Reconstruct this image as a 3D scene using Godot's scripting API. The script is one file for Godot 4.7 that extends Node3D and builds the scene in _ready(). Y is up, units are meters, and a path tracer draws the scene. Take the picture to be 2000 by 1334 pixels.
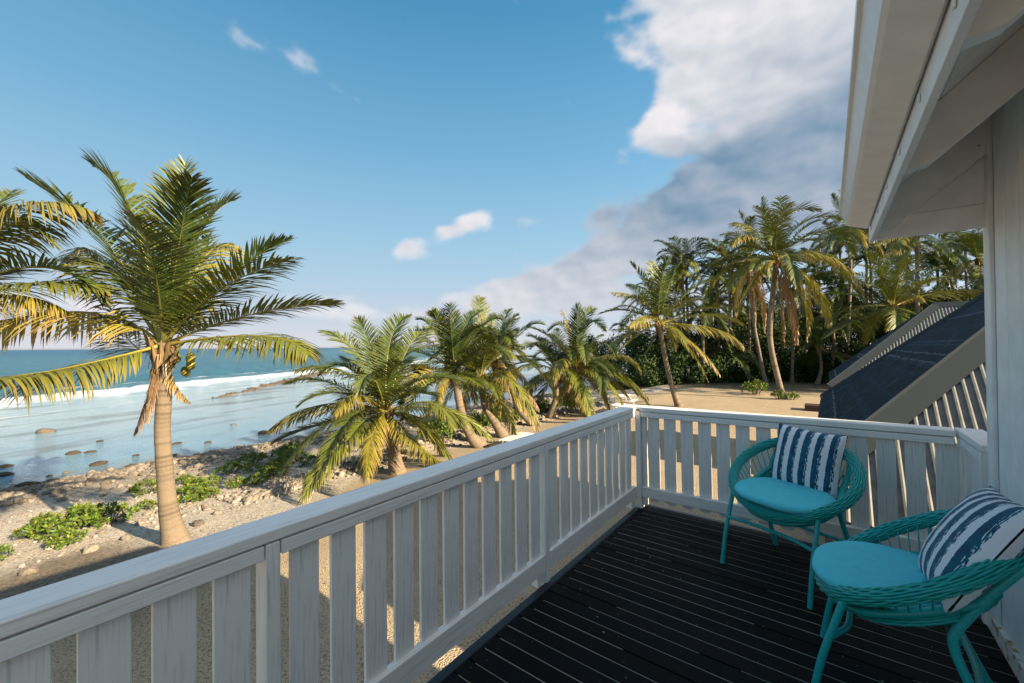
extends Node3D

# ---------------------------------------------------------------- mesh collector
class MB:
	var v := PackedVector3Array()
	var n := PackedVector3Array()
	var c := PackedColorArray()
	var uv := PackedVector2Array()
	var idx := PackedInt32Array()
	var col := Color(1, 1, 1)

	func add(p: Vector3, nn: Vector3, t := Vector2.ZERO) -> int:
		v.append(p)
		n.append(nn)
		c.append(col)
		uv.append(t)
		return v.size() - 1

	# counter-clockwise as seen from outside; stored clockwise
	func tri(a: int, b: int, d: int) -> void:
		idx.append(a)
		idx.append(d)
		idx.append(b)

	func quad(a: Vector3, b: Vector3, d: Vector3, e: Vector3) -> void:
		var nn := (b - a).cross(d - a).normalized()
		if nn.length() < 0.5:
			nn = (d - a).cross(e - a).normalized()
		var i := add(a, nn, Vector2(0, 0))
		add(b, nn, Vector2(1, 0))
		add(d, nn, Vector2(1, 1))
		add(e, nn, Vector2(0, 1))
		tri(i, i + 1, i + 2)
		tri(i, i + 2, i + 3)

	func face3(a: Vector3, b: Vector3, d: Vector3) -> void:
		var nn := (b - a).cross(d - a).normalized()
		var i := add(a, nn)
		add(b, nn)
		add(d, nn)
		tri(i, i + 1, i + 2)

	# a box with rounded edges: 24 corners whose normals are those of the faces
	func box(at: Vector3, size: Vector3, bev := 0.004, b := Basis()) -> void:
		var h := size * 0.5
		bev = minf(bev, minf(h.x, minf(h.y, h.z)) * 0.6)
		var k := [{}, {}, {}]
		for sx in [-1, 1]:
			for sy in [-1, 1]:
				for sz in [-1, 1]:
					var key := Vector3i(sx, sy, sz)
					k[0][key] = add(at + b * Vector3(sx * h.x, sy * (h.y - bev), sz * (h.z - bev)), b * Vector3(sx, 0, 0))
					k[1][key] = add(at + b * Vector3(sx * (h.x - bev), sy * h.y, sz * (h.z - bev)), b * Vector3(0, sy, 0))
					k[2][key] = add(at + b * Vector3(sx * (h.x - bev), sy * (h.y - bev), sz * h.z), b * Vector3(0, 0, sz))
		for ax in 3:
			var u := (ax + 1) % 3
			var w := (ax + 2) % 3
			for s in [-1, 1]:
				var q := []
				for pq in [[-1, -1], [1, -1], [1, 1], [-1, 1]]:
					var key := Vector3i()
					key[ax] = s
					key[u] = pq[0]
					key[w] = pq[1]
					q.append(k[ax][key])
				poly(q, s < 0)
			for su in [-1, 1]:
				for sw in [-1, 1]:
					var ka := Vector3i()
					ka[ax] = -1
					ka[u] = su
					ka[w] = sw
					var kb := ka
					kb[ax] = 1
					poly([k[u][ka], k[u][kb], k[w][kb], k[w][ka]], su * sw > 0)
		for sx in [-1, 1]:
			for sy in [-1, 1]:
				for sz in [-1, 1]:
					var key := Vector3i(sx, sy, sz)
					if sx * sy * sz > 0:
						tri(k[0][key], k[1][key], k[2][key])
					else:
						tri(k[0][key], k[2][key], k[1][key])

	func poly(q: Array, flip: bool) -> void:
		if flip:
			tri(q[0], q[2], q[1])
			tri(q[0], q[3], q[2])
		else:
			tri(q[0], q[1], q[2])
			tri(q[0], q[2], q[3])

	func bar(a: Vector3, b: Vector3, w: float, t: float, up := Vector3.UP, bev := 0.003) -> void:
		var z := (b - a).normalized()
		var x := up.cross(z).normalized()
		var y := z.cross(x)
		box((a + b) * 0.5, Vector3(w, t, a.distance_to(b)), bev, Basis(x, y, z))

	# round tube along points; radius may be one number per point
	func tube(p: PackedVector3Array, r: Array, sides := 8, closed := false, caps := true) -> void:
		var m := p.size()
		var t0 := (p[1] - p[0]).normalized()
		var x := t0.cross(Vector3.UP)
		if x.length() < 0.1:
			x = t0.cross(Vector3.RIGHT)
		x = x.normalized()
		var first := v.size()
		for i in m:
			var a := p[(i - 1 + m) % m] if closed else p[maxi(i - 1, 0)]
			var b := p[(i + 1) % m] if closed else p[mini(i + 1, m - 1)]
			var t := (b - a).normalized()
			x = (x - t * x.dot(t)).normalized()
			var y := t.cross(x)
			var rad: float = r[i] if r.size() > 1 else r[0]
			for k in sides:
				var ang := TAU * k / sides
				var d := x * cos(ang) + y * sin(ang)
				add(p[i] + d * rad, d, Vector2(float(k) / sides, float(i)))
		for i in (m if closed else m - 1):
			for k in sides:
				var a := first + i * sides + k
				var b := first + i * sides + (k + 1) % sides
				var e := first + ((i + 1) % m) * sides + (k + 1) % sides
				var f := first + ((i + 1) % m) * sides + k
				tri(a, b, e)
				tri(a, e, f)
		if caps and not closed:
			for q in [0, m - 1]:
				var t := (p[1] - p[0]).normalized() * -1.0 if q == 0 else (p[m - 1] - p[m - 2]).normalized()
				var o := add(p[q], t)
				for k in sides:
					var a: int = first + q * sides + k
					var b: int = first + q * sides + (k + 1) % sides
					if q == 0:
						tri(o, b, a)
					else:
						tri(o, a, b)

	# smooth sheet from rows of points (rows x columns)
	func sheet(rows: Array, wrap := false) -> void:
		var h := rows.size()
		var w: int = rows[0].size()
		var first := v.size()
		for i in h:
			for j in w:
				var du: Vector3 = rows[i][(j + 1) % w if wrap else mini(j + 1, w - 1)] - rows[i][(j - 1 + w) % w if wrap else maxi(j - 1, 0)]
				var dv: Vector3 = rows[mini(i + 1, h - 1)][j] - rows[maxi(i - 1, 0)][j]
				var nn := du.cross(dv).normalized()
				add(rows[i][j], nn if nn.length() > 0.5 else Vector3.UP, Vector2(float(j) / maxi(w - 1, 1), float(i) / maxi(h - 1, 1)))
		for i in h - 1:
			for j in (w if wrap else w - 1):
				var a := first + i * w + j
				var b := first + i * w + (j + 1) % w
				var e := first + (i + 1) * w + (j + 1) % w
				var f := first + (i + 1) * w + j
				tri(a, b, e)
				tri(a, e, f)

	func mesh() -> ArrayMesh:
		var a := []
		a.resize(Mesh.ARRAY_MAX)
		a[Mesh.ARRAY_VERTEX] = v
		a[Mesh.ARRAY_NORMAL] = n
		a[Mesh.ARRAY_COLOR] = c
		a[Mesh.ARRAY_TEX_UV] = uv
		a[Mesh.ARRAY_INDEX] = idx
		var m := ArrayMesh.new()
		m.add_surface_from_arrays(Mesh.PRIMITIVE_TRIANGLES, a)
		return m


var M := {}
var rng := RandomNumberGenerator.new()
var nz := FastNoiseLite.new()
var nz2 := FastNoiseLite.new()

const SEA := -4.2


func V(x: float, y: float, z: float) -> Vector3:
	return Vector3(x, y, z)


func lin(r: float, g: float, b: float) -> Color:
	return Color(r, g, b).linear_to_srgb()


# ---------------------------------------------------------------- nodes
func base(called: String, at := Vector3.ZERO, turn := 0.0) -> Node3D:
	var o := Node3D.new()
	o.name = called
	o.position = at
	o.rotation.y = turn
	add_child(o, true)
	return o


func tag(o: Node, label: String, category: String, group := "") -> Node:
	o.set_meta("label", label)
	o.set_meta("category", category)
	if group:
		o.set_meta("group", group)
	return o


func struct(o: Node) -> Node:
	o.set_meta("kind", "structure")
	return o


func inst(called: String, mesh: Mesh, mat: Material, parent: Node = self) -> MeshInstance3D:
	var o := MeshInstance3D.new()
	o.name = called
	o.mesh = mesh
	if mat:
		o.material_override = mat
	parent.add_child(o, true)
	return o


func put(called: String, mb: MB, mat: Material, parent: Node = self) -> MeshInstance3D:
	return inst(called, mb.mesh(), mat, parent)


func boxpart(called: String, at: Vector3, size: Vector3, mat: Material, parent: Node, bev := 0.004, b := Basis()) -> MeshInstance3D:
	var mb := MB.new()
	mb.box(Vector3.ZERO, size, bev)
	var o := put(called, mb, mat, parent)
	o.transform = Transform3D(b, at)
	return o


# ---------------------------------------------------------------- materials
func noise_tex(freq: float, kind: int, oct: int, ramp: Array, seed_ := 1, size := 512, warp := 0.0) -> NoiseTexture2D:
	var f := FastNoiseLite.new()
	f.seed = seed_
	f.noise_type = kind
	f.frequency = freq
	f.fractal_octaves = oct
	if kind == FastNoiseLite.TYPE_CELLULAR:
		f.cellular_return_type = FastNoiseLite.RETURN_DISTANCE2_DIV if oct == 1 else FastNoiseLite.RETURN_CELL_VALUE
		f.fractal_type = FastNoiseLite.FRACTAL_NONE
	if warp > 0.0:
		f.domain_warp_enabled = true
		f.domain_warp_amplitude = warp
	var t := NoiseTexture2D.new()
	t.width = size
	t.height = size
	t.seamless = true
	t.noise = f
	if ramp.size():
		var g := Gradient.new()
		var off := PackedFloat32Array()
		var cl := PackedColorArray()
		for i in ramp.size():
			off.append(ramp[i][0])
			cl.append(ramp[i][1])
		g.offsets = off
		g.colors = cl
		t.color_ramp = g
	return t


func mat(called: String, col: Color, rough: float, tex: Texture2D = null, scale := Vector3.ONE, bump: Texture2D = null, bump_cm := 0.0, world := false) -> StandardMaterial3D:
	var m := StandardMaterial3D.new()
	m.resource_name = called
	m.albedo_color = col
	m.roughness = rough
	m.cull_mode = BaseMaterial3D.CULL_DISABLED
	if tex or bump:
		m.uv1_triplanar = true
		m.uv1_world_triplanar = world
		m.uv1_scale = scale
	if tex:
		m.albedo_texture = tex
	if bump:
		m.heightmap_enabled = true
		m.heightmap_texture = bump
		m.heightmap_scale = bump_cm
	M[called] = m
	return m


func grey(a: float) -> Color:
	return Color(a, a, a)


func make_materials() -> void:
	var S := FastNoiseLite.TYPE_SIMPLEX_SMOOTH
	var CE := FastNoiseLite.TYPE_CELLULAR
	var grain := noise_tex(0.05, S, 5, [[0.0, grey(0.70)], [0.24, grey(0.90)], [0.42, grey(0.98)], [1.0, grey(1.0)]], 3)
	var grain_h := noise_tex(0.09, S, 4, [], 4)
	var soft := noise_tex(0.012, S, 4, [[0.0, grey(0.93)], [1.0, grey(1.0)]], 5)
	var fine := noise_tex(0.12, S, 3, [], 6)
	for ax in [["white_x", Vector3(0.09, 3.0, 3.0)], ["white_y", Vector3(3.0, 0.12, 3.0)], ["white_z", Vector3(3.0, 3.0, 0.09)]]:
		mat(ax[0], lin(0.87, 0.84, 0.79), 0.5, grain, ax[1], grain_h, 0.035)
	mat("wall", lin(0.88, 0.87, 0.85), 0.55, soft, Vector3(0.7, 0.7, 0.7), fine, 0.03)
	mat("eave", lin(0.89, 0.895, 0.90), 0.5, soft, Vector3(0.9, 0.9, 0.9), fine, 0.02)
	mat("gutter", lin(0.87, 0.875, 0.88), 0.35, soft, Vector3(1.5, 1.5, 1.5))
	var rust_tex := noise_tex(0.02, S, 4, [[0.0, Color(0.62, 0.35, 0.12)], [0.3, Color(0.8, 0.62, 0.4)], [0.42, Color(0.97, 0.95, 0.92)], [1.0, Color(1, 1, 1)]], 8)
	mat("skirting", lin(0.80, 0.77, 0.72), 0.55, rust_tex, Vector3(1.2, 1.2, 1.2), fine, 0.03)
	mat("rust", lin(0.55, 0.24, 0.03), 0.8)
	# deck: near-black stained boards with fine reeding
	var reed := Image.create_empty(64, 64, false, Image.FORMAT_RGB8)
	for y in 64:
		var h := 0.5 + 0.5 * sin(TAU * y / 64.0 * 4.0)
		for x in 64:
			reed.set_pixel(x, y, grey(h))
	var reed_t := ImageTexture.create_from_image(reed)
	var deck_t := noise_tex(0.03, S, 5, [[0.0, Color(0.05, 0.065, 0.07)], [0.45, Color(0.085, 0.105, 0.11)], [0.62, Color(0.09, 0.14, 0.155)], [0.80, Color(0.14, 0.18, 0.19)], [0.86, Color(0.42, 0.42, 0.40)], [1.0, Color(0.6, 0.6, 0.57)]], 9, 1024)
	var dm := mat("deck", lin(0.12, 0.15, 0.18), 0.5, deck_t, Vector3(0.5, 1.0, 1.0), reed_t, 0.12)
	dm.uv1_scale = Vector3(0.9, 1.0, 40.0)
	dm.metallic_specular = 0.22
	dm.uv1_triplanar = true
	dm.albedo_texture = noise_tex(0.02, S, 5, [[0.0, Color(0.10, 0.12, 0.125)], [0.5, Color(0.125, 0.15, 0.16)], [0.75, Color(0.12, 0.18, 0.2)], [1.0, Color(0.2, 0.24, 0.25)]], 9)
	mat("deck_edge", lin(0.004, 0.011, 0.020), 0.45, null, Vector3.ONE, fine, 0.04)
	M["deck_edge"].uv1_scale = Vector3(6, 6, 6)
	mat("grit", lin(0.30, 0.28, 0.23), 0.9)
	# wicker and cloth
	mat("wicker", lin(0.006, 0.34, 0.30), 0.36)
	mat("frame_paint", lin(0.012, 0.44, 0.42), 0.38, noise_tex(0.03, S, 4, [[0.0, grey(0.8)], [0.7, grey(1.0)], [1.0, grey(1.0)]], 11), Vector3(4, 4, 4))
	var weave := noise_tex(0.25, S, 2, [], 12)
	mat("pad", lin(0.09, 0.60, 0.68), 0.85, noise_tex(0.015, S, 4, [[0.0, grey(0.95)], [0.75, grey(1.0)], [1.0, Color(0.98, 1.0, 1.0)]], 13), Vector3(2, 2, 2), weave, 0.05)
	M["pad"].rim_enabled = true
	M["pad"].rim = 0.25
	M["pad"].rim_tint = 0.8
	# roofs
	var streak := noise_tex(0.02, S, 5, [[0.0, grey(0.75)], [0.55, grey(0.95)], [0.75, grey(1.0)], [1.0, Color(1.25, 1.25, 1.25)]], 14)
	mat("iron", lin(0.17, 0.172, 0.165), 0.42, streak, Vector3(0.8, 0.8, 0.8))
	M["iron"].metallic_specular = 0.3
	mat("iron_blue", lin(0.33, 0.42, 0.49), 0.42, noise_tex(0.03, S, 5, [[0.0, grey(0.16)], [0.5, Color(0.22, 0.25, 0.28)], [0.66, Color(0.26, 0.31, 0.35)], [0.74, Color(0.5, 0.56, 0.6)], [0.9, Color(0.9, 0.92, 0.95)]], 15), Vector3(0.16, 0.5, 3.0))
	M["iron_blue"].metallic_specular = 0.35
	mat("flashing", lin(0.058, 0.068, 0.076), 0.8, noise_tex(0.3, S, 2, [[0.0, grey(0.7)], [0.6, grey(0.92)], [0.8, grey(1.0)], [1.0, grey(1.0)]], 16), Vector3(2, 2, 2))
	M["flashing"].metallic_specular = 0.12
	mat("screw", lin(0.22, 0.23, 0.24), 0.5)
	mat("brown_wood", lin(0.05, 0.022, 0.014), 0.6, grain, Vector3(1, 3, 3))
	mat("cream_wall", lin(0.45, 0.42, 0.36), 0.7, soft, Vector3(0.6, 0.6, 0.6))
	mat("plastic", lin(0.78, 0.77, 0.75), 0.4)
	# plants
	var leaf := mat("frond", Color(1, 1, 1), 0.42)
	leaf.vertex_color_use_as_albedo = true
	leaf.backlight_enabled = true
	leaf.backlight = lin(0.26, 0.27, 0.07)
	var lf := mat("leaf", Color(1, 1, 1), 0.55)
	lf.metallic_specular = 0.35
	lf.vertex_color_use_as_albedo = true
	lf.backlight_enabled = true
	lf.backlight = lin(0.2, 0.25, 0.06)
	mat("trunk", lin(1, 1, 1), 0.85, noise_tex(0.04, S, 5, [[0.0, grey(0.6)], [0.5, grey(0.9)], [1.0, grey(1.0)]], 17), Vector3(3, 1.2, 3), noise_tex(0.06, S, 5, [], 18), 1.2)
	M["trunk"].vertex_color_use_as_albedo = true
	mat("bark", lin(0.10, 0.08, 0.06), 0.9)
	mat("coconut", lin(0.24, 0.22, 0.03), 0.4, soft, Vector3(4, 4, 4))
	# ground and stones
	var sand_c := noise_tex(0.045, S, 5, [[0.0, grey(0.35)], [0.22, grey(0.62)], [0.34, grey(0.86)], [0.6, grey(0.95)], [1.0, grey(1.0)]], 19, 1024)
	var sand_h := noise_tex(0.06, S, 5, [], 20, 1024)
	mat("sand", lin(1, 1, 1), 0.95, sand_c, Vector3(0.42, 0.42, 0.42), sand_h, 3.0, true)
	M["sand"].vertex_color_use_as_albedo = true
	var grav_c := noise_tex(0.09, CE, 2, [[0.0, grey(0.62)], [0.3, grey(0.82)], [0.6, grey(0.94)], [1.0, grey(1.0)]], 21, 1024)
	var grav_h := noise_tex(0.09, CE, 1, [[0.0, grey(0.0)], [0.35, grey(0.55)], [1.0, grey(1.0)]], 21, 1024)
	mat("gravel", lin(1, 1, 1), 0.95, grav_c, Vector3(0.28, 0.28, 0.28), grav_h, 2.2, true)
	M["gravel"].vertex_color_use_as_albedo = true
	mat("stone", lin(1, 1, 1), 0.9, noise_tex(0.02, S, 5, [[0.0, grey(0.5)], [0.45, grey(0.85)], [1.0, grey(1.0)]], 23), Vector3(1.6, 1.6, 1.6), fine, 1.0, true)
	M["stone"].vertex_color_use_as_albedo = true
	# water
	var w := mat("water", Color(1, 1, 1), 0.07)
	w.vertex_color_use_as_albedo = true
	w.uv1_triplanar = true
	w.uv1_world_triplanar = true
	w.uv1_scale = Vector3(0.11, 0.11, 0.22)
	w.metallic_specular = 0.5
	w.heightmap_enabled = true
	w.heightmap_texture = noise_tex(0.03, S, 5, [], 24, 1024, 20.0)
	w.heightmap_scale = 6.0
	var wd: StandardMaterial3D = w.duplicate()
	wd.roughness = 0.30
	wd.metallic_specular = 0.22
	wd.heightmap_scale = 25.0
	wd.uv1_scale = Vector3(0.05, 0.05, 0.11)
	M.water_deep = wd


# ---------------------------------------------------------------- sky
func smooth(a: float, b: float, x: float) -> float:
	var t := clampf((x - a) / (b - a), 0.0, 1.0)
	return t * t * (3.0 - 2.0 * t)


func make_sky(sun_dir: Vector3) -> ImageTexture:
	var W := 2048
	var H := 1024
	var f := FastNoiseLite.new()
	f.seed = 41
	f.noise_type = FastNoiseLite.TYPE_SIMPLEX_SMOOTH
	f.frequency = 1.0
	f.fractal_octaves = 6
	f.fractal_gain = 0.48
	var g := FastNoiseLite.new()
	g.seed = 77
	g.noise_type = FastNoiseLite.TYPE_SIMPLEX_SMOOTH
	g.frequency = 1.0
	g.fractal_octaves = 4
	# azimuth, elevation, half sizes, tilt, strength, shade (0 white .. 1 slate)
	var blobs := [
		[-3.0, 36.0, 12.0, 6.5, 16.0, 1.5, 0.10], [-14.5, 29.2, 7.5, 2.0, 38.0, 0.85, 0.0], [8.0, 42.0, 18.0, 7.0, 0.0, 1.2, 0.15], [2.0, 31.0, 12.0, 3.6, 14.0, 1.1, 0.35],
		[1.0, 21.5, 15.0, 4.6, 12.0, 1.5, 0.92], [-12.0, 19.0, 8.0, 2.6, 16.0, 0.95, 0.85], [9.0, 14.0, 16.0, 6.0, 0.0, 1.2, 0.70], [-9.0, 24.6, 3.0, 0.8, 25.0, 0.45, 0.1], [-15.5, 24.0, 2.0, 1.0, 0.0, 0.35, 0.3],
		[-27.0, 10.5, 12.0, 2.8, 12.0, 0.95, 0.42], [-35.0, 7.5, 9.0, 2.2, 0.0, 0.75, 0.25], [-24.0, 6.0, 14.0, 2.2, 0.0, 0.8, 0.5], [-18.0, 13.5, 9.0, 2.0, 16.0, 0.8, 0.75],
		[-51.3, 12.8, 2.6, 1.7, 10.0, 0.62, 0.1], [-42.5, 17.4, 3.0, 1.3, 25.0, 0.6, 0.1], [-46.0, 15.6, 2.4, 1.0, 10.0, 0.45, 0.2], [-34.8, 17.0, 3.4, 1.0, 0.0, 0.5, 0.3], [-25.0, 16.8, 2.0, 1.2, 0.0, 0.4, 0.7],
		[-74.0, 34.0, 11.0, 2.6, -20.0, 0.22, 0.0], [-84.9, 20.4, 1.6, 0.8, -20.0, 0.30, 0.0], [-77.0, 16.5, 5.0, 0.9, -10.0, 0.30, 0.0], [-62.0, 6.0, 9.0, 1.3, 0.0, 0.4, 0.15], [-50.0, 4.0, 12.0, 1.3, 0.0, 0.45, 0.2], [-85.0, 4.5, 12.0, 1.2, 0.0, 0.35, 0.1],
		[35.0, 28.0, 18.0, 7.0, 5.0, 1.0, 0.5], [70.0, 18.0, 20.0, 5.0, 0.0, 0.9, 0.4], [120.0, 30.0, 16.0, 5.0, -10.0, 0.8, 0.3], [165.0, 14.0, 22.0, 4.0, 0.0, 0.8, 0.4], [-140.0, 22.0, 14.0, 4.0, 10.0, 0.7, 0.3], [-110.0, 8.0, 16.0, 2.0, 0.0, 0.5, 0.2], [60.0, 55.0, 20.0, 8.0, 0.0, 0.8, 0.3],
	]
	var ramp := [[0.0, V(0.52, 0.52, 0.56)], [5.0, V(0.385, 0.465, 0.55)], [10.0, V(0.300, 0.445, 0.56)], [15.0, V(0.235, 0.405, 0.545)], [25.0, V(0.130, 0.310, 0.48)], [39.0, V(0.055, 0.205, 0.365)], [60.0, V(0.034, 0.155, 0.30)], [90.0, V(0.020, 0.110, 0.235)]]
	var hor := V(0.52, 0.52, 0.56)
	var data := PackedFloat32Array()
	data.resize(W * H * 3)
	for y in H:
		var el := (0.5 - (y + 0.5) / H) * 180.0
		var down := el < 0.0
		if down:
			var gc := V(0.25, 0.27, 0.28)
			for x in W:
				var o := (y * W + x) * 3
				data[o] = gc.x
				data[o + 1] = gc.y
				data[o + 2] = gc.z
			continue
		var s: Vector3
		for k in ramp.size() - 1:
			if el >= ramp[k][0] and el <= ramp[k + 1][0]:
				var t: float = (el - ramp[k][0]) / (ramp[k + 1][0] - ramp[k][0])
				s = ramp[k][1].lerp(ramp[k + 1][1], t)
		var near := []
		for b in blobs:
			if absf(el - b[1]) < maxf(b[2] * 0.6, b[3]) * 2.2:
				near.append(b)
		var ce := cos(deg_to_rad(el))
		for x in W:
			var az := (x + 0.5) / W * 360.0
			if az > 180.0:
				az -= 360.0
			var c := s
			var ra := deg_to_rad(az)
			var dir := V(sin(ra) * ce, sin(deg_to_rad(el)), -cos(ra) * ce)
			var q := dir.dot(sun_dir) * 0.5 + 0.5
			c *= 0.9 + 0.55 * q * q * q
			var fld := 0.0
			var shd := 0.0
			for b in near:
				var da := fposmod(az - b[0] + 180.0, 360.0) - 180.0
				da *= ce
				var de: float = el - b[1]
				var t: float = deg_to_rad(b[4])
				var u: float = (da * cos(t) + de * sin(t)) / b[2]
				var w: float = (-da * sin(t) + de * cos(t)) / b[3]
				var r: float = u * u + w * w
				if r < 5.0:
					var e: float = b[5] * exp(-r)
					fld += e
					shd += e * b[6]
			# unseen bright cloud added overhead to brighten the shaded railing
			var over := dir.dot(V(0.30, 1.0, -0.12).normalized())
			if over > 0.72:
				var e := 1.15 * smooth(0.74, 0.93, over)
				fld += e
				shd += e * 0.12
			if fld > 0.03:
				shd /= fld
				var ph := V(az * ce / 15.0, el / 8.5, 0.0)
				if el > 50.0:
					ph = V(dir.x * 3.4 + 30.0, dir.z * 3.4, 0.0)
				var wv := g.get_noise_2d(ph.x * 0.9 + 7.0, ph.y * 0.9)
				var nn := f.get_noise_2d(ph.x + wv * 0.10, ph.y + wv * 0.10)
				var d := smooth(0.22, 0.74, fld + nn * 0.50) * 0.97
				# lit from the side of the sun: compare with the field a little towards it
				var fine := f.get_noise_2d(ph.x * 3.3 + 11.0, ph.y * 3.3)
				d = smooth(0.26, 0.70, fld + nn * 0.52 + fine * 0.20 * (1.0 - smooth(0.6, 1.3, fld))) * 0.97
				var n2 := f.get_noise_2d(ph.x + wv * 0.10 + 0.07, ph.y + wv * 0.10 + 0.09)
				var lit := clampf(0.86 - shd * 0.86 + (nn - n2) * 0.5 * (1.0 - 0.6 * shd) + 0.22 * nn * shd + 0.16 * (1.0 - d), 0.0, 1.0)
				var cl := V(0.115, 0.190, 0.275).lerp(V(0.60, 0.575, 0.585), lit)
				cl = cl.lerp(hor, 0.5 * (1.0 - smooth(0.0, 14.0, el)))
				c = c.lerp(cl, d)
			var o := (y * W + x) * 3
			data[o] = c.x
			data[o + 1] = c.y
			data[o + 2] = c.z
	var im := Image.create_from_data(W, H, false, Image.FORMAT_RGBF, data.to_byte_array())
	return ImageTexture.create_from_image(im)


# ---------------------------------------------------------------- ground
func ground_h(x: float, z: float) -> float:
	var t := clampf((-11.0 - x) / 16.2, 0.0, 1.0)
	var y := -2.6 - 1.6 * t
	if x < -27.2:
		y = SEA - minf((-27.2 - x) * 0.05, 1.2)
	if x > -27.2:
		y += 0.035 * nz.get_noise_2d(x * 0.9, z * 0.9) * smooth(2.0, -6.0, x) + 0.10 * nz.get_noise_2d(x * 0.3, z * 0.3 + 50.0) * smooth(-11.0, -14.0, x)
	# a low bank of stones along the line of palms
	y += 0.22 * exp(-pow((x + 14.6 + 1.2 * nz.get_noise_1d(z * 0.4)) / 1.1, 2.0)) * smooth(-6.0, -9.0, z)
	# the beach ridge above the water
	y += 0.18 * exp(-pow((x + 23.5) / 2.0, 2.0))
	return y


func axis_steps(a: float, b: float, step: float, lo: float, hi: float, grow: float) -> PackedFloat32Array:
	var p := PackedFloat32Array()
	var x := a
	var s := step
	var left := PackedFloat32Array()
	while x > lo:
		s *= grow
		x -= s
		left.append(x)
	left.reverse()
	p.append_array(left)
	x = a
	while x < b:
		p.append(x)
		x += step
	s = step
	while x < hi:
		p.append(x)
		s *= grow
		x += s
	p.append(hi)
	return p


func make_ground() -> Node3D:
	var xs := axis_steps(-32.0, 3.0, 0.3, -900.0, 900.0, 1.22)
	var zs := axis_steps(-46.0, 6.0, 0.3, -900.0, 500.0, 1.22)
	var vv := PackedVector3Array()
	var nn := PackedVector3Array()
	var cc := PackedColorArray()
	var w := xs.size()
	for z in zs:
		for x in xs:
			var h := ground_h(x, z)
			vv.append(V(x, h, z))
			var e := 0.15
			nn.append(V(ground_h(x - e, z) - ground_h(x + e, z), 2 * e, ground_h(x, z - e) - ground_h(x, z + e)).normalized())
			var a := nz.get_noise_2d(x * 1.3, z * 1.3)
			var b := nz2.get_noise_2d(x * 4.0, z * 4.0)
			var sand := Color(0.50, 0.385, 0.25)
			var c := sand * (1.0 + 0.10 * a + 0.06 * b)
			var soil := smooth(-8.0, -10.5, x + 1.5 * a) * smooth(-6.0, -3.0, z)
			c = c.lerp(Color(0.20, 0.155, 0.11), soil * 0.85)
			var edge := lerpf(lerpf(-13.1, -10.9, smooth(-1.5, -3.2, z)), -12.9, smooth(-6.0, -9.0, z))
			var coral := smooth(edge + 0.6, edge - 0.6, x + 0.9 * a)
			c = c.lerp(Color(0.62, 0.535, 0.43) * (1.0 + 0.12 * b), coral)
			var cob := smooth(-18.5, -21.5, x + 2.5 * a)
			c = c.lerp(Color(0.40, 0.34, 0.265) * (1.0 + 0.3 * b), cob)
			if x < -27.0:
				c = Color(0.12, 0.11, 0.09)
			# needles and leaf litter under the grove
			var lit := smooth(-41.0, -47.0, z + 3.0 * a)
			c = c.lerp(Color(0.10, 0.075, 0.045), lit * 0.85)
			cc.append(c)
	var i_sand := PackedInt32Array()
	var i_grav := PackedInt32Array()
	for j in zs.size() - 1:
		for i in w - 1:
			var a := j * w + i
			var q := [a, a + 1, a + w + 1, a + w]
			var x := vv[a].x + 0.9 * nz.get_noise_2d(vv[a].x * 1.3, vv[a].z * 1.3)
			var t := i_grav if x < lerpf(-10.8, -12.9, smooth(-6.0, -9.0, vv[a].z)) else i_sand
			t.append_array([q[0], q[1], q[2], q[0], q[2], q[3]])
	var mesh := ArrayMesh.new()
	for t in [i_sand, i_grav]:
		var arr := []
		arr.resize(Mesh.ARRAY_MAX)
		arr[Mesh.ARRAY_VERTEX] = vv
		arr[Mesh.ARRAY_NORMAL] = nn
		arr[Mesh.ARRAY_COLOR] = cc
		arr[Mesh.ARRAY_INDEX] = t
		mesh.add_surface_from_arrays(Mesh.PRIMITIVE_TRIANGLES, arr)
	mesh.surface_set_material(0, M.sand)
	mesh.surface_set_material(1, M.gravel)
	return struct(inst("ground", mesh, null))


func breaker_x(z: float) -> float:
	return -68.8 + 0.57 * z if z > -120.0 else -137.2 + 0.9 * (z + 120.0)


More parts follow.
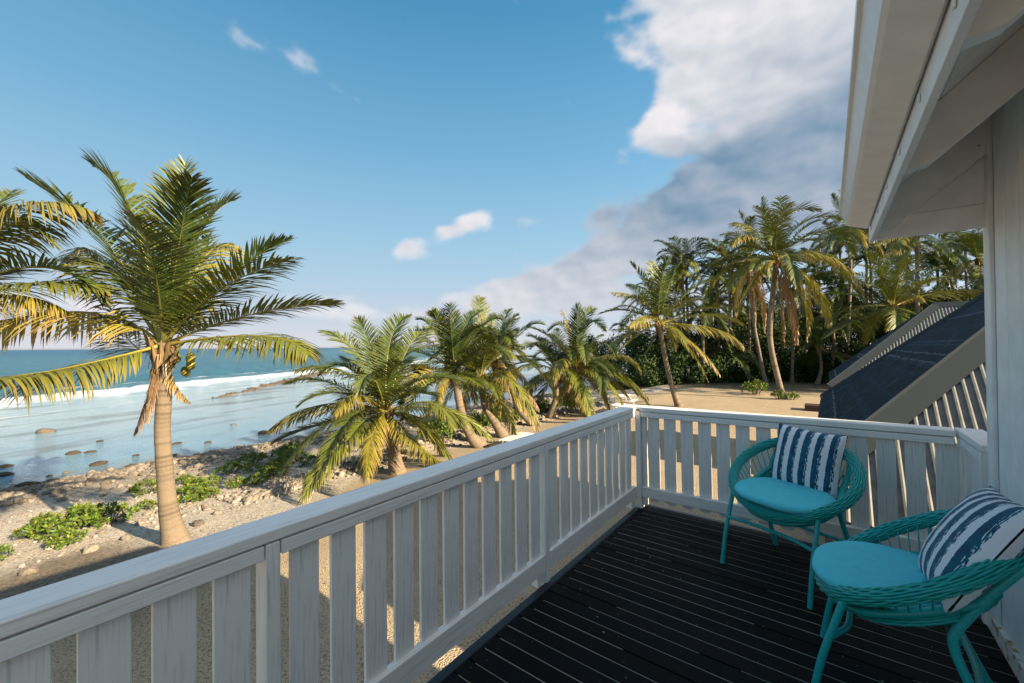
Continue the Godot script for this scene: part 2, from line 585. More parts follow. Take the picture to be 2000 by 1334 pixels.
func make_sea() -> void:
	var mb := MB.new()
	var xs := axis_steps(-118.0, -24.0, 0.55, -6000.0, -22.0, 1.13)
	var zs := axis_steps(-75.0, 12.0, 0.7, -6000.0, 3000.0, 1.13)
	var w := xs.size()
	for z in zs:
		for x in xs:
			var d := x - breaker_x(z)          # positive on the lagoon side
			var a := nz.get_noise_2d(x * 0.5, z * 0.5)
			var b := nz2.get_noise_2d(x * 1.6, z * 1.1)
			var out := smooth(6.0, -14.0, d + 3.0 * a)
			var near_shore := smooth(-50.0, -27.0, x)
			var lagoon := Color(0.235, 0.335, 0.395).lerp(Color(0.150, 0.270, 0.365), near_shore)
			var streak := nz.get_noise_2d((x - 0.35 * z) * 1.1 + 30.0, (z + 0.35 * x) * 0.16)
			lagoon = lagoon.lerp(Color(0.085, 0.105, 0.105), smooth(0.12, 0.42, streak + 0.18 * b) * 0.75 * smooth(-90.0, -60.0, x))
			lagoon = lagoon.lerp(Color(0.13, 0.115, 0.08), smooth(-30.0, -27.3, x + a) * 0.5)
			var far := smooth(-60.0, -700.0, d)
			var deep := Color(0.046, 0.132, 0.192).lerp(Color(0.026, 0.098, 0.165), far)
			deep = deep.lerp(Color(0.05, 0.20, 0.25), smooth(0.1, 0.5, a) * 0.5 * (1.0 - far))
			var c := lagoon.lerp(deep, out)
			var y := SEA + 0.02 * b
			# breaking crest, with foam running in before and behind it
			var rag := nz2.get_noise_2d(x * 6.0, z * 6.0)
			var dd := d + 2.2 * a + 1.4 * b + 1.1 * rag
			var crest := exp(-pow(dd / 2.2, 2.0))
			y += 0.55 * crest * smooth(12.0, 3.0, z)
			y += out * (1.0 - far) * (0.22 * sin(d * 0.42 + 1.5 * a) + 0.12 * b)
			var foam := smooth(4.6, 1.0, absf(dd)) * (0.75 + 0.5 * b + 0.5 * rag)
			foam = maxf(foam, smooth(0.10, 0.4, b + 0.5 * a + 0.4 * rag) * smooth(13.0, 4.0, dd) * smooth(-3.0, 0.0, dd) * 0.75)
			foam = maxf(foam, smooth(1.6, 0.3, absf(dd + 13.0 + 2.0 * a)) * smooth(-0.2, 0.25, a + b * 0.4) * 0.8)
			foam = maxf(foam, smooth(1.2, 0.2, absf(dd - 15.0 - 3.0 * a)) * smooth(0.0, 0.3, b) * 0.55)
			c = c.lerp(Color(0.82, 0.83, 0.84), clampf(foam, 0.0, 1.0))
			mb.col = c
			mb.add(V(x, y, z), Vector3.UP)
	for j in zs.size():
		for i in w:
			var k := j * w + i
			var l := mb.v[j * w + maxi(i - 1, 0)]
			var r := mb.v[j * w + mini(i + 1, w - 1)]
			var u := mb.v[maxi(j - 1, 0) * w + i]
			var o := mb.v[mini(j + 1, zs.size() - 1) * w + i]
			mb.n[k] = (o - u).cross(r - l).normalized()
	var deep_idx := PackedInt32Array()
	for j in zs.size() - 1:
		for i in w - 1:
			var a := j * w + i
			if mb.v[a].x - breaker_x(mb.v[a].z) < -2.0:
				deep_idx.append_array([a, a + w + 1, a + w, a, a + 1, a + w + 1])
			else:
				mb.tri(a, a + w, a + w + 1)
				mb.tri(a, a + w + 1, a + 1)
	var sm := mb.mesh()
	mb.idx = deep_idx
	var arr := mb.mesh().surface_get_arrays(0)
	sm.add_surface_from_arrays(Mesh.PRIMITIVE_TRIANGLES, arr)
	sm.surface_set_material(0, M.water)
	sm.surface_set_material(1, M.water_deep)
	struct(inst("sea", sm, null))


# ---------------------------------------------------------------- stones
var rocks: Array[ArrayMesh] = []


func make_rock(seed_: int, flat: float) -> ArrayMesh:
	var f := FastNoiseLite.new()
	f.seed = seed_
	f.frequency = 0.9
	f.fractal_octaves = 3
	var g := FastNoiseLite.new()
	g.seed = seed_ + 100
	g.noise_type = FastNoiseLite.TYPE_CELLULAR
	g.frequency = 0.75
	g.cellular_return_type = FastNoiseLite.RETURN_DISTANCE
	var mb := MB.new()
	var rows := []
	var nr := 9
	var ns := 14
	for i in nr:
		var th := PI * i / (nr - 1)
		var row := []
		for j in ns:
			var ph := TAU * j / ns
			var d := V(sin(th) * cos(ph), cos(th), sin(th) * sin(ph))
			var r := 1.0 + 0.35 * f.get_noise_3dv(d * 1.4) + 0.28 * g.get_noise_3dv(d * 1.5)
			row.append(V(d.x * r, d.y * r * flat, d.z * r * 0.8))
		rows.append(row)
	mb.sheet(rows, true)
	for k in mb.c.size():
		mb.c[k] = Color(1, 1, 1)
	return mb.mesh()


func stone_mat(k: int) -> StandardMaterial3D:
	var key := "stone%d" % k
	if not M.has(key):
		var m: StandardMaterial3D = M.stone.duplicate()
		m.albedo_color = [lin(0.29, 0.24, 0.185), lin(0.37, 0.315, 0.25), lin(0.18, 0.15, 0.115), lin(0.48, 0.42, 0.35), lin(0.085, 0.062, 0.038)][k]
		M[key] = m
	return M[key]


func make_stones(ground: Node3D) -> void:
	for i in 6:
		rocks.append(make_rock(50 + i, [0.55, 0.7, 0.62, 0.8, 0.5, 0.66][i]))
	var all := []
	# cobbles thrown up along the water
	for i in 14000:
		var z := rng.randf_range(-62.0, 7.0)
		var x := -27.3 + absf(rng.randfn(0.0, 3.3))
		if x > -15.5:
			continue
		var r := rng.randf_range(0.04, 0.11) if rng.randf() < 0.88 else rng.randf_range(0.11, 0.22)
		if x > -20.5:
			r *= 0.5
			if z > -9.0 and rng.randf() < 0.5:
				continue
		all.append([V(x, 0, z), r, [0, 2, 1, 0][rng.randi() % 4]])
	# the low bank of pale stones beside the palms
	for i in 3200:
		var z := rng.randf_range(-34.0, -1.0)
		var x := -14.4 - 1.2 * nz.get_noise_1d(z * 0.4) + rng.randfn(0.0, 0.55)
		if z > -4.6 and rng.randf() < 0.9:
			continue
		var r := rng.randf_range(0.05, 0.12) if rng.randf() < 0.85 else rng.randf_range(0.12, 0.19)
		all.append([V(x, 0, z), r, [1, 3, 1, 0][rng.randi() % 4]])
	# scattered bits of coral on the gravel
	for i in 2600:
		var z := rng.randf_range(-30.0, 4.0)
		var x := rng.randf_range(-20.0, -12.8)
		all.append([V(x, 0, z), rng.randf_range(0.025, 0.07), [3, 1, 3, 0][rng.randi() % 4]])
	# a few big ones
	for p in [V(-12.3, 0, -0.7), V(-12.75, 0, -1.6), V(-13.0, 0, -2.2), V(-12.3, 0, -3.4), V(-12.9, 0, -4.0), V(-19.8, 0, -5.6), V(-20.8, 0, -7.0), V(-16.9, 0, -9.9), V(-17.7, 0, -9.6), V(-22.0, 0, -0.6), V(-22.6, 0, -2.2), V(-21.0, 0, -3.4)]:
		all.append([p, rng.randf_range(0.11, 0.19), [0, 2, 1][rng.randi() % 3]])
	var eye := V(0, 1.6, 0)
	for s in all:
		s[0].y = ground_h(s[0].x, s[0].z) + s[1] * 0.18
		s.append(s[1] / eye.distance_to(s[0]))
	all.sort_custom(func(a, b): return a[3] > b[3])
	var rest := {}
	for i in all.size():
		var s: Array = all[i]
		var b := Basis.from_euler(V(rng.randf_range(-0.3, 0.3), rng.randf_range(0, TAU), rng.randf_range(-0.3, 0.3))).scaled(V(1, 1, 1) * s[1])
		var k: int = rng.randi() % 6
		if i < 280:
			var o := inst("stone", rocks[k], stone_mat(s[2]), ground)
			o.transform = Transform3D(b, s[0])
		else:
			var key := k * 10 + int(s[2])
			if not rest.has(key):
				rest[key] = []
			rest[key].append(Transform3D(b, s[0]))
	for key in rest:
		var mm := MultiMesh.new()
		mm.transform_format = MultiMesh.TRANSFORM_3D
		mm.mesh = rocks[key / 10]
		mm.instance_count = rest[key].size()
		for i in rest[key].size():
			mm.set_instance_transform(i, rest[key][i])
		var o := MultiMeshInstance3D.new()
		o.name = "cobbles"
		o.multimesh = mm
		o.material_override = stone_mat(key % 10)
		o.set_meta("kind", "stuff")
		ground.add_child(o, true)
	# boulders standing in the shallow water: things of their own
	var B := [
		[V(-29.15, 0, -3.93), 0.62, "largest brown boulder standing in the shallow water left of the tall palm trunk"],
		[V(-33.3, 0, -3.46), 0.55, "long dark boulder in the shallows, left of a pair far out"],
		[V(-33.0, 0, -4.1), 0.42, "small pointed boulder beside the long dark one in the shallows"],
		[V(-30.2, 0, -0.93), 0.55, "brown boulder in the water at the left edge of the view"],
		[V(-32.4, 0, -1.06), 0.50, "flat boulder at the left edge, farther out than the brown one"],
		[V(-26.9, 0, -1.45), 0.68, "wide dark boulder on the waterline left of the palm shadow"],
		[V(-26.9, 0, -2.15), 0.55, "low dark rock on the waterline between the wide boulder and the palm shadow"],
		[V(-28.4, 0, -2.75), 0.26, "small dark rock just off the waterline above the palm shadow"],
		[V(-29.9, 0, -5.47), 0.28, "small pale rock in the water left of the palm trunk"],
		[V(-27.2, 0, -4.82), 0.50, "ochre boulder on the waterline left of the palm trunk"],
		[V(-31.5, 0, -7.6), 0.50, "brown boulder in the water right behind the palm trunk"],
		[V(-28.2, 0, -6.75), 0.30, "small round rock near the shore right of the palm trunk"],
		[V(-43.5, 0, -3.2), 0.85, "grey boulder awash far out in the lagoon on the left"],
		[V(-36.4, 0, -4.95), 0.30, "low rock barely above the water out in the lagoon"],
		[V(-30.3, 0, -8.85), 0.34, "small brown rock alone in the water right of the palm trunk"],
		[V(-30.5, 0, -12.1), 0.62, "ochre boulder in the water under the low palm's left fronds"],
		[V(-35.9, 0, -12.1), 0.34, "tiny rock farthest out to the right in the lagoon"],
		[V(-28.3, 0, -2.2), 0.20, "tiny black rock poking out of the water near the shore"],
		[V(-27.1, 0, -5.6), 0.42, "ochre rock on the waterline behind the palm trunk"],
	]
	for b in B:
		var o := inst("boulder", rocks[rng.randi() % 6], stone_mat(4 if rng.randf() < 0.75 else 2))
		b[0].y = SEA + 0.02
		o.transform = Transform3D(Basis.from_euler(V(0, rng.randf_range(0.8, 2.2), 0)).scaled(V(0.62, 0.42, 0.70) * b[1]), b[0])
		tag(o, b[2], "boulder", "boulders in the shallow water")
	# the exposed reef flat
	var rf := MB.new()
	var rows := []
	for i in 160:
		var t := i / 159.0
		var c := V(-57.0, SEA, -17.5).lerp(V(-96.0, SEA, -52.0), t)
		var sd := V(34.5, 0, -39.0).normalized()
		var row := []
		for j in 24:
			var q := (j - 11.5) / 11.5
			var wd := (0.8 + 3.4 * t) * (0.8 + 0.5 * nz.get_noise_1d(t * 90.0))
			var p := c + sd * q * wd
			p.y = SEA - 0.22 + 0.24 * (1.0 - q * q) + 0.42 * nz2.get_noise_2d(p.x * 2.2, p.z * 2.2) + 0.15 * nz.get_noise_2d(p.x * 9.0, p.z * 9.0)
			row.append(p)
		row.reverse()
		rows.append(row)
	rf.col = Color(0.62, 0.50, 0.38)
	rf.sheet(rows)
	struct(put("reef", rf, stone_mat(0)))


# ---------------------------------------------------------------- palms
func leaf_color(age: float, tip: float) -> Color:
	var g := Color(0.046, 0.080, 0.017)
	var y := Color(0.155, 0.178, 0.024)
	var o := Color(0.36, 0.275, 0.042)
	var b := Color(0.33, 0.20, 0.10)
	var c := g.lerp(y, smooth(0.2, 0.7, age))
	c = c.lerp(o, smooth(0.6, 0.9, age) * 0.8)
	c = c.lerp(b, smooth(0.9, 1.0, age))
	return c.lerp(b, tip)


func make_frond(o: Vector3, mid: Vector3, tip: Vector3, age: float, pairs: int) -> ArrayMesh:
	var mb := MB.new()
	var ctl := mid * 2.0 - (o + tip) * 0.5
	var L := (o.distance_to(mid) + mid.distance_to(tip))
	var k := L / 4.2
	var hout := tip - o
	hout.y = 0.0
	var hm := mid - o
	hm.y = 0.0
	hout = hout + hm
	if hout.length() < 0.3:
		hout = V(cos(o.x * 7.0), 0, sin(o.z * 5.0))
	hout = hout.normalized()
	var side := hout.cross(Vector3.UP).normalized()
	var dead := age >= 0.99
	var twist := rng.randf_range(-0.35, 0.35)
	# rachis
	var pts := PackedVector3Array()
	var rad := []
	var m := 22
	for i in m:
		var t := i / float(m - 1)
		pts.append(o * (1 - t) * (1 - t) + ctl * 2 * t * (1 - t) + tip * t * t)
		rad.append(lerpf(0.030, 0.004, pow(t, 0.7)) * k + 0.035 * exp(-t * 14.0))
	mb.col = Color(0.30, 0.25, 0.05).lerp(Color(0.14, 0.16, 0.04), 1.0 - smooth(0.1, 0.5, age)) if not dead else Color(0.22, 0.15, 0.08)
	mb.tube(pts, rad, 5, false, false)
	var dry := smooth(0.5, 0.9, age) * 0.6 + 0.12
	for i in pairs:
		var t := 0.10 + 0.895 * (i + 0.5) / pairs
		var p := o * (1 - t) * (1 - t) + ctl * 2 * t * (1 - t) + tip * t * t
		var T := ((ctl - o) * (1 - t) + (tip - ctl) * t).normalized()
		var S := (side - T * side.dot(T)).normalized()
		var N := S.cross(T)
		S = (S * cos(twist * t) + N * sin(twist * t)).normalized()
		N = S.cross(T)
		var prof := pow(sin(PI * clampf(0.12 + 0.80 * t, 0, 1)), 0.75)
		if t > 0.9:
			prof *= 0.8
		for sg in [-1.0, 1.0]:
			if rng.randf() < (0.05 if not dead else 0.35):
				continue
			var len := 1.06 * k * prof * lerpf(0.80, 1.02, smooth(0.2, 0.7, age)) * rng.randf_range(0.82, 1.08)
			var ang := lerpf(1.15, 0.42, t) + rng.randf_range(-0.12, 0.12)
			var rise := lerpf(0.42, 0.12, age) + rng.randf_range(-0.14, 0.14)
			var d: Vector3 = (S * sg * sin(ang) + T * cos(ang) + N * rise).normalized()
			var droop := lerpf(0.35, 1.8, smooth(0.35, 0.92, age)) * rng.randf_range(0.7, 1.3)
			if dead:
				droop = 2.6
			var wd := 0.0225 * k * rng.randf_range(0.8, 1.15) * (70.0 / pairs if pairs < 60 else 1.0)
			var q := p
			var first := mb.v.size()
			var tipdry := clampf(dry * rng.randf_range(0.2, 1.5) + 0.25 * smooth(0.75, 1.0, t), 0.0, 0.95)
			var tone := rng.randf_range(0.75, 1.2)
			var ls := [0.0, 0.35, 0.72, 1.0]
			var ws := [0.55, 1.0, 0.75, 0.0]
			for s in 4:
				if s > 0:
					var stp: float = (ls[s] - ls[s - 1]) * len
					d = (d + V(0, -1, 0) * droop * stp / len * 0.9).normalized()
					q += d * stp
				var X: Vector3 = T - d * T.dot(d)
				if X.length() < 0.2:
					X = N - d * N.dot(d)
				X = X.normalized()
				var nn: Vector3 = X.cross(d).normalized()
				if nn.dot(N) < 0.0:
					nn = -nn
					X = -X
				mb.col = leaf_color(age, smooth(0.25, 1.0, ls[s]) * tipdry) * tone
				if s == 3:
					mb.add(q, nn)
				else:
					var hw: float = wd * ws[s]
					mb.add(q - X * hw + nn * hw * 0.45, (nn + X * 0.4).normalized())
					mb.add(q, nn)
					mb.add(q + X * hw + nn * hw * 0.45, (nn - X * 0.4).normalized())
			for s in 2:
				var a := first + s * 3
				for h in 2:
					mb.tri(a + h, a + h + 1, a + h + 4)
					mb.tri(a + h, a + h + 4, a + h + 3)
			mb.tri(first + 6, first + 7, first + 9)
			mb.tri(first + 7, first + 8, first + 9)
	return mb.mesh()


func make_trunk(path: Array, radius: float, detail: int) -> ArrayMesh:
	var mb := MB.new()
	var cur := Curve3D.new()
	for i in path.size():
		var a: Vector3 = path[maxi(i - 1, 0)]
		var b: Vector3 = path[mini(i + 1, path.size() - 1)]
		var tan := (b - a) / 6.0
		cur.add_point(path[i], -tan, tan)
	var L := cur.get_baked_length()
	var n := int(L / (0.05 if detail > 1 else 0.16))
	var pts := PackedVector3Array()
	var rad := []
	pts.append(path[0] - V(0, 0.5, 0))
	rad.append(radius * 2.1)
	var cols := [Color(0.2, 0.17, 0.13)]
	var ring := 0.0
	for i in n + 1:
		var s := L * i / n
		pts.append(cur.sample_baked(s))
		var r := radius * (1.0 + 0.95 * exp(-s / 0.45) - 0.12 * smooth(0.5, L, s))
		ring = fposmod(s / 0.105 + 0.3 * nz.get_noise_1d(s * 30.0), 1.0)
		r *= 1.0 + 0.055 * (1.0 - ring) * (1.0 if detail > 1 else 0.4)
		r *= 1.0 + 0.03 * nz.get_noise_1d(s * 14.0)
		rad.append(r)
		var shade := 0.52 + 0.62 * smooth(0.0, 0.45, ring) + 0.16 * nz.get_noise_1d(s * 40.0 + 9.0)
		cols.append((Color(0.27, 0.205, 0.14) if detail > 2 else Color(0.27, 0.205, 0.145)) * shade)
	var sides := 22 if detail > 1 else 10
	mb.tube(pts, rad, sides, false, false)
	for i in pts.size():
		for k in sides:
			mb.c[i * sides + k] = cols[i]
	return mb.mesh()


func palm(called: String, at: Vector3, path: Array, fr: Array, radius: float, detail: int, nuts: int, label: String, group: String) -> void:
	var t := base(called, at)
	tag(t, label, "palm tree", group)
	inst("trunk", make_trunk(path, radius, detail), M.trunk, t)
	var crown: Vector3 = path[path.size() - 1]
	var pairs: int = [44, 58, 80, 88][detail]
	for i in range(0, fr.size(), 3):
		var o: Vector3 = crown + (fr[i + 1] - crown).normalized() * 0.06 + V(0, -0.05, 0)
		if fr[i + 2] < 0.0:
			o = crown
		inst("frond", make_frond(o, fr[i], fr[i + 1], absf(fr[i + 2]), pairs), M.frond, t)
	# boot of old leaf bases
	var boot := MB.new()
	for i in 16:
		var a := i * 2.4
		var h := V(cos(a), 0, sin(a))
		boot.col = Color(0.24, 0.16, 0.08) * rng.randf_range(0.6, 1.2)
		var p := PackedVector3Array([crown + h * radius * 0.6 + V(0, -0.75 + 0.03 * i, 0), crown + h * (radius + 0.03) + V(0, -0.45 + 0.025 * i, 0), crown + h * (radius + 0.13) + V(0, -0.12 + 0.02 * i, 0)])
		boot.tube(p, [0.05, 0.06, 0.012], 5)
		# torn fibre hanging down
		for j in 5:
			var q := p[1] + V(rng.randf_range(-0.08, 0.08), 0, rng.randf_range(-0.08, 0.08))
			var e := q + h * rng.randf_range(0.03, 0.12) + V(0, -rng.randf_range(0.15, 0.45), 0)
			var w := h.cross(Vector3.UP) * 0.014
			boot.quad(q - w, q + w, e + w * 0.3, e - w * 0.3)
	inst("crown_boot", boot.mesh(), M.frond, t)
	for i in nuts:
		var mb := MB.new()
		var rows := []
		for y in 9:
			var th := PI * y / 8.0
			var row := []
			for x in 12:
				var ph := TAU * x / 12.0
				row.append(V(sin(th) * cos(ph) * 0.095, -cos(th) * 0.125, sin(th) * sin(ph) * 0.095))
			rows.append(row)
		rows.reverse()
		mb.sheet(rows, true)
		var o := put("coconut", mb, M.coconut, t)
		var a := 0.6 + i * 0.55
		# on the side that looks at the sea
		o.position = crown + V(cos(a + 0.4) * 0.36, -0.34 - 0.16 * (i % 3), sin(a + 0.4) * -0.36) + V(0.14, 0, -0.10)
		o.rotation = V(rng.randf_range(-0.5, 0.5), 0, rng.randf_range(-0.5, 0.5))


# ---------------------------------------------------------------- shrubs and trees
func leaf_blade(mb: MB, o: Vector3, d: Vector3, up: Vector3, len: float, wid: float) -> void:
	var x := d.cross(up).normalized()
	var n := x.cross(d).normalized()
	var a := mb.add(o, n)
	var b := mb.add(o + d * len * 0.6 - x * wid + n * wid * 0.35, (n + x * 0.5).normalized())
	var c := mb.add(o + d * len * 0.62, n)
	var e := mb.add(o + d * len * 0.6 + x * wid + n * wid * 0.35, (n - x * 0.5).normalized())
	var f := mb.add(o + d * len - n * len * 0.18, (n + d * 0.5).normalized())
	mb.tri(a, c, b)
	mb.tri(a, e, c)
	mb.tri(b, c, f)
	mb.tri(c, e, f)


func shrub_mesh(seed_: int, rosettes: int, wide: float, tall: float, dark: float) -> Array:
	rng.seed = seed_
	var mb := MB.new()
	var st := MB.new()
	st.col = Color(0.22, 0.18, 0.12)
	for i in rosettes:
		var a := rng.randf() * TAU
		var r := sqrt(rng.randf())
		var p := V(cos(a) * r * wide, tall * (1.0 - 0.7 * r * r) * rng.randf_range(0.45, 1.0) + 0.04, sin(a) * r * wide * 0.85)
		var ax := (V(p.x * 0.8, 0.35 + 0.5 * rng.randf(), p.z * 0.8) + V(rng.randfn(0, 0.2), 0, rng.randfn(0, 0.2))).normalized()
		if i % 3 == 0:
			st.tube(PackedVector3Array([V(p.x * 0.35, -0.08, p.z * 0.35), p * 0.6, p]), [0.014, 0.011, 0.007], 4)
		var tone := rng.randf_range(0.7, 1.25)
		var yel := rng.randf()
		for k in 11:
			var b := k * 2.399 + a
			var tl := lerpf(0.95, 0.25, k / 11.0)
			var s := ax.cross(Vector3.RIGHT if absf(ax.x) < 0.8 else Vector3.UP).normalized()
			s = s.rotated(ax, b)
			var d := (ax * (1.05 - tl) + s * tl).normalized()
			mb.col = Color(0.095, 0.165, 0.026).lerp(Color(0.20, 0.235, 0.038), yel * 0.6) * tone * dark
			if rng.randf() < 0.05:
				mb.col = Color(0.40, 0.30, 0.05)
			leaf_blade(mb, p + ax * (0.02 * k / 4.0), d, ax, rng.randf_range(0.10, 0.15), rng.randf_range(0.022, 0.032))
	return [mb.mesh(), st.mesh()]


func tree_crown(seed_: int, blobs: int, leaves: int, wide: float, tall: float) -> ArrayMesh:
	rng.seed = seed_
	var mb := MB.new()
	for i in blobs:
		var a := rng.randf() * TAU
		var r := sqrt(rng.randf())
		var c := V(cos(a) * r * wide, rng.randf_range(-0.5, 0.5) * tall * (1.0 - 0.5 * r), sin(a) * r * wide)
		var br := rng.randf_range(0.5, 1.0) * wide * 0.34
		var tone := rng.randf_range(0.65, 1.25)
		for k in leaves:
			var d := V(rng.randfn(), rng.randfn() * 0.8 + 0.15, rng.randfn()).normalized()
			var p := c + d * br * pow(rng.randf(), 0.35)
			mb.col = Color(0.035, 0.062, 0.014) * tone * rng.randf_range(0.7, 1.3)
			var up := (d + V(rng.randfn(0, 0.5), rng.randfn(0, 0.5) + 0.4, rng.randfn(0, 0.5))).normalized()
			var dd := up.cross(V(rng.randfn(), rng.randfn(), rng.randfn())).normalized()
			leaf_blade(mb, p, dd, up, rng.randf_range(0.22, 0.36), rng.randf_range(0.06, 0.10))
	return mb.mesh()


# ---------------------------------------------------------------- the balcony
func make_deck() -> void:
	var d := base("balcony_deck")
	struct(d)
	var x0 := -1.487
	var x1 := 0.70
	var w := 0.0995
	var variants: Array[ArrayMesh] = []
	for i in 4:
		var mb := MB.new()
		mb.box(Vector3.ZERO, V(x1 - x0, 0.024, w), 0.0035)
		variants.append(mb.mesh())
	var grit := MB.new()
	grit.col = Color(1, 1, 1)
	var z := -4.125
	var i := 0
	while z < 1.2:
		var o := inst("deck_board", variants[i % 4], deck_mat(rng.randi() % 4), d)
		o.position = V((x0 + x1) * 0.5, -0.012 + rng.randf_range(-0.0006, 0.0006), z + w * 0.5)
		o.rotation.x = rng.randf_range(-0.004, 0.004)
		# pale sand and salt caught along the joint after the board
		var x := x0 + rng.randf() * 0.05
		var strong := rng.randf_range(0.7, 1.0)
		while x < x1 - 0.02:
			var l := rng.randf_range(0.05, 0.7)
			if rng.randf() < strong:
				var hw := rng.randf_range(0.0012, 0.0028) * (0.5 + 0.5 * strong)
				grit.box(V(minf(x + l * 0.5, x1 - 0.01), -0.0042, z + w + 0.0038), V(l, 0.006, hw * 2.0), 0.001)
			x += l
		z += 0.107
		i += 1
	# crumbs of coral sand on the boards
	for k in 420:
		var p := V(rng.randf_range(x0, x1), 0.0008, rng.randf_range(-4.1, -0.9))
		var s := rng.randf_range(0.0008, 0.0022) * (1.0 if rng.randf() < 0.9 else 2.0)
		grit.box(p, V(s * 2.2, s, s * 1.6), 0.0003)
	var g := put("sand_in_joints", grit, M.grit, d)
	g.set_meta("kind", "stuff")
	boxpart("edge_board", V(-1.517, -0.016, -1.46), V(0.057, 0.032, 5.36), M.deck_edge, d, 0.006)
	boxpart("edge_board", V(-0.40, -0.03, -4.155), V(2.28, 0.05, 0.045), M.deck_edge, d, 0.006)
	boxpart("fascia_beam", V(-1.50, -0.15, -1.46), V(0.045, 0.22, 5.3), M.deck_edge, d)
	for k in 9:
		boxpart("joist", V(-0.38, -0.13, -3.9 + k * 0.6), V(2.1, 0.19, 0.045), M.deck_edge, d)
	for zz in [-3.9, -1.6, 0.9]:
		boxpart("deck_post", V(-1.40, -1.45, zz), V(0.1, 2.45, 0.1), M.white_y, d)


func deck_mat(k: int) -> StandardMaterial3D:
	var key := "deck%d" % k
	if not M.has(key):
		var m: StandardMaterial3D = M.deck.duplicate()
		m.albedo_color = lin(0.12 * [0.75, 1.0, 1.25, 1.6][k], 0.15 * [0.75, 1.0, 1.3, 1.7][k], 0.18 * [0.75, 1.0, 1.3, 1.7][k])
		m.roughness = [0.5, 0.46, 0.55, 0.6][k]
		m.uv1_offset = V(k * 0.37, 0, 0)
		M[key] = m
	return M[key]


func baluster_mesh(w: float, h: float, t: float, clipped := false) -> ArrayMesh:
	var mb := MB.new()
	if not clipped:
		mb.box(Vector3.ZERO, V(w, h, t), 0.003)
		return mb.mesh()
	# lower corners sawn off
	var k := 0.022
	var hx := w * 0.5
	var hy := h * 0.5
	var o := [V(-hx, hy, 0), V(-hx, -hy + k, 0), V(-hx + k, -hy, 0), V(hx - k, -hy, 0), V(hx, -hy + k, 0), V(hx, hy, 0)]
	var f := V(0, 0, t * 0.5)
	mb.quad(o[0] + f, o[1] + f, o[4] + f, o[5] + f)
	mb.quad(o[1] + f, o[2] + f, o[3] + f, o[4] + f)
	mb.quad(o[5] - f, o[4] - f, o[1] - f, o[0] - f)
	mb.quad(o[4] - f, o[3] - f, o[2] - f, o[1] - f)
	for i in 6:
		var a: Vector3 = o[i]
		var b: Vector3 = o[(i + 1) % 6]
		mb.quad(a - f, b - f, b + f, a + f)
	return mb.mesh()


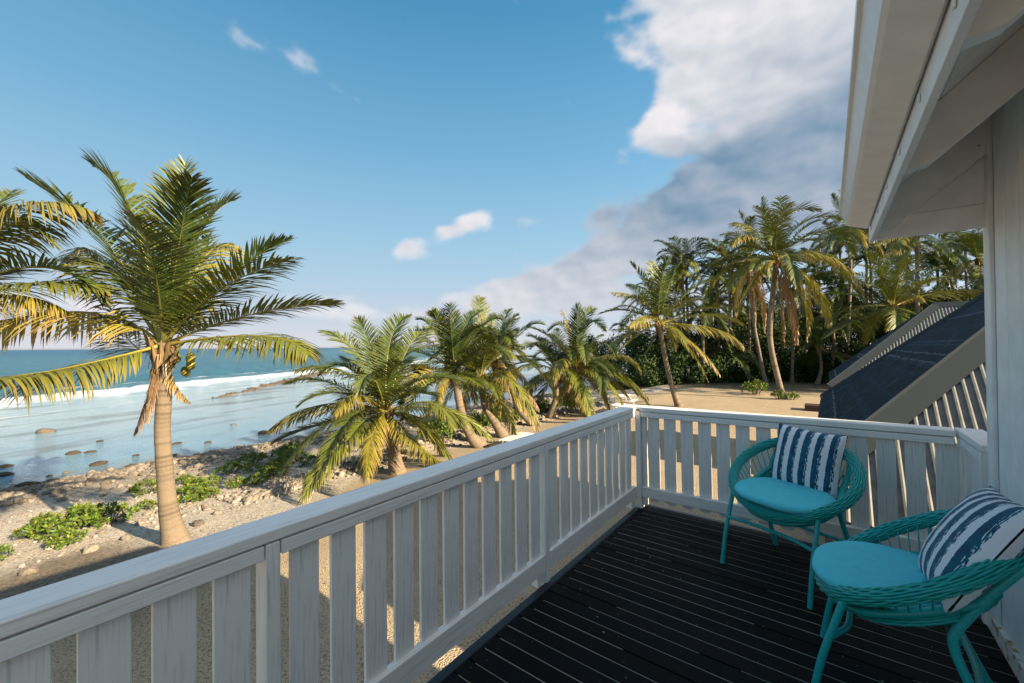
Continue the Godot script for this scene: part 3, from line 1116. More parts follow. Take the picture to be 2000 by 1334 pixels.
func make_railings() -> void:
	# along the seaward edge; it rises a little towards the far end
	var r := base("seaward_railing", V(-1.53, 0, 0))
	r.rotation.x = 0.0052
	tag(r, "long white timber railing along the seaward edge of the deck", "railing")
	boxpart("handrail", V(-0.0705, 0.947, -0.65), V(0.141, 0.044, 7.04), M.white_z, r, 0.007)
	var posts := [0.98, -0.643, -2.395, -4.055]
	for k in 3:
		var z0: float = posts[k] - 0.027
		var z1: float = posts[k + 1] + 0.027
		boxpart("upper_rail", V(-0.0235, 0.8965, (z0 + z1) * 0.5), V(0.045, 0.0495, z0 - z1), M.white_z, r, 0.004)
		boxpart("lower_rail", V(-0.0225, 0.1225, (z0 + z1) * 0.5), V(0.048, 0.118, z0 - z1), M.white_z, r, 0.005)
	var bm := baluster_mesh(0.105, 0.70, 0.02)
	var zs := []
	for k in 12:
		zs.append(-0.228 - 0.149 * k if k < 3 else 0.0)
	zs = [0.668, 0.518, 0.369, 0.220, 0.071, -0.079, -0.2285, -0.3785, -0.528, -0.763, -0.918, -1.068, -1.218, -1.368, -1.518, -1.668, -1.8175, -1.974, -2.1295, -2.285, -2.51, -2.671, -2.826, -2.981, -3.136, -3.291, -3.446, -3.601, -3.756, -3.911]
	for z in zs:
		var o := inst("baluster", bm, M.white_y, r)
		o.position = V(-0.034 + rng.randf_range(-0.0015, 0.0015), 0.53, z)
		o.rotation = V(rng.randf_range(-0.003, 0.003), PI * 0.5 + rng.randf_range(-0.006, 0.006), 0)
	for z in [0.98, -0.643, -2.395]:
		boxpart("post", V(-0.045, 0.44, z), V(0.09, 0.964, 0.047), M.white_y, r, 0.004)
	for z in [-2.325, -3.97]:
		boxpart("rail_block", V(-0.035, 0.025, z), V(0.05, 0.07, 0.09), M.white_y, r)
	# across the far end of the deck, and its short return to the house
	var e := base("end_railing", V(-1.475, 0, -4.02))
	e.rotation.z = 0.011
	tag(e, "white timber railing across the far end of the deck behind the chair", "railing")
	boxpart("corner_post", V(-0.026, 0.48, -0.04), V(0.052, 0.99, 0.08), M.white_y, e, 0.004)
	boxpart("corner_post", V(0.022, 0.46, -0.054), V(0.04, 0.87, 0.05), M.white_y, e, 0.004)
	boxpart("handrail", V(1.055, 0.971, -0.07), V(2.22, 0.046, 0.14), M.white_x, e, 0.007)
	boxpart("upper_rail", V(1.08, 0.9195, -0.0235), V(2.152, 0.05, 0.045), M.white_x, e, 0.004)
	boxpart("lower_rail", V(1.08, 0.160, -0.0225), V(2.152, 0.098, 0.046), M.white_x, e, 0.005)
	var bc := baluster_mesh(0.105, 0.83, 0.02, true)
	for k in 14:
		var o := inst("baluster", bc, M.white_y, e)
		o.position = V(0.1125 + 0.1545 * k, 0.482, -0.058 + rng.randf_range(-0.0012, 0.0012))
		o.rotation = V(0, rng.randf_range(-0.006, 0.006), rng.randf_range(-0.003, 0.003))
	var f := base("return_railing", V(0.688, 0.024, -4.02))
	tag(f, "short white return railing between the deck corner and the house wall", "railing")
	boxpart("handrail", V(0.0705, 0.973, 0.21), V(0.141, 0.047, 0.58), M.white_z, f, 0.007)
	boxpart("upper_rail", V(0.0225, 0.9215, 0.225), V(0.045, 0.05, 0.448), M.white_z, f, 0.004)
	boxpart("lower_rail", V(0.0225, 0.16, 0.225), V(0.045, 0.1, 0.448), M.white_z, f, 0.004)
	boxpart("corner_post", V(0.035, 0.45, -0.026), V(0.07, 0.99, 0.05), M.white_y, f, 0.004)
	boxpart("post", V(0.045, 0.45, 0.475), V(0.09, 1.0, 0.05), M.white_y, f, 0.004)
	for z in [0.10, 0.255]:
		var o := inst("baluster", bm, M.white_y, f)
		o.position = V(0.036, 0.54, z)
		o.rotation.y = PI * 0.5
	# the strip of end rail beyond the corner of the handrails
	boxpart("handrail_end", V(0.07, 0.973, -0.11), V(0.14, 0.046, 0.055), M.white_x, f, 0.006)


func make_house() -> void:
	var h := base("white_house", V(0.72, 0, -3.46))
	tag(h, "white boarded house wall with sloping eave at the right of the deck", "house")
	# walls: upright boards with open joints over a sheet
	boxpart("wall", V(0.09, 0.13, 2.4), V(0.12, 5.46, 4.8), M.wall, h, 0.002)
	boxpart("end_wall", V(0.80, 0.13, 0.06), V(1.3, 5.46, 0.12), M.wall, h, 0.002)
	var wb := MB.new()
	wb.box(Vector3.ZERO, V(0.022, 2.85, 0.1815), 0.007)
	var wm := wb.mesh()
	for k in 25:
		var o := inst("wall_board", wm, M.wall, h)
		o.position = V(0.016, 1.50, 0.0835 + 0.0935 + 0.187 * k)
	boxpart("corner_board", V(-0.002, 1.33, 0.045), V(0.024, 2.75, 0.072), M.wall, h, 0.006)
	boxpart("corner_board", V(0.02, 1.33, -0.012), V(0.068, 2.75, 0.024), M.wall, h, 0.006)
	boxpart("skirting_board", V(-0.007, 0.045, 2.4), V(0.028, 0.09, 4.75), M.skirting, h, 0.006)
	# a rear wing carries the end of the house on
	boxpart("rear_wing", V(4.5, 0.2, 1.95), V(6.0, 5.6, 5.6), M.wall, h, 0.01)
	# eave: rafters with level-cut tails
	var s := 0.883
	var dn := V(-0.219 - 0.281, 0, 0)
	var rz := [0.045, 1.13, 2.04, 2.98, 3.9, 4.75]
	var tail := MB.new()
	var x0 := -0.475
	var xk := -0.395
	var x1 := 0.028
	var yb := 2.302
	var yl := func(x: float) -> float: return 2.285 + s * (x + 0.425)
	var prof := [V(x0, yb, 0), V(xk, yb + 0.012, 0), V(x1, yl.call(x1), 0), V(x1, yl.call(x1) + 0.215, 0), V(x0, yl.call(x0) + 0.215, 0)]
	var hz := V(0, 0, 0.0225)
	tail.quad(prof[0] + hz, prof[1] + hz, prof[3] + hz, prof[4] + hz)
	tail.face3(prof[1] + hz, prof[2] + hz, prof[3] + hz)
	tail.quad(prof[4] - hz, prof[3] - hz, prof[1] - hz, prof[0] - hz)
	tail.face3(prof[3] - hz, prof[2] - hz, prof[1] - hz)
	for i in 5:
		var a: Vector3 = prof[i]
		var b: Vector3 = prof[(i + 1) % 5]
		tail.quad(a - hz, b - hz, b + hz, a + hz)
	var tm := tail.mesh()
	for z in rz:
		var o := inst("rafter", tm, M.eave, h)
		o.position = V(0, 0, z)
	# boards under the roof sheets
	var up := V(1, s, 0).normalized()
	var nb := V(-s, 1, 0).normalized()
	var bs := Basis(up, nb, V(0, 0, 1))
	for k in 4:
		var c := V(-0.50, 2.285 + s * (-0.50 + 0.425) + 0.215, 2.37) + up * (0.095 + 0.192 * k) + nb * 0.012
		boxpart("soffit_board", c, V(0.188, 0.02, 4.9), M.eave, h, 0.004, bs)
	boxpart("fascia_board", V(-0.487, 2.378, 2.37), V(0.024, 0.245, 4.96), M.eave, h, 0.004)
	# boxed end of the eave
	boxpart("tie_beam", V(-0.235, 2.321, -0.003), V(0.49, 0.132, 0.03), M.eave, h, 0.003)
	var inf := MB.new()
	var ia := V(-0.335, 2.388, 0.008)
	var ib := V(-0.012, 2.388, 0.008)
	var ic := V(-0.012, 2.72, 0.008)
	var iz := V(0, 0, 0.012)
	inf.face3(ia + iz, ib + iz, ic + iz)
	inf.face3(ic - iz, ib - iz, ia - iz)
	inf.quad(ia - iz, ib - iz, ib + iz, ia + iz)
	inf.quad(ib - iz, ic - iz, ic + iz, ib + iz)
	inf.quad(ic - iz, ia - iz, ia + iz, ic + iz)
	put("infill_panel", inf, M.eave, h)
	# gutter along the fascia
	var gp := [V(-0.503, 2.475, 0), V(-0.505, 2.345, 0), V(-0.513, 2.336, 0), V(-0.60, 2.366, 0), V(-0.613, 2.376, 0), V(-0.634, 2.43, 0), V(-0.640, 2.442, 0), V(-0.652, 2.446, 0), V(-0.654, 2.458, 0), V(-0.644, 2.463, 0)]
	var g := MB.new()
	var za := V(0, 0, 0.0)
	var zb := V(0, 0, 4.85)
	for i in gp.size() - 1:
		g.quad(gp[i] + za, gp[i + 1] + za, gp[i + 1] + zb, gp[i] + zb)
	for i in gp.size() - 1:
		var q: Vector3 = gp[i] + V(0.004, 0.004, 0)
		var w: Vector3 = gp[i + 1] + V(0.004, 0.004, 0)
		g.quad(q + zb, w + zb, w + za, q + za)
	for i in range(1, 5):
		g.face3(gp[0] + za, gp[i + 1] + za, gp[i] + za)
		g.face3(gp[0] + za + V(0, 0, 0.004), gp[i] + za + V(0, 0, 0.004), gp[i + 1] + za + V(0, 0, 0.004))
	put("gutter", g, M.gutter, h)
	for k in 9:
		boxpart("gutter_bracket", V(-0.503, 2.31, 0.12 + 0.42 * k), V(0.006, 0.022, 0.016), M.eave, h, 0.003)
	boxpart("rust_stain", V(-0.040, 2.70, 0.0690), V(0.012, 0.009, 0.0012), M.rust, h, 0.0004)
	# roof sheets above
	var rs := MB.new()
	rs.col = Color(1, 1, 1)
	corrugated(rs, V(-0.58, 2.285 + s * (-0.58 + 0.425) + 0.262, -0.06), V(0, 0, 1), up, nb, 5.0, func(_u): return Vector2(0.0, 0.82))
	put("roof_sheet", rs, M.iron, h)
	var top := V(-0.58, 2.285 + s * (-0.58 + 0.425) + 0.262, -0.06) + up * 0.81
	var up2 := V(1, 0.10, 0).normalized()
	var rs2 := MB.new()
	corrugated(rs2, top, V(0, 0, 1), up2, V(-0.10, 1, 0).normalized(), 5.0, func(_u): return Vector2(0.0, 6.0))
	put("roof_sheet", rs2, M.iron, h)


# ribbed roofing: u runs across the ribs, v up the slope; span(u) gives where the sheet begins and ends on v
func corrugated(mb: MB, o: Vector3, u: Vector3, v: Vector3, n: Vector3, width: float, span: Callable, pitch := 0.078) -> void:
	var prof := [[0.0, 0.0], [0.032, 0.0], [0.044, 0.017], [0.060, 0.017], [0.078, 0.0]]
	var k := 0
	var flip := u.cross(v).dot(n) < 0.0
	while k * pitch < width:
		for i in 4:
			var ua: float = k * pitch + prof[i][0]
			var ub: float = k * pitch + prof[i + 1][0]
			if ub > width + 0.001:
				break
			var sa: Vector2 = span.call(ua)
			var sb: Vector2 = span.call(ub)
			if sa.y <= sa.x and sb.y <= sb.x:
				continue
			var na: float = prof[i][1]
			var nb: float = prof[i + 1][1]
			var a := o + u * ua + v * sa.x + n * na
			var b := o + u * ub + v * sb.x + n * nb
			var c := o + u * ub + v * sb.y + n * nb
			var d := o + u * ua + v * sa.y + n * na
			if flip:
				mb.quad(a, d, c, b)
			else:
				mb.quad(a, b, c, d)
		k += 1


func hip_house(label: String, xe: float, ye: float, zn: float, zf: float, drop: float, length: float) -> void:
	var s := 0.92
	var hw := (zn - zf) * 0.5
	var b := base("hip_roofed_house", V(xe, 0, (zn + zf) * 0.5))
	tag(b, label, "house", "low houses with hipped iron roofs beside the deck")
	var sl := sqrt(1.0 + s * s)
	# sheet on the side towards the deck, carried down a little lower than the hip end
	var vn := V(0, s, -1) / sl
	var nn := V(0, 1, s) / sl
	var L := hw * sl
	var lo := drop * sl
	var near := MB.new()
	corrugated(near, V(0, ye, hw), V(1, 0, 0), vn, nn, length, func(u): return Vector2(-lo, minf(u, hw) * sl))
	put("roof_sheet", near, M.iron, b)
	# the side turned away
	var far := MB.new()
	corrugated(far, V(0, ye, -hw), V(1, 0, 0), V(0, s, 1) / sl, V(0, 1, -s) / sl, length, func(u): return Vector2(-0.05, minf(u, hw) * sl))
	put("roof_sheet", far, M.iron, b)
	# the hip end, towards the sea
	var end := MB.new()
	corrugated(end, V(0, ye, hw), V(0, 0, -1), V(1, s, 0) / sl, V(-s, 1, 0) / sl, hw * 2.0, func(u): return Vector2(-0.07, minf(u, 2.0 * hw - u) * sl))
	put("hip_end", end, M.iron_blue, b)
	# rows of lead-headed nails and scratches across the hip end
	var hn := MB.new()
	hn.col = Color(1, 1, 1)
	for f in [0.05, 0.30, 0.33, 0.62]:
		for k in int(hw * 2.0 / 0.156):
			var u := 0.052 + 0.156 * k
			var top := minf(u, 2.0 * hw - u) * sl
			var vv: float = f * hw * sl
			if vv > top - 0.15 or rng.randf() < 0.15:
				continue
			var p: Vector3 = V(0, ye, hw) + V(0, 0, -1) * u + V(1, s, 0) / sl * (vv + rng.randf_range(-0.012, 0.012)) + V(-s, 1, 0) / sl * 0.020
			hn.box(p, V(0.034, 0.010, 0.013), 0.003, Basis(V(1, s, 0) / sl, V(-s, 1, 0) / sl, V(0, 0, 1)))
	put("roofing_nails", hn, M.screw, b).set_meta("kind", "stuff")
	# folded cappings
	var apex := V(hw, ye + s * hw, 0)
	for q in [[V(-drop, ye - s * drop, hw + drop), apex, nn, V(-s, 1, 0) / sl], [V(-0.04, ye - 0.04 * s, -hw - 0.04), apex, V(0, 1, -s) / sl, V(-s, 1, 0) / sl]]:
		var a: Vector3 = q[0]
		var dd: Vector3 = (q[1] - a).normalized()
		var n1: Vector3 = q[2]
		var n2: Vector3 = q[3]
		var w1: Vector3 = dd.cross(n1).normalized()
		if w1.y > 0.0:
			w1 = -w1
		var w2: Vector3 = dd.cross(n2).normalized()
		if w2.y > 0.0:
			w2 = -w2
		var cp := MB.new()
		var e: Vector3 = q[1] + dd * 0.05
		var lift := (n1 + n2).normalized()
		var fold := lift * 0.062
		var o1 := n1 * 0.022 + w1 * 0.20
		var o2 := n2 * 0.022 + w2 * 0.06
		var t1 := fold + w1 * 0.018
		var t2 := fold + w2 * 0.018
		for k in 1:
			sheet2(cp, a + o1, e + o1, a + t1, e + t1, n1)
			sheet2(cp, a + t1, e + t1, a + lift * 0.076, e + lift * 0.076, n1)
			sheet2(cp, a + lift * 0.076, e + lift * 0.076, a + t2, e + t2, n2)
			sheet2(cp, a + t2, e + t2, a + o2, e + o2, n2)
		put("hip_capping", cp, M.flashing, b)
	var rc := MB.new()
	var r0 := apex + V(-0.02, 0.075, 0)
	var r1 := V(length, apex.y + 0.075, 0)
	sheet2(rc, r0, r1, r0 + vn * -0.22 + nn * -0.03, r1 + vn * -0.22 + nn * -0.03, nn)
	sheet2(rc, r0, r1, r0 + V(0, -s, -1) / sl * 0.22, r1 + V(0, -s, -1) / sl * 0.22, V(0, 1, -s))
	put("ridge_capping", rc, M.flashing, b)
	# fixing screws on the ribs of the near side
	var sc := MB.new()
	for k in int(hw / 0.234):
		for f in [0.28, 0.86]:
			var u := 0.052 + 0.234 * k
			if u > hw:
				continue
			var p: Vector3 = V(0, ye, hw) + V(u, 0, 0) + vn * (u * sl * f) + nn * 0.019
			sc.box(p, V(0.016, 0.008, 0.016), 0.002)
	sc.col = Color(1, 1, 1)
	put("roofing_screws", sc, M.screw, b).set_meta("kind", "stuff")
	# walls, posts and eave boards below
	boxpart("wall", V(length * 0.5 + 0.6, (ye - 2.6) * 0.5 - 0.05, 0), V(length - 0.6, ye + 2.4, hw * 2.0 - 0.9), M.cream_wall, b, 0.01)
	for z in [hw - 0.25, 0.0, -hw + 0.25]:
		boxpart("veranda_post", V(0.16, (ye - 2.6) * 0.5 - 0.05, z), V(0.09, ye + 2.5, 0.09), M.cream_wall, b)
	boxpart("eave_beam", V(0.16, ye + 0.0, 0), V(0.045, 0.11, hw * 2.0 - 0.3), M.brown_wood, b)
	boxpart("veranda_floor", V(0.7, -2.28, 0), V(1.4, 0.12, hw * 2.0 - 0.4), M.brown_wood, b)


func sheet2(mb: MB, a: Vector3, b: Vector3, c: Vector3, d: Vector3, up: Vector3) -> void:
	if (b - a).cross(d - a).dot(up) < 0.0:
		mb.quad(a, c, d, b)
	else:
		mb.quad(a, b, d, c)


# ---------------------------------------------------------------- chairs
func ring_pt(t: float, a: float, b: float, c: Vector3, tilt: float) -> Vector3:
	return c + V(a * cos(t), b * sin(t) * sin(tilt), -b * sin(t) * cos(tilt))


func smooth_path(p: Array, n: int) -> PackedVector3Array:
	var cur := Curve3D.new()
	for i in p.size():
		var a: Vector3 = p[maxi(i - 1, 0)]
		var b: Vector3 = p[mini(i + 1, p.size() - 1)]
		var t := (b - a) / 6.0
		cur.add_point(p[i], -t, t)
	var out := PackedVector3Array()
	var L := cur.get_baked_length()
	for i in n:
		out.append(cur.sample_baked(L * i / (n - 1), true))
	return out


func wrapped(mb: MB, p: PackedVector3Array, r: float, per: float) -> void:
	# cord wound round a tube: the radius swells at every turn
	var L := 0.0
	for i in p.size() - 1:
		L += p[i].distance_to(p[i + 1])
	var cur := Curve3D.new()
	for q in p:
		cur.add_point(q)
	var n := int(L / per) * 3
	var pts := PackedVector3Array()
	var rad := []
	for i in n + 1:
		pts.append(cur.sample_baked(L * i / n))
		rad.append(r * (1.0 + [0.0, 0.11, 0.11][i % 3]))
	mb.tube(pts, rad, 9)


const RC := Vector3(0, 0.677, 0)
const TILT := 0.57


func make_chair(label: String) -> Node3D:
	var ch := base("wicker_chair")
	tag(ch, label, "chair", "turquoise round wicker chairs on the deck")
	# frame
	for sx in [-1.0, 1.0]:
		var f := MB.new()
		f.tube(smooth_path([V(0.295 * sx, 0.0, 0.345), V(0.292 * sx, 0.25, 0.30), V(0.285 * sx, 0.545, 0.215)], 10), [0.0148], 12)
		put("front_leg", f, M.frame_paint, ch)
		var r := MB.new()
		r.tube(smooth_path([V(0.285 * sx, 0.0, -0.285), V(0.275 * sx, 0.20, -0.195), V(0.262 * sx, 0.40, -0.112), V(0.257 * sx, 0.455, -0.098), V(0.254 * sx, 0.51, -0.103), V(0.250 * sx, 0.67, -0.185), V(0.245 * sx, 0.78, -0.255), V(0.23 * sx, 0.845, -0.31)], 40), [0.0165], 12)
		put("rear_leg", r, M.frame_paint, ch)
	var fs := MB.new()
	fs.tube(smooth_path([V(-0.29, 0.33, 0.285), V(-0.13, 0.32, 0.225), V(0.13, 0.32, 0.225), V(0.29, 0.33, 0.285)], 16), [0.0125], 10)
	put("stretcher", fs, M.frame_paint, ch)
	var rs := MB.new()
	rs.tube(smooth_path([V(-0.27, 0.27, -0.165), V(0.0, 0.26, -0.185), V(0.27, 0.27, -0.165)], 10), [0.012], 10)
	put("stretcher", rs, M.frame_paint, ch)
	var bs := MB.new()
	wrapped(bs, smooth_path([V(-0.255, 0.475, -0.10), V(0.0, 0.435, -0.11), V(0.255, 0.475, -0.10)], 20), 0.018, 0.0075)
	var us := MB.new()
	wrapped(us, smooth_path([V(0.25, 0.64, -0.165), V(0.288, 0.545, 0.02), V(0.25, 0.475, 0.16), V(0.13, 0.43, 0.255), V(0.0, 0.42, 0.275), V(-0.13, 0.43, 0.255), V(-0.25, 0.475, 0.16), V(-0.288, 0.545, 0.02), V(-0.25, 0.64, -0.165)], 60), 0.0165, 0.0075)
	put("wound_rail", us, M.wicker, ch)
	put("wound_rail", bs, M.wicker, ch)
	# woven rim: a core, and strands that ride over and under the stakes
	var A := 0.385
	var B := 0.372
	var nrm := V(0, cos(TILT), sin(TILT))
	var rim := MB.new()
	var n := 168
	var rows := []
	for i in n + 1:
		var t := TAU * i / n
		var c := ring_pt(t, A, B, RC, TILT)
		var rad := (c - RC).normalized()
		var row := []
		for k in 12:
			var ph := TAU * k / 12
			row.append(c + rad * cos(ph) * 0.026 + nrm * sin(ph) * 0.025)
		rows.append(row)
	rim.sheet(rows, true)
	for k in 18:
		var ph := TAU * k / 18.0
		var p := PackedVector3Array()
		for i in n:
			var t := TAU * i / n
			var c := ring_pt(t, A, B, RC, TILT)
			var rad := (c - RC).normalized()
			var lift := 0.0034 * cos(PI * (i / 3.0 + k)) + 0.0012 * sin(t * 23.0 + k * 1.7)
			p.append(c + rad * cos(ph + 0.05 * sin(t * 11.0 + k)) * (0.030 + lift) + nrm * sin(ph + 0.05 * sin(t * 11.0 + k)) * (0.027 + lift))
		rim.tube(p, [0.0052], 5, true)
	put("woven_rim", rim, M.wicker, ch)
	# inner hoop and seat hoop, with cords strung between
	var c2 := V(0, 0.530, -0.01)
	var t2 := 0.46
	var hoop := MB.new()
	for k in 5:
		var p := PackedVector3Array()
		for i in 120:
			var t := TAU * i / 120
			var o := V(0, (k - 2) * 0.0095, 0)
			var c := ring_pt(t, 0.272 + 0.004 * absf(k - 2) + 0.002 * cos(PI * (i / 2.0 + k)), 0.262 + 0.004 * absf(k - 2) + 0.002 * cos(PI * (i / 2.0 + k)), c2 + o, t2)
			p.append(c)
		hoop.tube(p, [0.0062], 6, true)
	put("woven_hoop", hoop, M.wicker, ch)
	var cords := MB.new()
	for i in 48:
		var t := TAU * i / 48
		var a := ring_pt(t, A - 0.03, B - 0.03, RC, TILT)
		var b := ring_pt(t, 0.272, 0.262, c2, t2)
		cords.tube(PackedVector3Array([a, a.lerp(b, 0.5) + V(0, -0.006, 0), b]), [0.0034], 5, false, false)
	put("cords", cords, M.wicker, ch)
	# seat web under the pad
	var web := MB.new()
	for i in 11:
		var x := -0.25 + 0.05 * i
		var zz := 0.25 * sqrt(maxf(0.0, 1.0 - pow(x / 0.272, 2.0)))
		web.tube(PackedVector3Array([V(x, 0.505 - zz * 0.40, zz * 0.9 - 0.01), V(x, 0.49, -0.01), V(x, 0.505 + zz * 0.40, -zz * 0.9 - 0.01)]), [0.005], 5)
	put("seat_web", web, M.wicker, ch)
	return ch


func make_pad() -> ArrayMesh:
	# D-shaped pad with a rounded edge
	var mb := MB.new()
	var n := 64
	var prof := [[0.0, 0.031], [0.45, 0.031], [0.80, 0.030], [0.93, 0.026], [0.985, 0.016], [1.0, 0.0], [0.985, -0.016], [0.93, -0.023], [0.6, -0.025], [0.0, -0.025]]
	var rows := []
	for q in prof:
		var row := []
		for i in n:
			var t := TAU * i / n
			var cx := signf(cos(t)) * pow(absf(cos(t)), 0.80)
			var cz := signf(sin(t)) * pow(absf(sin(t)), 0.92)
			var z := 0.095 + 0.252 * cz
			var x := 0.300 * cx
			var p := V(x * q[0], q[1] + 0.0035 * nz.get_noise_2d(x * q[0] * 9.0, z * q[0] * 9.0), z * q[0])
			row.append(p)
		rows.append(row)
	mb.sheet(rows, true)
	return mb.mesh()


func make_pillow_tex() -> ImageTexture:
	var W := 512
	var im := Image.create_empty(W, W, false, Image.FORMAT_RGB8)
	var f := FastNoiseLite.new()
	f.seed = 5
	f.frequency = 0.02
	f.fractal_octaves = 4
	var g := FastNoiseLite.new()
	g.seed = 6
	g.frequency = 0.09
	g.fractal_octaves = 3
	# centre, half width of each painted stripe, and how dry its right edge is
	var st := [[0.045, 0.040, 0.2], [0.205, 0.040, 0.6], [0.375, 0.050, 0.8], [0.545, 0.056, 1.0], [0.715, 0.052, 1.2], [0.885, 0.046, 0.9], [1.02, 0.03, 0.3]]
	var navy := Color(0.0, 0.26, 0.37)
	var teal := Color(0.0, 0.42, 0.48)
	var cloth := Color(0.90, 0.885, 0.89)
	for y in W:
		for x in W:
			var u := x / float(W)
			var v := y / float(W)
			var c := cloth
			for s in st:
				var wob: float = 0.006 * f.get_noise_2d(s[0] * 900.0, v * 420.0)
				var d: float = u - s[0] - wob
				var left: float = d + s[1]
				var right: float = s[1] - d
				var rough: float = g.get_noise_2d(x * 0.9 + s[0] * 500.0, y * 0.28)
				var edge_l: float = 0.004 * g.get_noise_2d(x * 1.0, y * 0.6)
				if left < edge_l:
					continue
				var lim: float = 0.009 * s[2] * (0.4 + rough * 2.0)
				var ink := right > lim
				# dry brush: white streaks near the right edge
				if ink and right < 0.036 * s[2]:
					var q: float = g.get_noise_2d(x * 1.6 + 90.0, y * 0.22 + s[0] * 700.0)
					if q > 0.24:
						ink = false
				if ink:
					var tl := clampf(0.5 + f.get_noise_2d(x * 0.5, y * 0.5) * 1.3, 0.0, 1.0)
					c = navy.lerp(teal, tl * 0.55)
			im.set_pixel(x, y, c)
	return ImageTexture.create_from_image(im)


func make_pillow() -> ArrayMesh:
	var mb := MB.new()
	var n := 33
	for side in [1.0, -1.0]:
		var rows := []
		for i in n:
			var v := -1.0 + 2.0 * i / (n - 1)
			var row := []
			for j in n:
				var u := -1.0 + 2.0 * j / (n - 1)
				var px := u * 0.225 * (1.0 - 0.06 * (1.0 - v * v))
				var py := v * 0.225 * (1.0 - 0.06 * (1.0 - u * u))
				var th := 0.078 * pow(maxf(0.0, (1.0 - pow(absf(u), 2.6)) * (1.0 - pow(absf(v), 2.6))), 0.55) + 0.003
				th += 0.006 * nz.get_noise_2d(u * 4.0 + 3.0 * side, v * 4.0) * (1.0 - u * u)
				row.append(V(px, py, th * side))
			rows.append(row)
		if side < 0.0:
			for r in rows:
				r.reverse()
		mb.sheet(rows)
	for k in mb.uv.size():
		mb.uv[k] = Vector2(mb.v[k].x / 0.45 + 0.5, 0.5 - mb.v[k].y / 0.45)
	return mb.mesh()


# ---------------------------------------------------------------- beach furniture
func make_lounger(at: Vector3, turn: float, label: String) -> void:
	var t := base("sun_lounger", at, turn)
	tag(t, label, "lounger", "white plastic sun loungers on the sand")
	boxpart("side_rail", V(-0.31, 0.33, 0), V(0.05, 0.06, 1.9), M.plastic, t, 0.01)
	boxpart("side_rail", V(0.31, 0.33, 0), V(0.05, 0.06, 1.9), M.plastic, t, 0.01)
	var mb := MB.new()
	mb.box(Vector3.ZERO, V(0.57, 0.02, 0.075), 0.004)
	var sm := mb.mesh()
	for k in 21:
		var o := inst("slat", sm, M.plastic, t)
		o.position = V(0, 0.352, -0.9 + 0.09 * k)
	for sx in [-0.29, 0.29]:
		for sz in [-0.72, 0.66]:
			var l := MB.new()
			l.bar(V(sx, 0.31, sz), V(sx * 1.05, 0.0, sz + 0.08), 0.05, 0.04, V(1, 0, 0))
			put("leg", l, M.plastic, t)


func make_picnic_table(at: Vector3, turn: float) -> void:
	var t := base("picnic_table", at, turn)
	tag(t, "white picnic table with attached benches on the sand under the palms", "picnic table")
	for k in 5:
		boxpart("table_plank", V(-0.32 + 0.16 * k, 0.74, 0), V(0.145, 0.035, 1.7), M.plastic, t)
	for s in [-1, 1]:
		for k in 2:
			boxpart("bench_plank", V(s * (0.68 + 0.15 * k), 0.44, 0), V(0.135, 0.035, 1.7), M.plastic, t)
		boxpart("bench_bearer", V(0, 0.40, s * 0.6), V(1.75, 0.08, 0.04), M.plastic, t)
		boxpart("top_bearer", V(0, 0.70, s * 0.6), V(0.8, 0.06, 0.04), M.plastic, t)
		for q in [-1, 1]:
			var l := MB.new()
			l.bar(V(q * 0.26, 0.70, s * 0.56), V(q * 0.72, 0.0, s * 0.56), 0.09, 0.04, V(0, 0, 1))
			put("leg", l, M.plastic, t)


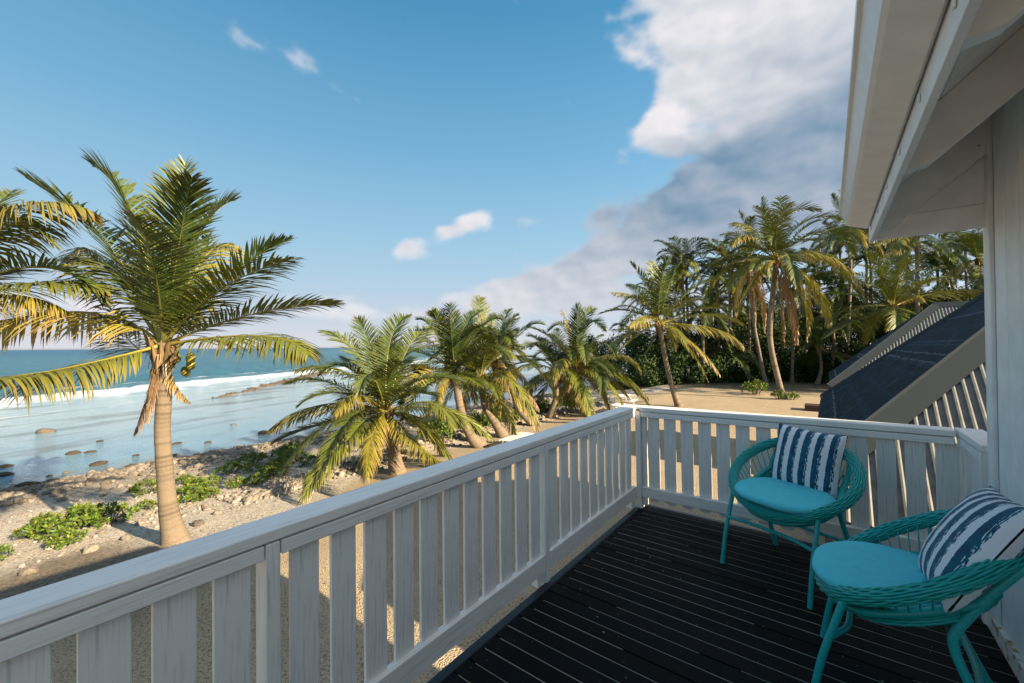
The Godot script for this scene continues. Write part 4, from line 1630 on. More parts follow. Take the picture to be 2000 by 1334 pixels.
# ---------------------------------------------------------------- the scene
func _ready() -> void:
	rng.seed = 20240
	nz.seed = 3
	nz.frequency = 0.25
	nz.fractal_octaves = 4
	nz2.seed = 9
	nz2.frequency = 0.25
	nz2.fractal_octaves = 3
	# camera
	var cam := Camera3D.new()
	cam.name = "Camera"
	cam.transform = Transform3D(Basis(Vector3(0.7944280, -0.0060314, -0.6073284), Vector3(0.0120782, 0.9999098, 0.0058689), Vector3(0.6072383, -0.0119978, 0.7944292)), V(0, 1.6, 0))
	cam.fov = 79.13
	cam.near = 0.05
	cam.far = 20000.0
	add_child(cam)
	cam.current = true
	# sun and sky
	var to_sun := V(1.0, 0.45, -0.09).normalized()
	var sun := DirectionalLight3D.new()
	sun.name = "Sun"
	sun.light_energy = 1.6
	sun.light_color = Color(1.0, 0.915, 0.77)
	sun.light_angular_distance = 0.5
	sun.shadow_enabled = true
	sun.basis = Basis.looking_at(-to_sun)
	add_child(sun)
	var env := Environment.new()
	env.background_mode = Environment.BG_SKY
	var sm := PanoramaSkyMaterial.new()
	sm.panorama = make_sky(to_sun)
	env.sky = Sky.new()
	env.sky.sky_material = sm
	env.background_energy_multiplier = 0.56
	env.tonemap_mode = Environment.TONE_MAPPER_LINEAR
	env.tonemap_exposure = 2.8
	env.sdfgi_enabled = true
	env.ssao_enabled = true
	env.ssil_enabled = true
	var we := WorldEnvironment.new()
	we.name = "WorldEnvironment"
	we.environment = env
	add_child(we)
	make_materials()
	# setting
	var ground := make_ground()
	make_sea()
	make_deck()
	make_house()
	make_railings()
	hip_house("nearer low house with a large blue iron hip end behind the deck railing", -0.09, 0.4, -5.1, -12.1, 0.40, 14.0)
	hip_house("farther low house whose iron roof shows above the nearer blue one", 0.08, 0.42, -16.1, -21.4, 0.10, 12.0)
	make_stones(ground)
	plant()
	# furniture on the deck
	var ca := make_chair("turquoise wicker chair by the end railing, the farther of two")
	ca.position = V(-0.219, 0, -3.539)
	ca.rotation.y = -0.457
	var cb: Node3D = ca.duplicate()
	cb.name = "wicker_chair"
	add_child(cb, true)
	tag(cb, "turquoise wicker chair against the house wall, the nearer of two", "chair", "turquoise round wicker chairs on the deck")
	cb.position = V(0.284, 0, -2.525)
	cb.rotation.y = -1.638
	var pm := make_pad()
	var pillow := make_pillow()
	var pmat := mat("pillow", Color(1, 1, 1), 0.8)
	pmat.albedo_texture = make_pillow_tex()
	pmat.rim_enabled = true
	pmat.rim = 0.15
	for k in 2:
		var ch: Node3D = [ca, cb][k]
		var pad := inst("seat_pad", pm, M.pad)
		pad.transform = ch.transform * Transform3D(Basis.from_euler(V(0.06, 0, 0)), V(0, 0.562, 0.012))
		tag(pad, ["turquoise seat pad on the farther chair", "turquoise seat pad on the nearer chair"][k], "cushion", "turquoise seat pads on the chairs")
		var pl := inst("pillow", pillow, pmat)
		if k == 0:
			pl.transform = ch.transform * Transform3D(Basis.from_euler(V(-0.27, 0.06, -0.05)), V(0.01, 0.765, -0.165))
		else:
			pl.transform = ch.transform * Transform3D(Basis.from_euler(V(-0.52, 0.05, 0.10)).scaled(V(1.06, 1.06, 1.06)), V(0.090, 0.800, -0.165))
		tag(pl, ["navy and white striped pillow leaning in the farther chair", "navy and white striped pillow tilted in the nearer chair"][k], "pillow", "striped pillows on the chairs")
	# beach furniture
	make_lounger(V(-10.55, ground_h(-10.55, -14.0), -14.1), 0.12, "white plastic sun lounger on the sand just beyond the railing")
	make_lounger(V(-10.95, ground_h(-10.95, -25.4), -25.4), 0.05, "white plastic sun lounger farther along, beside the picnic table")
	make_picnic_table(V(-11.55, ground_h(-11.5, -27.9), -27.9), 0.15)
	var st := base("timber_step", V(-0.62, -2.6, -33.2))
	tag(st, "low dark red timber box on the sand beside the far house", "step")
	boxpart("front_board", V(0, 0.16, 1.0), V(1.2, 0.32, 0.04), M.brown_wood, st)
	boxpart("side_board", V(-0.58, 0.16, 0.4), V(0.04, 0.32, 1.16), M.brown_wood, st)
	boxpart("side_board", V(0.58, 0.16, 0.4), V(0.04, 0.32, 1.16), M.brown_wood, st)
	boxpart("top_board", V(0, 0.335, 0.4), V(1.24, 0.03, 1.24), M.brown_wood, st)


func plant() -> void:
	# low green shrubs on the shingle
	var kinds := []
	for i in 4:
		kinds.append(shrub_mesh(300 + i, [34, 46, 58, 40][i], [0.42, 0.52, 0.62, 0.5][i], [0.34, 0.42, 0.46, 0.5][i], 1.0))
	rng.seed = 99
	var S := [
		[-15.7, -0.95, 0.8, "yellow-green shrub at the left end of the sunlit clump before the water", 0],
		[-16.9, -1.2, 0.75, "small sunlit shrub behind the left clump of the beach", 0],
		[-15.3, -1.6, 1.1, "broad sunlit shrub in the middle of the left clump", 2],
		[-15.1, -2.25, 1, "sunlit shrub at the right end of the left clump, touching the palm's shadow", 1],
		[-15.9, -1.95, 0.9, "tall sunlit shrub at the back of the left clump", 3],
		[-14.3, -0.15, 0.8, "shaded shrub at the left edge of the view above the railing", 1],
		[-13.85, -1.35, 0.75, "dark shaded shrub below the left clump, near the house shadow's edge", 0],
		[-13.7, -0.2, 0.6, "small shaded shrub cut by the left edge just above the railing", 0],
		[-18.2, -3.6, 0.9, "sunlit shrub left of the palm trunk, halfway to the water", 1],
		[-15.8, -3.1, 0.65, "small dark shrub touching the left side of the palm trunk", 0],
		[-18.7, -4.75, 0.8, "rounded sunlit shrub just right of the palm trunk, nearest the water", 0],
		[-15.6, -4, 0.9, "bright shrub right of the palm trunk, lowest of its clump", 1],
		[-16.4, -4.55, 0.95, "bright shrub in the middle of the clump right of the palm trunk", 2],
		[-17.3, -5.1, 0.7, "bright shrub at the top of the clump right of the palm trunk", 3],
		[-15.4, -4.5, 0.7, "small bright shrub at the railing side of the clump right of the palm trunk", 0],
		[-19.1, -6.3, 0.9, "half-shaded shrub in the far row below the cobbles", 1],
		[-16.1, -5.55, 0.8, "sunlit shrub at the start of the right-hand clump", 0],
		[-15.8, -6, 0.75, "low sunlit shrub in the front of the right-hand clump", 1],
		[-16.4, -6.75, 1, "tall yellow-green shrub at the right end of the right-hand clump", 2],
		[-17.3, -7.4, 0.9, "dark shrub behind the right-hand clump", 3],
		[-19.8, -7.4, 1, "dark shrub in the shade below the cobbles", 2],
		[-19.6, -8.7, 1.1, "dark tall shrub under the end of the low palm's shadow", 2],
		[-20.5, -9.5, 1, "dark shrub nearest the water under the low palm's left fronds", 3],
		[-17.1, -8.4, 0.9, "dark shrub in the palm's shade above the pale gravel", 1],
		[-16.6, -9, 0.95, "dark shrub left of the low palm's hanging front frond", 3],
		[-17, -9.8, 0.9, "shaded shrub close to the left of the low palm", 1],
		[-20.9, -12.6, 1.1, "shaded shrub beside the water behind the low palm", 2],
		[-18.4, -6.9, 0.8, "dark shrub in the middle of the shaded patch", 0],
		[-18.4, -8, 0.9, "dark leafy shrub at the centre of the shaded patch", 1],
	]
	for s in S:
		var t := base("beach_shrub", V(s[0], ground_h(s[0], s[1]), s[1]), rng.randf() * TAU)
		t.scale = V(1, 1, 1) * s[2]
		tag(t, s[3], "shrub", "low green shrubs on the stony beach")
		inst("foliage", kinds[s[4]][0], M.leaf, t)
		inst("stem", kinds[s[4]][1], M.bark, t)
	# dark scrub between the trunks of the row
	for i in 16:
		var z := -12.0 - 1.15 * i + rng.randf_range(-0.4, 0.4)
		var x := -14.2 - rng.randf_range(0.0, 3.2)
		var t := base("scrub_bush", V(x, ground_h(x, z), z), rng.randf() * TAU)
		var sc := rng.randf_range(1.0, 1.7)
		t.scale = V(sc, sc * 1.15, sc)
		tag(t, "dark scrub bush under the row of leaning palms, %s counted from the lone tall palm" % ["first", "second", "third", "fourth", "fifth", "sixth", "seventh", "eighth", "ninth", "tenth", "eleventh", "twelfth", "thirteenth", "fourteenth", "fifteenth", "last"][i], "bush", "dark scrub under the row of palms")
		inst("foliage", kinds[i % 4][0], M.leaf, t)
		inst("stem", kinds[i % 4][1], M.bark, t)
	# dry leaf scraps and twigs blown over the sand
	var lit := MB.new()
	for i in 2600:
		var x := rng.randf_range(-13.0, -1.6)
		var z := -2.0 - 30.0 * pow(rng.randf(), 1.6)
		var p := V(x, ground_h(x, z) + 0.006, z)
		var a := rng.randf() * TAU
		var d := V(cos(a), rng.randf_range(-0.1, 0.25), sin(a))
		var l := rng.randf_range(0.02, 0.07)
		lit.col = [Color(0.16, 0.10, 0.055), Color(0.09, 0.065, 0.04), Color(0.28, 0.21, 0.12)][rng.randi() % 3]
		leaf_blade(lit, p, d.normalized(), Vector3.UP, l, l * rng.randf_range(0.08, 0.3))
	put("leaf_litter", lit, M.leaf).set_meta("kind", "stuff")
	# rounder bushes at the foot of the tall palm
	for s in [[-4.9, -40.6, 1.9, "rounded green bush left of the foot of the tall palm", 2, 2.2], [-2.95, -37.9, 1.3, "low leafy bush round the foot of the tall palm", 1, 1.5], [-2.2, -38.3, 1.1, "small leafy bush to the right of the tall palm's foot", 0, 1.3]]:
		var t := base("bush", V(s[0], ground_h(s[0], s[1]), s[1]), 1.0)
		t.scale = V(s[2], s[5], s[2])
		tag(t, s[3], "bush")
		inst("foliage", kinds[s[4]][0], M.leaf, t)
		inst("stem", kinds[s[4]][1], M.bark, t)
	# dark broad-leaved trees behind the palms
	var crowns := []
	for i in 3:
		crowns.append(tree_crown(700 + i, [46, 54, 60][i], 150, [3.6, 4.2, 4.6][i], [5.5, 6.5, 6.0][i]))
	var tm := make_tree_trunk()
	rng.seed = 500
	var T := [
		[15, -49, 9.5, 0, "tall dark tree of the grove east of the far roof, first from the shore"],
		[16, -54, 9.5, 1, "tall dark tree of the grove east of the far roof, second from the shore"],
		[17, -59, 9.5, 2, "tall dark tree of the grove east of the far roof, third from the shore"],
		[23, -50, 9.5, 0, "tall dark tree of the grove east of the far roof, fourth from the shore"],
		[24, -56, 9.5, 1, "tall dark tree of the grove east of the far roof, fifth from the shore"],
		[26, -62, 9.5, 2, "tall dark tree of the grove east of the far roof, sixth from the shore"],
		[33, -52, 9.5, 0, "tall dark tree of the grove east of the far roof, seventh from the shore"],
		[34, -59, 9.5, 1, "tall dark tree of the grove east of the far roof, eighth from the shore"],
		[-19.51, -53.05, 3.4, 2, "dark dense broad-leaved tree at the far left end of the grove"],
		[-15.71, -53.44, 3.4, 0, "dark dense broad-leaved tree behind the slim sand palm"],
		[-12.60, -58.34, 4.2, 0, "dark dense broad-leaved tree in the dark gap right of the slim sand palm"],
		[-8.72, -60.05, 4.6, 0, "dark dense broad-leaved tree behind the thin pale trunk"],
		[-7.00, -65.13, 5.6, 0, "dark dense broad-leaved tree left of the tallest palm's trunk"],
		[-2.50, -66.05, 5.2, 2, "dark dense broad-leaved tree right of the tallest palm's trunk"],
		[1.75, -69.30, 6.2, 2, "dark dense broad-leaved tree above the far roof's left slope"],
		[7.31, -71.04, 6.6, 1, "dark dense broad-leaved tree behind the far roof's ridge"],
		[12.35, -67.34, 8.6, 0, "dark dense broad-leaved tree rising beside the house wall under the eave"],
		[-3.71, -80.24, 8.0, 0, "dark dense broad-leaved tree deep behind the tallest palm"],
		[-16.70, -70.31, 6.4, 0, "dark dense broad-leaved tree deep behind the slim sand palm"],
		[7.98, -89.17, 9.0, 1, "dark dense broad-leaved tree deep behind the far roof"],
		[-27.58, -54.44, 2.2, 1, "dark dense broad-leaved tree behind the picnic-table palm near the water"],
		[-10.20, -75.27, 7.0, 1, "dark dense broad-leaved tree behind the thin trunk, farther back"],
		[11.58, -81.85, 9.0, 0, "dark dense broad-leaved tree at the far right behind the eave"],
		[-17.94, -47.96, 0.9, 0, "dark dense broad-leaved tree low in front, left of the slim sand palm"],
		[-12.85, -50.59, 1.0, 0, "dark dense broad-leaved tree low in front, right of the slim sand palm"],
		[-9.02, -54.78, 1.1, 0, "dark dense broad-leaved tree low in front, below the thin trunk"],
		[-4.78, -59.28, 1.2, 0, "dark dense broad-leaved tree low in front, behind the tallest palm's trunk"],
		[-1.28, -59.44, 1.0, 0, "dark dense broad-leaved tree low in front, between the tallest palm and the far roof"],
		[1.49, -59.04, 1.4, 0, "dark dense broad-leaved tree low in front, behind the far roof's corner"],
		[4.45, -58.79, 2.0, 0, "dark dense broad-leaved tree low beside the far roof's slope"],
		[7.49, -61.10, 2.6, 0, "dark dense broad-leaved tree low behind the middle of the far roof"],
		[10.95, -63.75, 3.0, 2, "dark dense broad-leaved tree low behind the far roof's ridge end"],
		[-7.14, -72.57, 7.6, 2, "dark dense broad-leaved tree tall and far back behind the thin pale trunk"],
		[-1.01, -74.75, 8.6, 0, "dark dense broad-leaved tree tall and far back right of the tallest palm"],
		[-12.03, -68.84, 6.8, 0, "dark dense broad-leaved tree tall and far back left of the thin pale trunk"],
		[4.30, -78.81, 9.8, 1, "dark dense broad-leaved tree tall and far back below the end of the gutter"],
		[9.63, -85.40, 9.4, 1, "dark dense broad-leaved tree far back, left in the gap under the eave"],
		[14.64, -86.71, 9.6, 2, "dark dense broad-leaved tree far back, right in the gap under the eave"],
	]
	for s in T:
		var t := base("broadleaf_tree", V(s[0], -2.65, s[1]), rng.randf() * TAU)
		tag(t, s[4], "tree", "dark broad-leaved trees behind the palms")
		var cr := inst("crown", crowns[int(s[3])], M.leaf, t)
		cr.position = V(0, s[2], 0)
		inst("trunk", tm, M.bark, t).scale = V(1, s[2] / 5.0, 1)
	rng.seed = 4242
	palm("coconut_palm", V(-11.46,-2.75,-2.78), [V(0,0,0), V(-0.13,0.75,0.11), V(-0.19,1.65,0.17), V(-0.22,2.55,0.21), V(-0.18,3.46,0.19), V(-0.18,4.48,0.21)], [V(-1.1,6.58,0.94),V(-2.56,8.14,2.08),0.35, V(-0.69,7.17,0.63),V(-1.38,8.4,1.18),0.4, V(1.39,5.86,0.69),V(3.25,6.32,1.31),0.15, V(-0.32,6.81,0.02),V(-0.47,8.65,-0.25),0.5, V(1.19,6.4,0.28),V(2.72,7.3,0.47),0.3, V(-0.46,6.98,-0.49),V(-0.81,8.2,-1.37),0.35, V(-0.99,6.54,-0.72),V(-2.16,7.35,-1.73),0.75, V(0.98,5.93,-0.66),V(2.06,6.73,-1.47),0.2, V(1.48,5.51,-0.29),V(3.47,6.02,-0.87),0.5, V(1.34,5.08,-0.94),V(2.88,5.33,-2.12),0.45, V(2.16,4.6,-0.82),V(3.68,4.21,-1.06),0.65, V(-1.45,5.16,1.39),V(-3.42,4.53,3.15),0.8, V(0.74,4.02,1.74),V(2.97,3.97,2.77),0.7, V(-0.09,3.74,0.13),V(0.25,3.17,-0.15),0.95, V(-1.92,6.23,0.85),V(-3.37,6.9,1.1),0.8, V(-1.26,6.02,0.53),V(-3.27,6.49,1.43),0.5, V(-1.9,4.43,0.38),V(-3.94,5.68,0.56),0.6, V(-1.22,5.57,-0.5),V(-2.54,7.61,-1.33),0.4, V(-0.43,3.36,0.38),V(-0.71,2.52,0.58),1, V(-0.15,3.59,0.37),V(-0.03,2.79,0.52),1], 0.15, 3, 6, "tall coconut palm standing alone at the left, its slender trunk before the water", "coconut palms along the beach")
	palm("coconut_palm", V(-15.27,-3.05,0.77), [V(0,0,0), V(-0.01,2.34,0.05), V(0.07,5.42,0.03)], [V(1.61,7.43,-1.12),V(3.14,7.51,-2.28),0.75, V(1.48,7.13,-1.03),V(2.45,6.84,-1.77),0.5, V(2.08,6.36,-1.49),V(3.26,5.6,-2.4),0.3, V(1.59,5.79,-1.13),V(2.67,5.44,-1.96),0.85, V(1.91,6.01,-1.37),V(3.37,5.86,-2.49),0.6, V(-0.4,7.4,-0.76),V(-1.45,8.72,-1.38),0.4, V(0.03,7.54,0.09),V(-0.27,8.74,0.34),0.4, V(-1.25,6.75,1.06),V(-2.52,6.76,2.03),0.4, V(-0.95,5.15,0.8),V(-2.23,3.96,1.77),0.7, V(1.57,4.73,0.19),V(3.64,3.56,0.19),0.8], 0.16, 3, 0, "coconut palm at the left edge whose long fronds reach into view", "coconut palms along the beach")
	palm("coconut_palm", V(-11.7,-2.7,-8.82), [V(0,0,0), V(-0.09,0.78,0.08), V(-0.19,1.39,0.17), V(-0.27,2.18,0.24)], [V(-1.38,4.11,0.67),V(-2.68,4.86,1.14),0.5, V(-1.24,4.05,0.12),V(-2.41,5.4,-0.04),0.3, V(-0.82,4.43,-0.32),V(-1.1,5.47,-1.33),0.4, V(-0.46,4.21,-0.82),V(-0.73,5.04,-2.12),0.5, V(0.84,3.5,0.84),V(2.44,3.84,1.37),0.15, V(-1.31,3.44,1.06),V(-2.68,3.53,2.1),0.6, V(-2.01,3.08,1.27),V(-3.48,3.04,2.02),0.5, V(-1.95,2.37,1.53),V(-3.45,1.47,2.66),0.7, V(0.1,2.83,1.59),V(1.09,2.5,2.83),0.75, V(0.56,1.63,1.33),V(1.91,0.82,2.41),0.8, V(1.08,1.38,0.32),V(2.65,0.94,0.49),0.75, V(1.53,2.51,-0.13),V(2.81,1.86,0.11),0.6, V(0.63,3.16,-0.44),V(1.84,3.1,-1.36),0.2, V(-0.62,3.57,-1.2),V(-1.51,3.17,-2.63),0.8, V(1.29,2.17,-0.95),V(2.56,1.19,-1.94),0.6, V(-1.83,3.37,0.08),V(-3.69,3.84,-0.16),0.4, V(-1.2,3.87,-0.53),V(-2.57,4.7,-1.3),0.45, V(-2.12,1.64,1.65),V(-3.25,1.1,2.5),0.35, V(0.37,1.86,-0.25),V(1.4,1.12,-1.05),0.5, V(0.29,2.08,1.34),V(1.2,1.75,2.51),0.45, V(1.3,2.85,0.73),V(3.36,2.95,1.21),0.2, V(-1.19,3.75,-0.68),V(-1.87,4.34,-1.36),0.18, V(0.93,1.03,-0.98),V(1.82,-1.67,-1.89),0.6, V(-0.85,1.93,1.91),V(-1.28,0.56,3.15),0.54, V(-1.24,3.94,-0.1),V(-1.97,4.36,-0.35),0.1, V(0.13,1.53,2.04),V(0.43,0.25,3.39),0.62, V(-2.34,2.53,0.05),V(-3.88,1.24,-0.1),0.46, V(-1.9,1.86,0.27),V(-3.12,0.8,0.3),0.46, V(0.24,2.19,1.82),V(0.61,0.7,3),0.43, V(-0.41,3.61,1.49),V(-0.51,3.45,2.42),0.25, V(-0.36,1.34,-1.49),V(-0.43,-0.67,-2.78),0.56, V(-1.28,2.81,1.44),V(-2.03,2.4,2.33),0.45, V(0.52,3.43,1.33),V(1.12,2.94,2.15),0.45], 0.17, 3, 0, "low bushy coconut palm with fronds sweeping down to the shingle, right of the lone palm", "coconut palms along the beach")
	palm("coconut_palm", V(-11.78,-2.7,-13.25), [V(0,0,0), V(-0.26,0.29,0.2), V(-0.48,0.77,0.38), V(-0.63,1.29,0.5), V(-0.76,2.06,0.61), V(-0.89,3.42,0.73)], [V(0.01,4.78,1.78),V(1.18,5.79,3.01),0.25, V(-2.07,4.86,0.28),V(-3.34,6.18,-0.39),0.65, V(-1.36,5.12,-0.34),V(-1.68,6.06,-1.86),0.2, V(-2.6,4.18,0.29),V(-4.27,4.82,-0.59),0.6, V(-0.51,3.42,2.43),V(0.51,3.7,4.08),0.3, V(-0.36,3.03,2.31),V(0.5,2.68,4.08),0.35, V(0.37,3.11,1.23),V(1.83,2.81,1.89),0.5, V(-0.08,2.97,1.23),V(0.78,2.68,1.94),0.55, V(-0.56,2.99,1.71),V(0.23,2.15,2.6),0.85, V(-1.59,4.49,-0.44),V(-2.35,5.8,-1.94),0.3, V(-1.87,4.49,-0.14),V(-2.83,6.04,-1.37),0.4, V(-2.3,4.29,-0.36),V(-3.36,4.23,-1.18),0.22, V(-0.78,3.53,2.43),V(-0.7,1.91,3.7),0.32, V(-1.87,3.2,-1.09),V(-2.6,1.35,-2.46),0.52, V(-0.21,5.13,-0.26),V(0.29,5.48,-1.01),0.18, V(-0.48,4.96,1.81),V(-0.18,5.64,2.61),0.21, V(-1.98,4.03,-0.62),V(-2.8,3.47,-1.62),0.54, V(0.32,4.83,1.03),V(1.23,4.98,1.25),0.37, V(-0.88,2.44,-0.83),V(-0.87,0.95,-1.99),0.46, V(0.72,4.29,0.39),V(1.93,3.84,0.14),0.62, V(-1.93,4.14,2.27),V(-2.7,3.67,3.42),0.37, V(-0.79,4.77,-0.34),V(-0.71,4.62,-1.14),0.22, V(-0.87,4.58,-0.54),V(-0.85,4.68,-1.5),0.4, V(0.95,4.28,0.9),V(2.33,3.71,1.02),0.13, V(-0.63,2.92,2.48),V(-0.44,1.64,3.79),0.37, V(0.73,4.03,0.18),V(1.95,3.66,-0.23),0.21, V(-1.83,5.04,1.08),V(-2.54,5.49,1.33),0.18], 0.17, 2, 0, "coconut palm with an upright centre frond and curved leaning trunk beyond the low bushy one", "coconut palms along the beach")
	palm("coconut_palm", V(-12.42,-2.7,-15.52), [V(0,0,0), V(-0.25,0.54,0.2), V(-0.53,1.08,0.42), V(-0.7,1.53,0.56), V(-0.86,2.96,0.7)], [V(-1.78,4.51,0.19),V(-2.12,6.05,-1.04),0.75, V(-0.2,4.18,0.22),V(0.9,3.86,-0.63),0.6, V(-0.27,4.85,1.56),V(1.26,4.81,1.95),0.2, V(0.43,3.2,0.84),V(1.6,3.43,1.32),0.75, V(0.3,2.73,1.34),V(1.56,2.15,2.24),0.5, V(0.7,2.47,-0.23),V(1.63,1.39,-0.62),1, V(0.37,4.12,1.68),V(1.72,4.7,2.98),0.4, V(-1.51,2.87,1.2),V(-1.83,1.82,1.42),0.9, V(-0.94,3.62,-1.04),V(-1,2.5,-2.35),0.3, V(0.6,2.09,-0.07),V(1.69,0.08,-0.64),0.76, V(-0.87,4.29,2.18),V(-0.88,4.04,3.29),0.28, V(-1.73,3.06,2.23),V(-2.38,2.49,3.36),0.68, V(0.18,4.18,0.09),V(0.96,4.16,-0.37),0.43, V(-2.18,3.81,-0.19),V(-3.17,2.87,-0.86),0.44, V(-1.95,3.72,-0.43),V(-2.77,3.76,-1.28),0.3, V(-0.73,4.33,-0.77),V(-0.63,4.83,-1.87),0.22, V(-0.46,4.4,-0.49),V(-0.15,4.15,-1.39),0.32, V(0.61,2.01,0.99),V(1.72,0.31,1.2),0.75, V(-2.39,1.97,0.02),V(-3.53,0.25,-0.49),0.78, V(1.23,2.78,0.98),V(2.79,1.11,1.19),0.64, V(-1.74,3.66,-0.64),V(-2.4,3.05,-1.65),0.44, V(-0.5,4.69,-0.38),V(-0.22,5.64,-1.2),0.1, V(-1.61,2.17,2.34),V(-2.16,-0.21,3.56),0.43, V(-0.02,4.09,-0.28),V(0.62,3.8,-1.02),0.29, V(-0.26,3.63,2.46),V(0.19,2.78,3.77),0.2], 0.17, 2, 0, "coconut palm with one dry orange frond drooping to the right", "coconut palms along the beach")
	palm("coconut_palm", V(-13,-2.7,-18.96), [V(0,0,0), V(-0.44,0.51,0.35), V(-0.69,1,0.54), V(-1.16,2.79,0.93), V(-1.64,3.63,1.31)], [V(-2.76,5.9,1.2),V(-3.46,7.22,0.53),0.45, V(-2.14,5.46,0.15),V(-2.66,6.59,-1.35),0.3, V(-1.05,5.4,0.89),V(-0.63,6,0.57),0.2, V(-0.66,4.84,0.58),V(-0.13,5.39,0.18),0.55, V(0.35,3.67,1.78),V(2.17,3.35,2.84),0.2, V(-1.8,5.41,1.46),V(-1.62,5.96,1.33),0.35, V(-0.49,2.97,1.72),V(0.6,2.5,2.47),0.85, V(-2.7,4.58,-0.39),V(-3.5,3.56,-1.66),0.29, V(-1.91,5.3,-0.18),V(-2.11,5.95,-1.3),0.29, V(-2.82,3.13,-0.33),V(-3.7,0.65,-1.55),0.56, V(-1.68,3.96,3.42),V(-1.71,3.38,4.99),0.44, V(-0.34,4.69,2.77),V(0.64,4.38,3.86),0.1, V(-3.44,3.17,0.85),V(-4.79,1.68,0.51),0.51, V(-0.19,4.89,2.13),V(0.91,4.98,2.75),0.44, V(-1.5,2.94,-0.4),V(-1.4,1.54,-1.68),0.71, V(-0.04,3.33,0.24),V(1.15,1.3,-0.55),0.46, V(-0.78,3.9,3.37),V(-0.14,2.79,4.92),0.31, V(-0.16,4.87,2.35),V(0.95,4.17,3.12),0.37, V(-2.89,2.66,2.63),V(-3.82,0.12,3.61),0.52, V(-1.86,4.25,3.39),V(-2.02,2.76,4.95),0.41, V(-1,5.03,2.77),V(-0.52,4.74,3.87),0.47, V(-0.21,5.19,0.74),V(0.86,5.46,0.31),0.29, V(-0.95,4.96,2.9),V(-0.43,4.52,4.09),0.37, V(-2.94,3.8,2.56),V(-3.91,2.3,3.49),0.53, V(-3.21,4.28,2.65),V(-4.39,3.59,3.65),0.51], 0.17, 2, 0, "coconut palm whose trunk starts low among the stones, behind the one with the orange frond", "coconut palms along the beach")
	palm("coconut_palm", V(-11.63,-2.7,-23.02), [V(0,0,0), V(-0.29,0.91,0.23), V(-0.5,2.04,0.41), V(-0.59,3.05,0.5)], [V(-0.04,4.85,1.5),V(0.68,6.61,2.68),0.2, V(-0.84,4.88,0.71),V(-1.3,6.53,1.09),0.8, V(0.45,5.5,1.04),V(1.75,5.12,1.62),0.25, V(-0.67,5.52,-0.2),V(-0.31,6.71,-1.44),0.35, V(-1.55,5.47,0.07),V(-3.08,5.27,-0.22),0.35, V(-1.79,4.46,1.43),V(-3.01,4.22,2.36),0.5, V(-2.21,4.66,0.51),V(-4.1,5.54,0.45),0.4, V(-2.04,3.42,1.61),V(-3.75,3.13,2.91),0.15, V(-0.57,3.53,2.43),V(0.07,2.35,4.3),0.7, V(1.2,4.41,1.04),V(2.65,3.78,2.24),0.2, V(1.36,3.76,-0.98),V(2.46,2.66,-1.84),0.6, V(1.25,2.76,-0.91),V(2.81,1.13,-2.13),0.65, V(1.12,3.01,1.29),V(2.18,1.74,3.01),0.2, V(0.02,1.44,1.16),V(0.83,0.36,1.94),0.8, V(-0.66,2.2,1.49),V(-0.71,1.31,2.68),0.85, V(0.15,4.51,-0.05),V(0.64,4.99,-0.42),0.65, V(1.11,3.12,-0.44),V(2.38,1.51,-1.15),0.3, V(0.57,4.31,2.06),V(1.44,3.37,3.23),0.4, V(1.21,2.27,0.36),V(2.56,0.18,0.26),0.65, V(-0.59,2.38,-1.78),V(-0.58,0.63,-3.48),0.55, V(1.1,3.39,1.26),V(2.36,2.65,1.84),0.31, V(-0.95,3.33,-1.35),V(-1.21,1.65,-2.73),0.49, V(1.18,2.65,-0.53),V(2.5,1.26,-1.3),0.4, V(-2.41,2.29,0.46),V(-3.76,-0.16,0.43),0.52, V(0.12,4.02,2.11),V(0.65,3.57,3.32),0.38, V(-2.54,3.96,0.3),V(-4,3.52,0.15),0.43, V(0.71,2.46,-0.83),V(1.68,1.14,-1.82),0.64, V(1.6,2.52,-0.34),V(3.23,0.9,-0.97),0.55, V(-1.75,4.54,0.52),V(-2.62,5.04,0.53),0.5], 0.17, 2, 0, "coconut palm with wide drooping fronds above the picnic table", "coconut palms along the beach")
	palm("coconut_palm", V(-13.47,-2.7,-21.49), [V(0,0,0), V(0.13,0.59,-0.09), V(0.26,1.22,-0.18), V(0.28,2.88,-0.17)], [V(-0.63,3.55,0.54),V(-1.7,3.68,1.35),0.2, V(-1.13,4.54,-0.78),V(-2.8,4.97,-1.59),0.4, V(-0.32,4.27,-1.54),V(-1.4,5.51,-2.97),0.3, V(0.09,3.62,-1.97),V(-0.41,4.54,-3.96),0.3, V(0.22,2.4,1.82),V(0.73,1.77,3.8),0.5, V(0.84,1.84,-0.62),V(1.02,0.74,-0.77),0.9, V(2.09,2.45,0.64),V(3.45,0.18,1.24),0.54, V(1.09,4.19,-1.67),V(1.7,3.59,-2.8),0.43, V(0.11,2.68,-2.02),V(-0.02,0.91,-3.41),0.48, V(1.86,3.61,-1.05),V(3.05,2.42,-1.71),0.36, V(-1.78,1.88,-0.36),V(-3.32,-0.62,-0.5),0.66, V(-0.04,4.3,1.41),V(-0.29,4.11,2.6),0.14, V(-1.68,3.06,0.7),V(-3.14,1.26,1.35),0.64, V(-0.69,2.35,-1.93),V(-1.42,0.11,-3.24),0.44, V(0.01,1.63,-2.07),V(-0.19,-0.88,-3.49),0.69, V(-0.11,3.44,-2.23),V(-0.4,3.1,-3.77),0.55, V(-0.72,4.33,-0.55),V(-1.47,4.71,-0.83),0.21, V(-1.49,1.91,-0.75),V(-2.81,0.07,-1.19),0.49, V(1.69,2.33,-1.51),V(2.74,0.14,-2.52),0.5, V(-1.15,4.23,-0.67),V(-2.22,4.1,-1.04),0.19, V(-0.51,3.76,-1.78),V(-1.09,3.19,-2.99),0.34], 0.16, 2, 0, "darker coconut palm leaning out behind the left side of the picnic-table palm", "coconut palms along the beach")
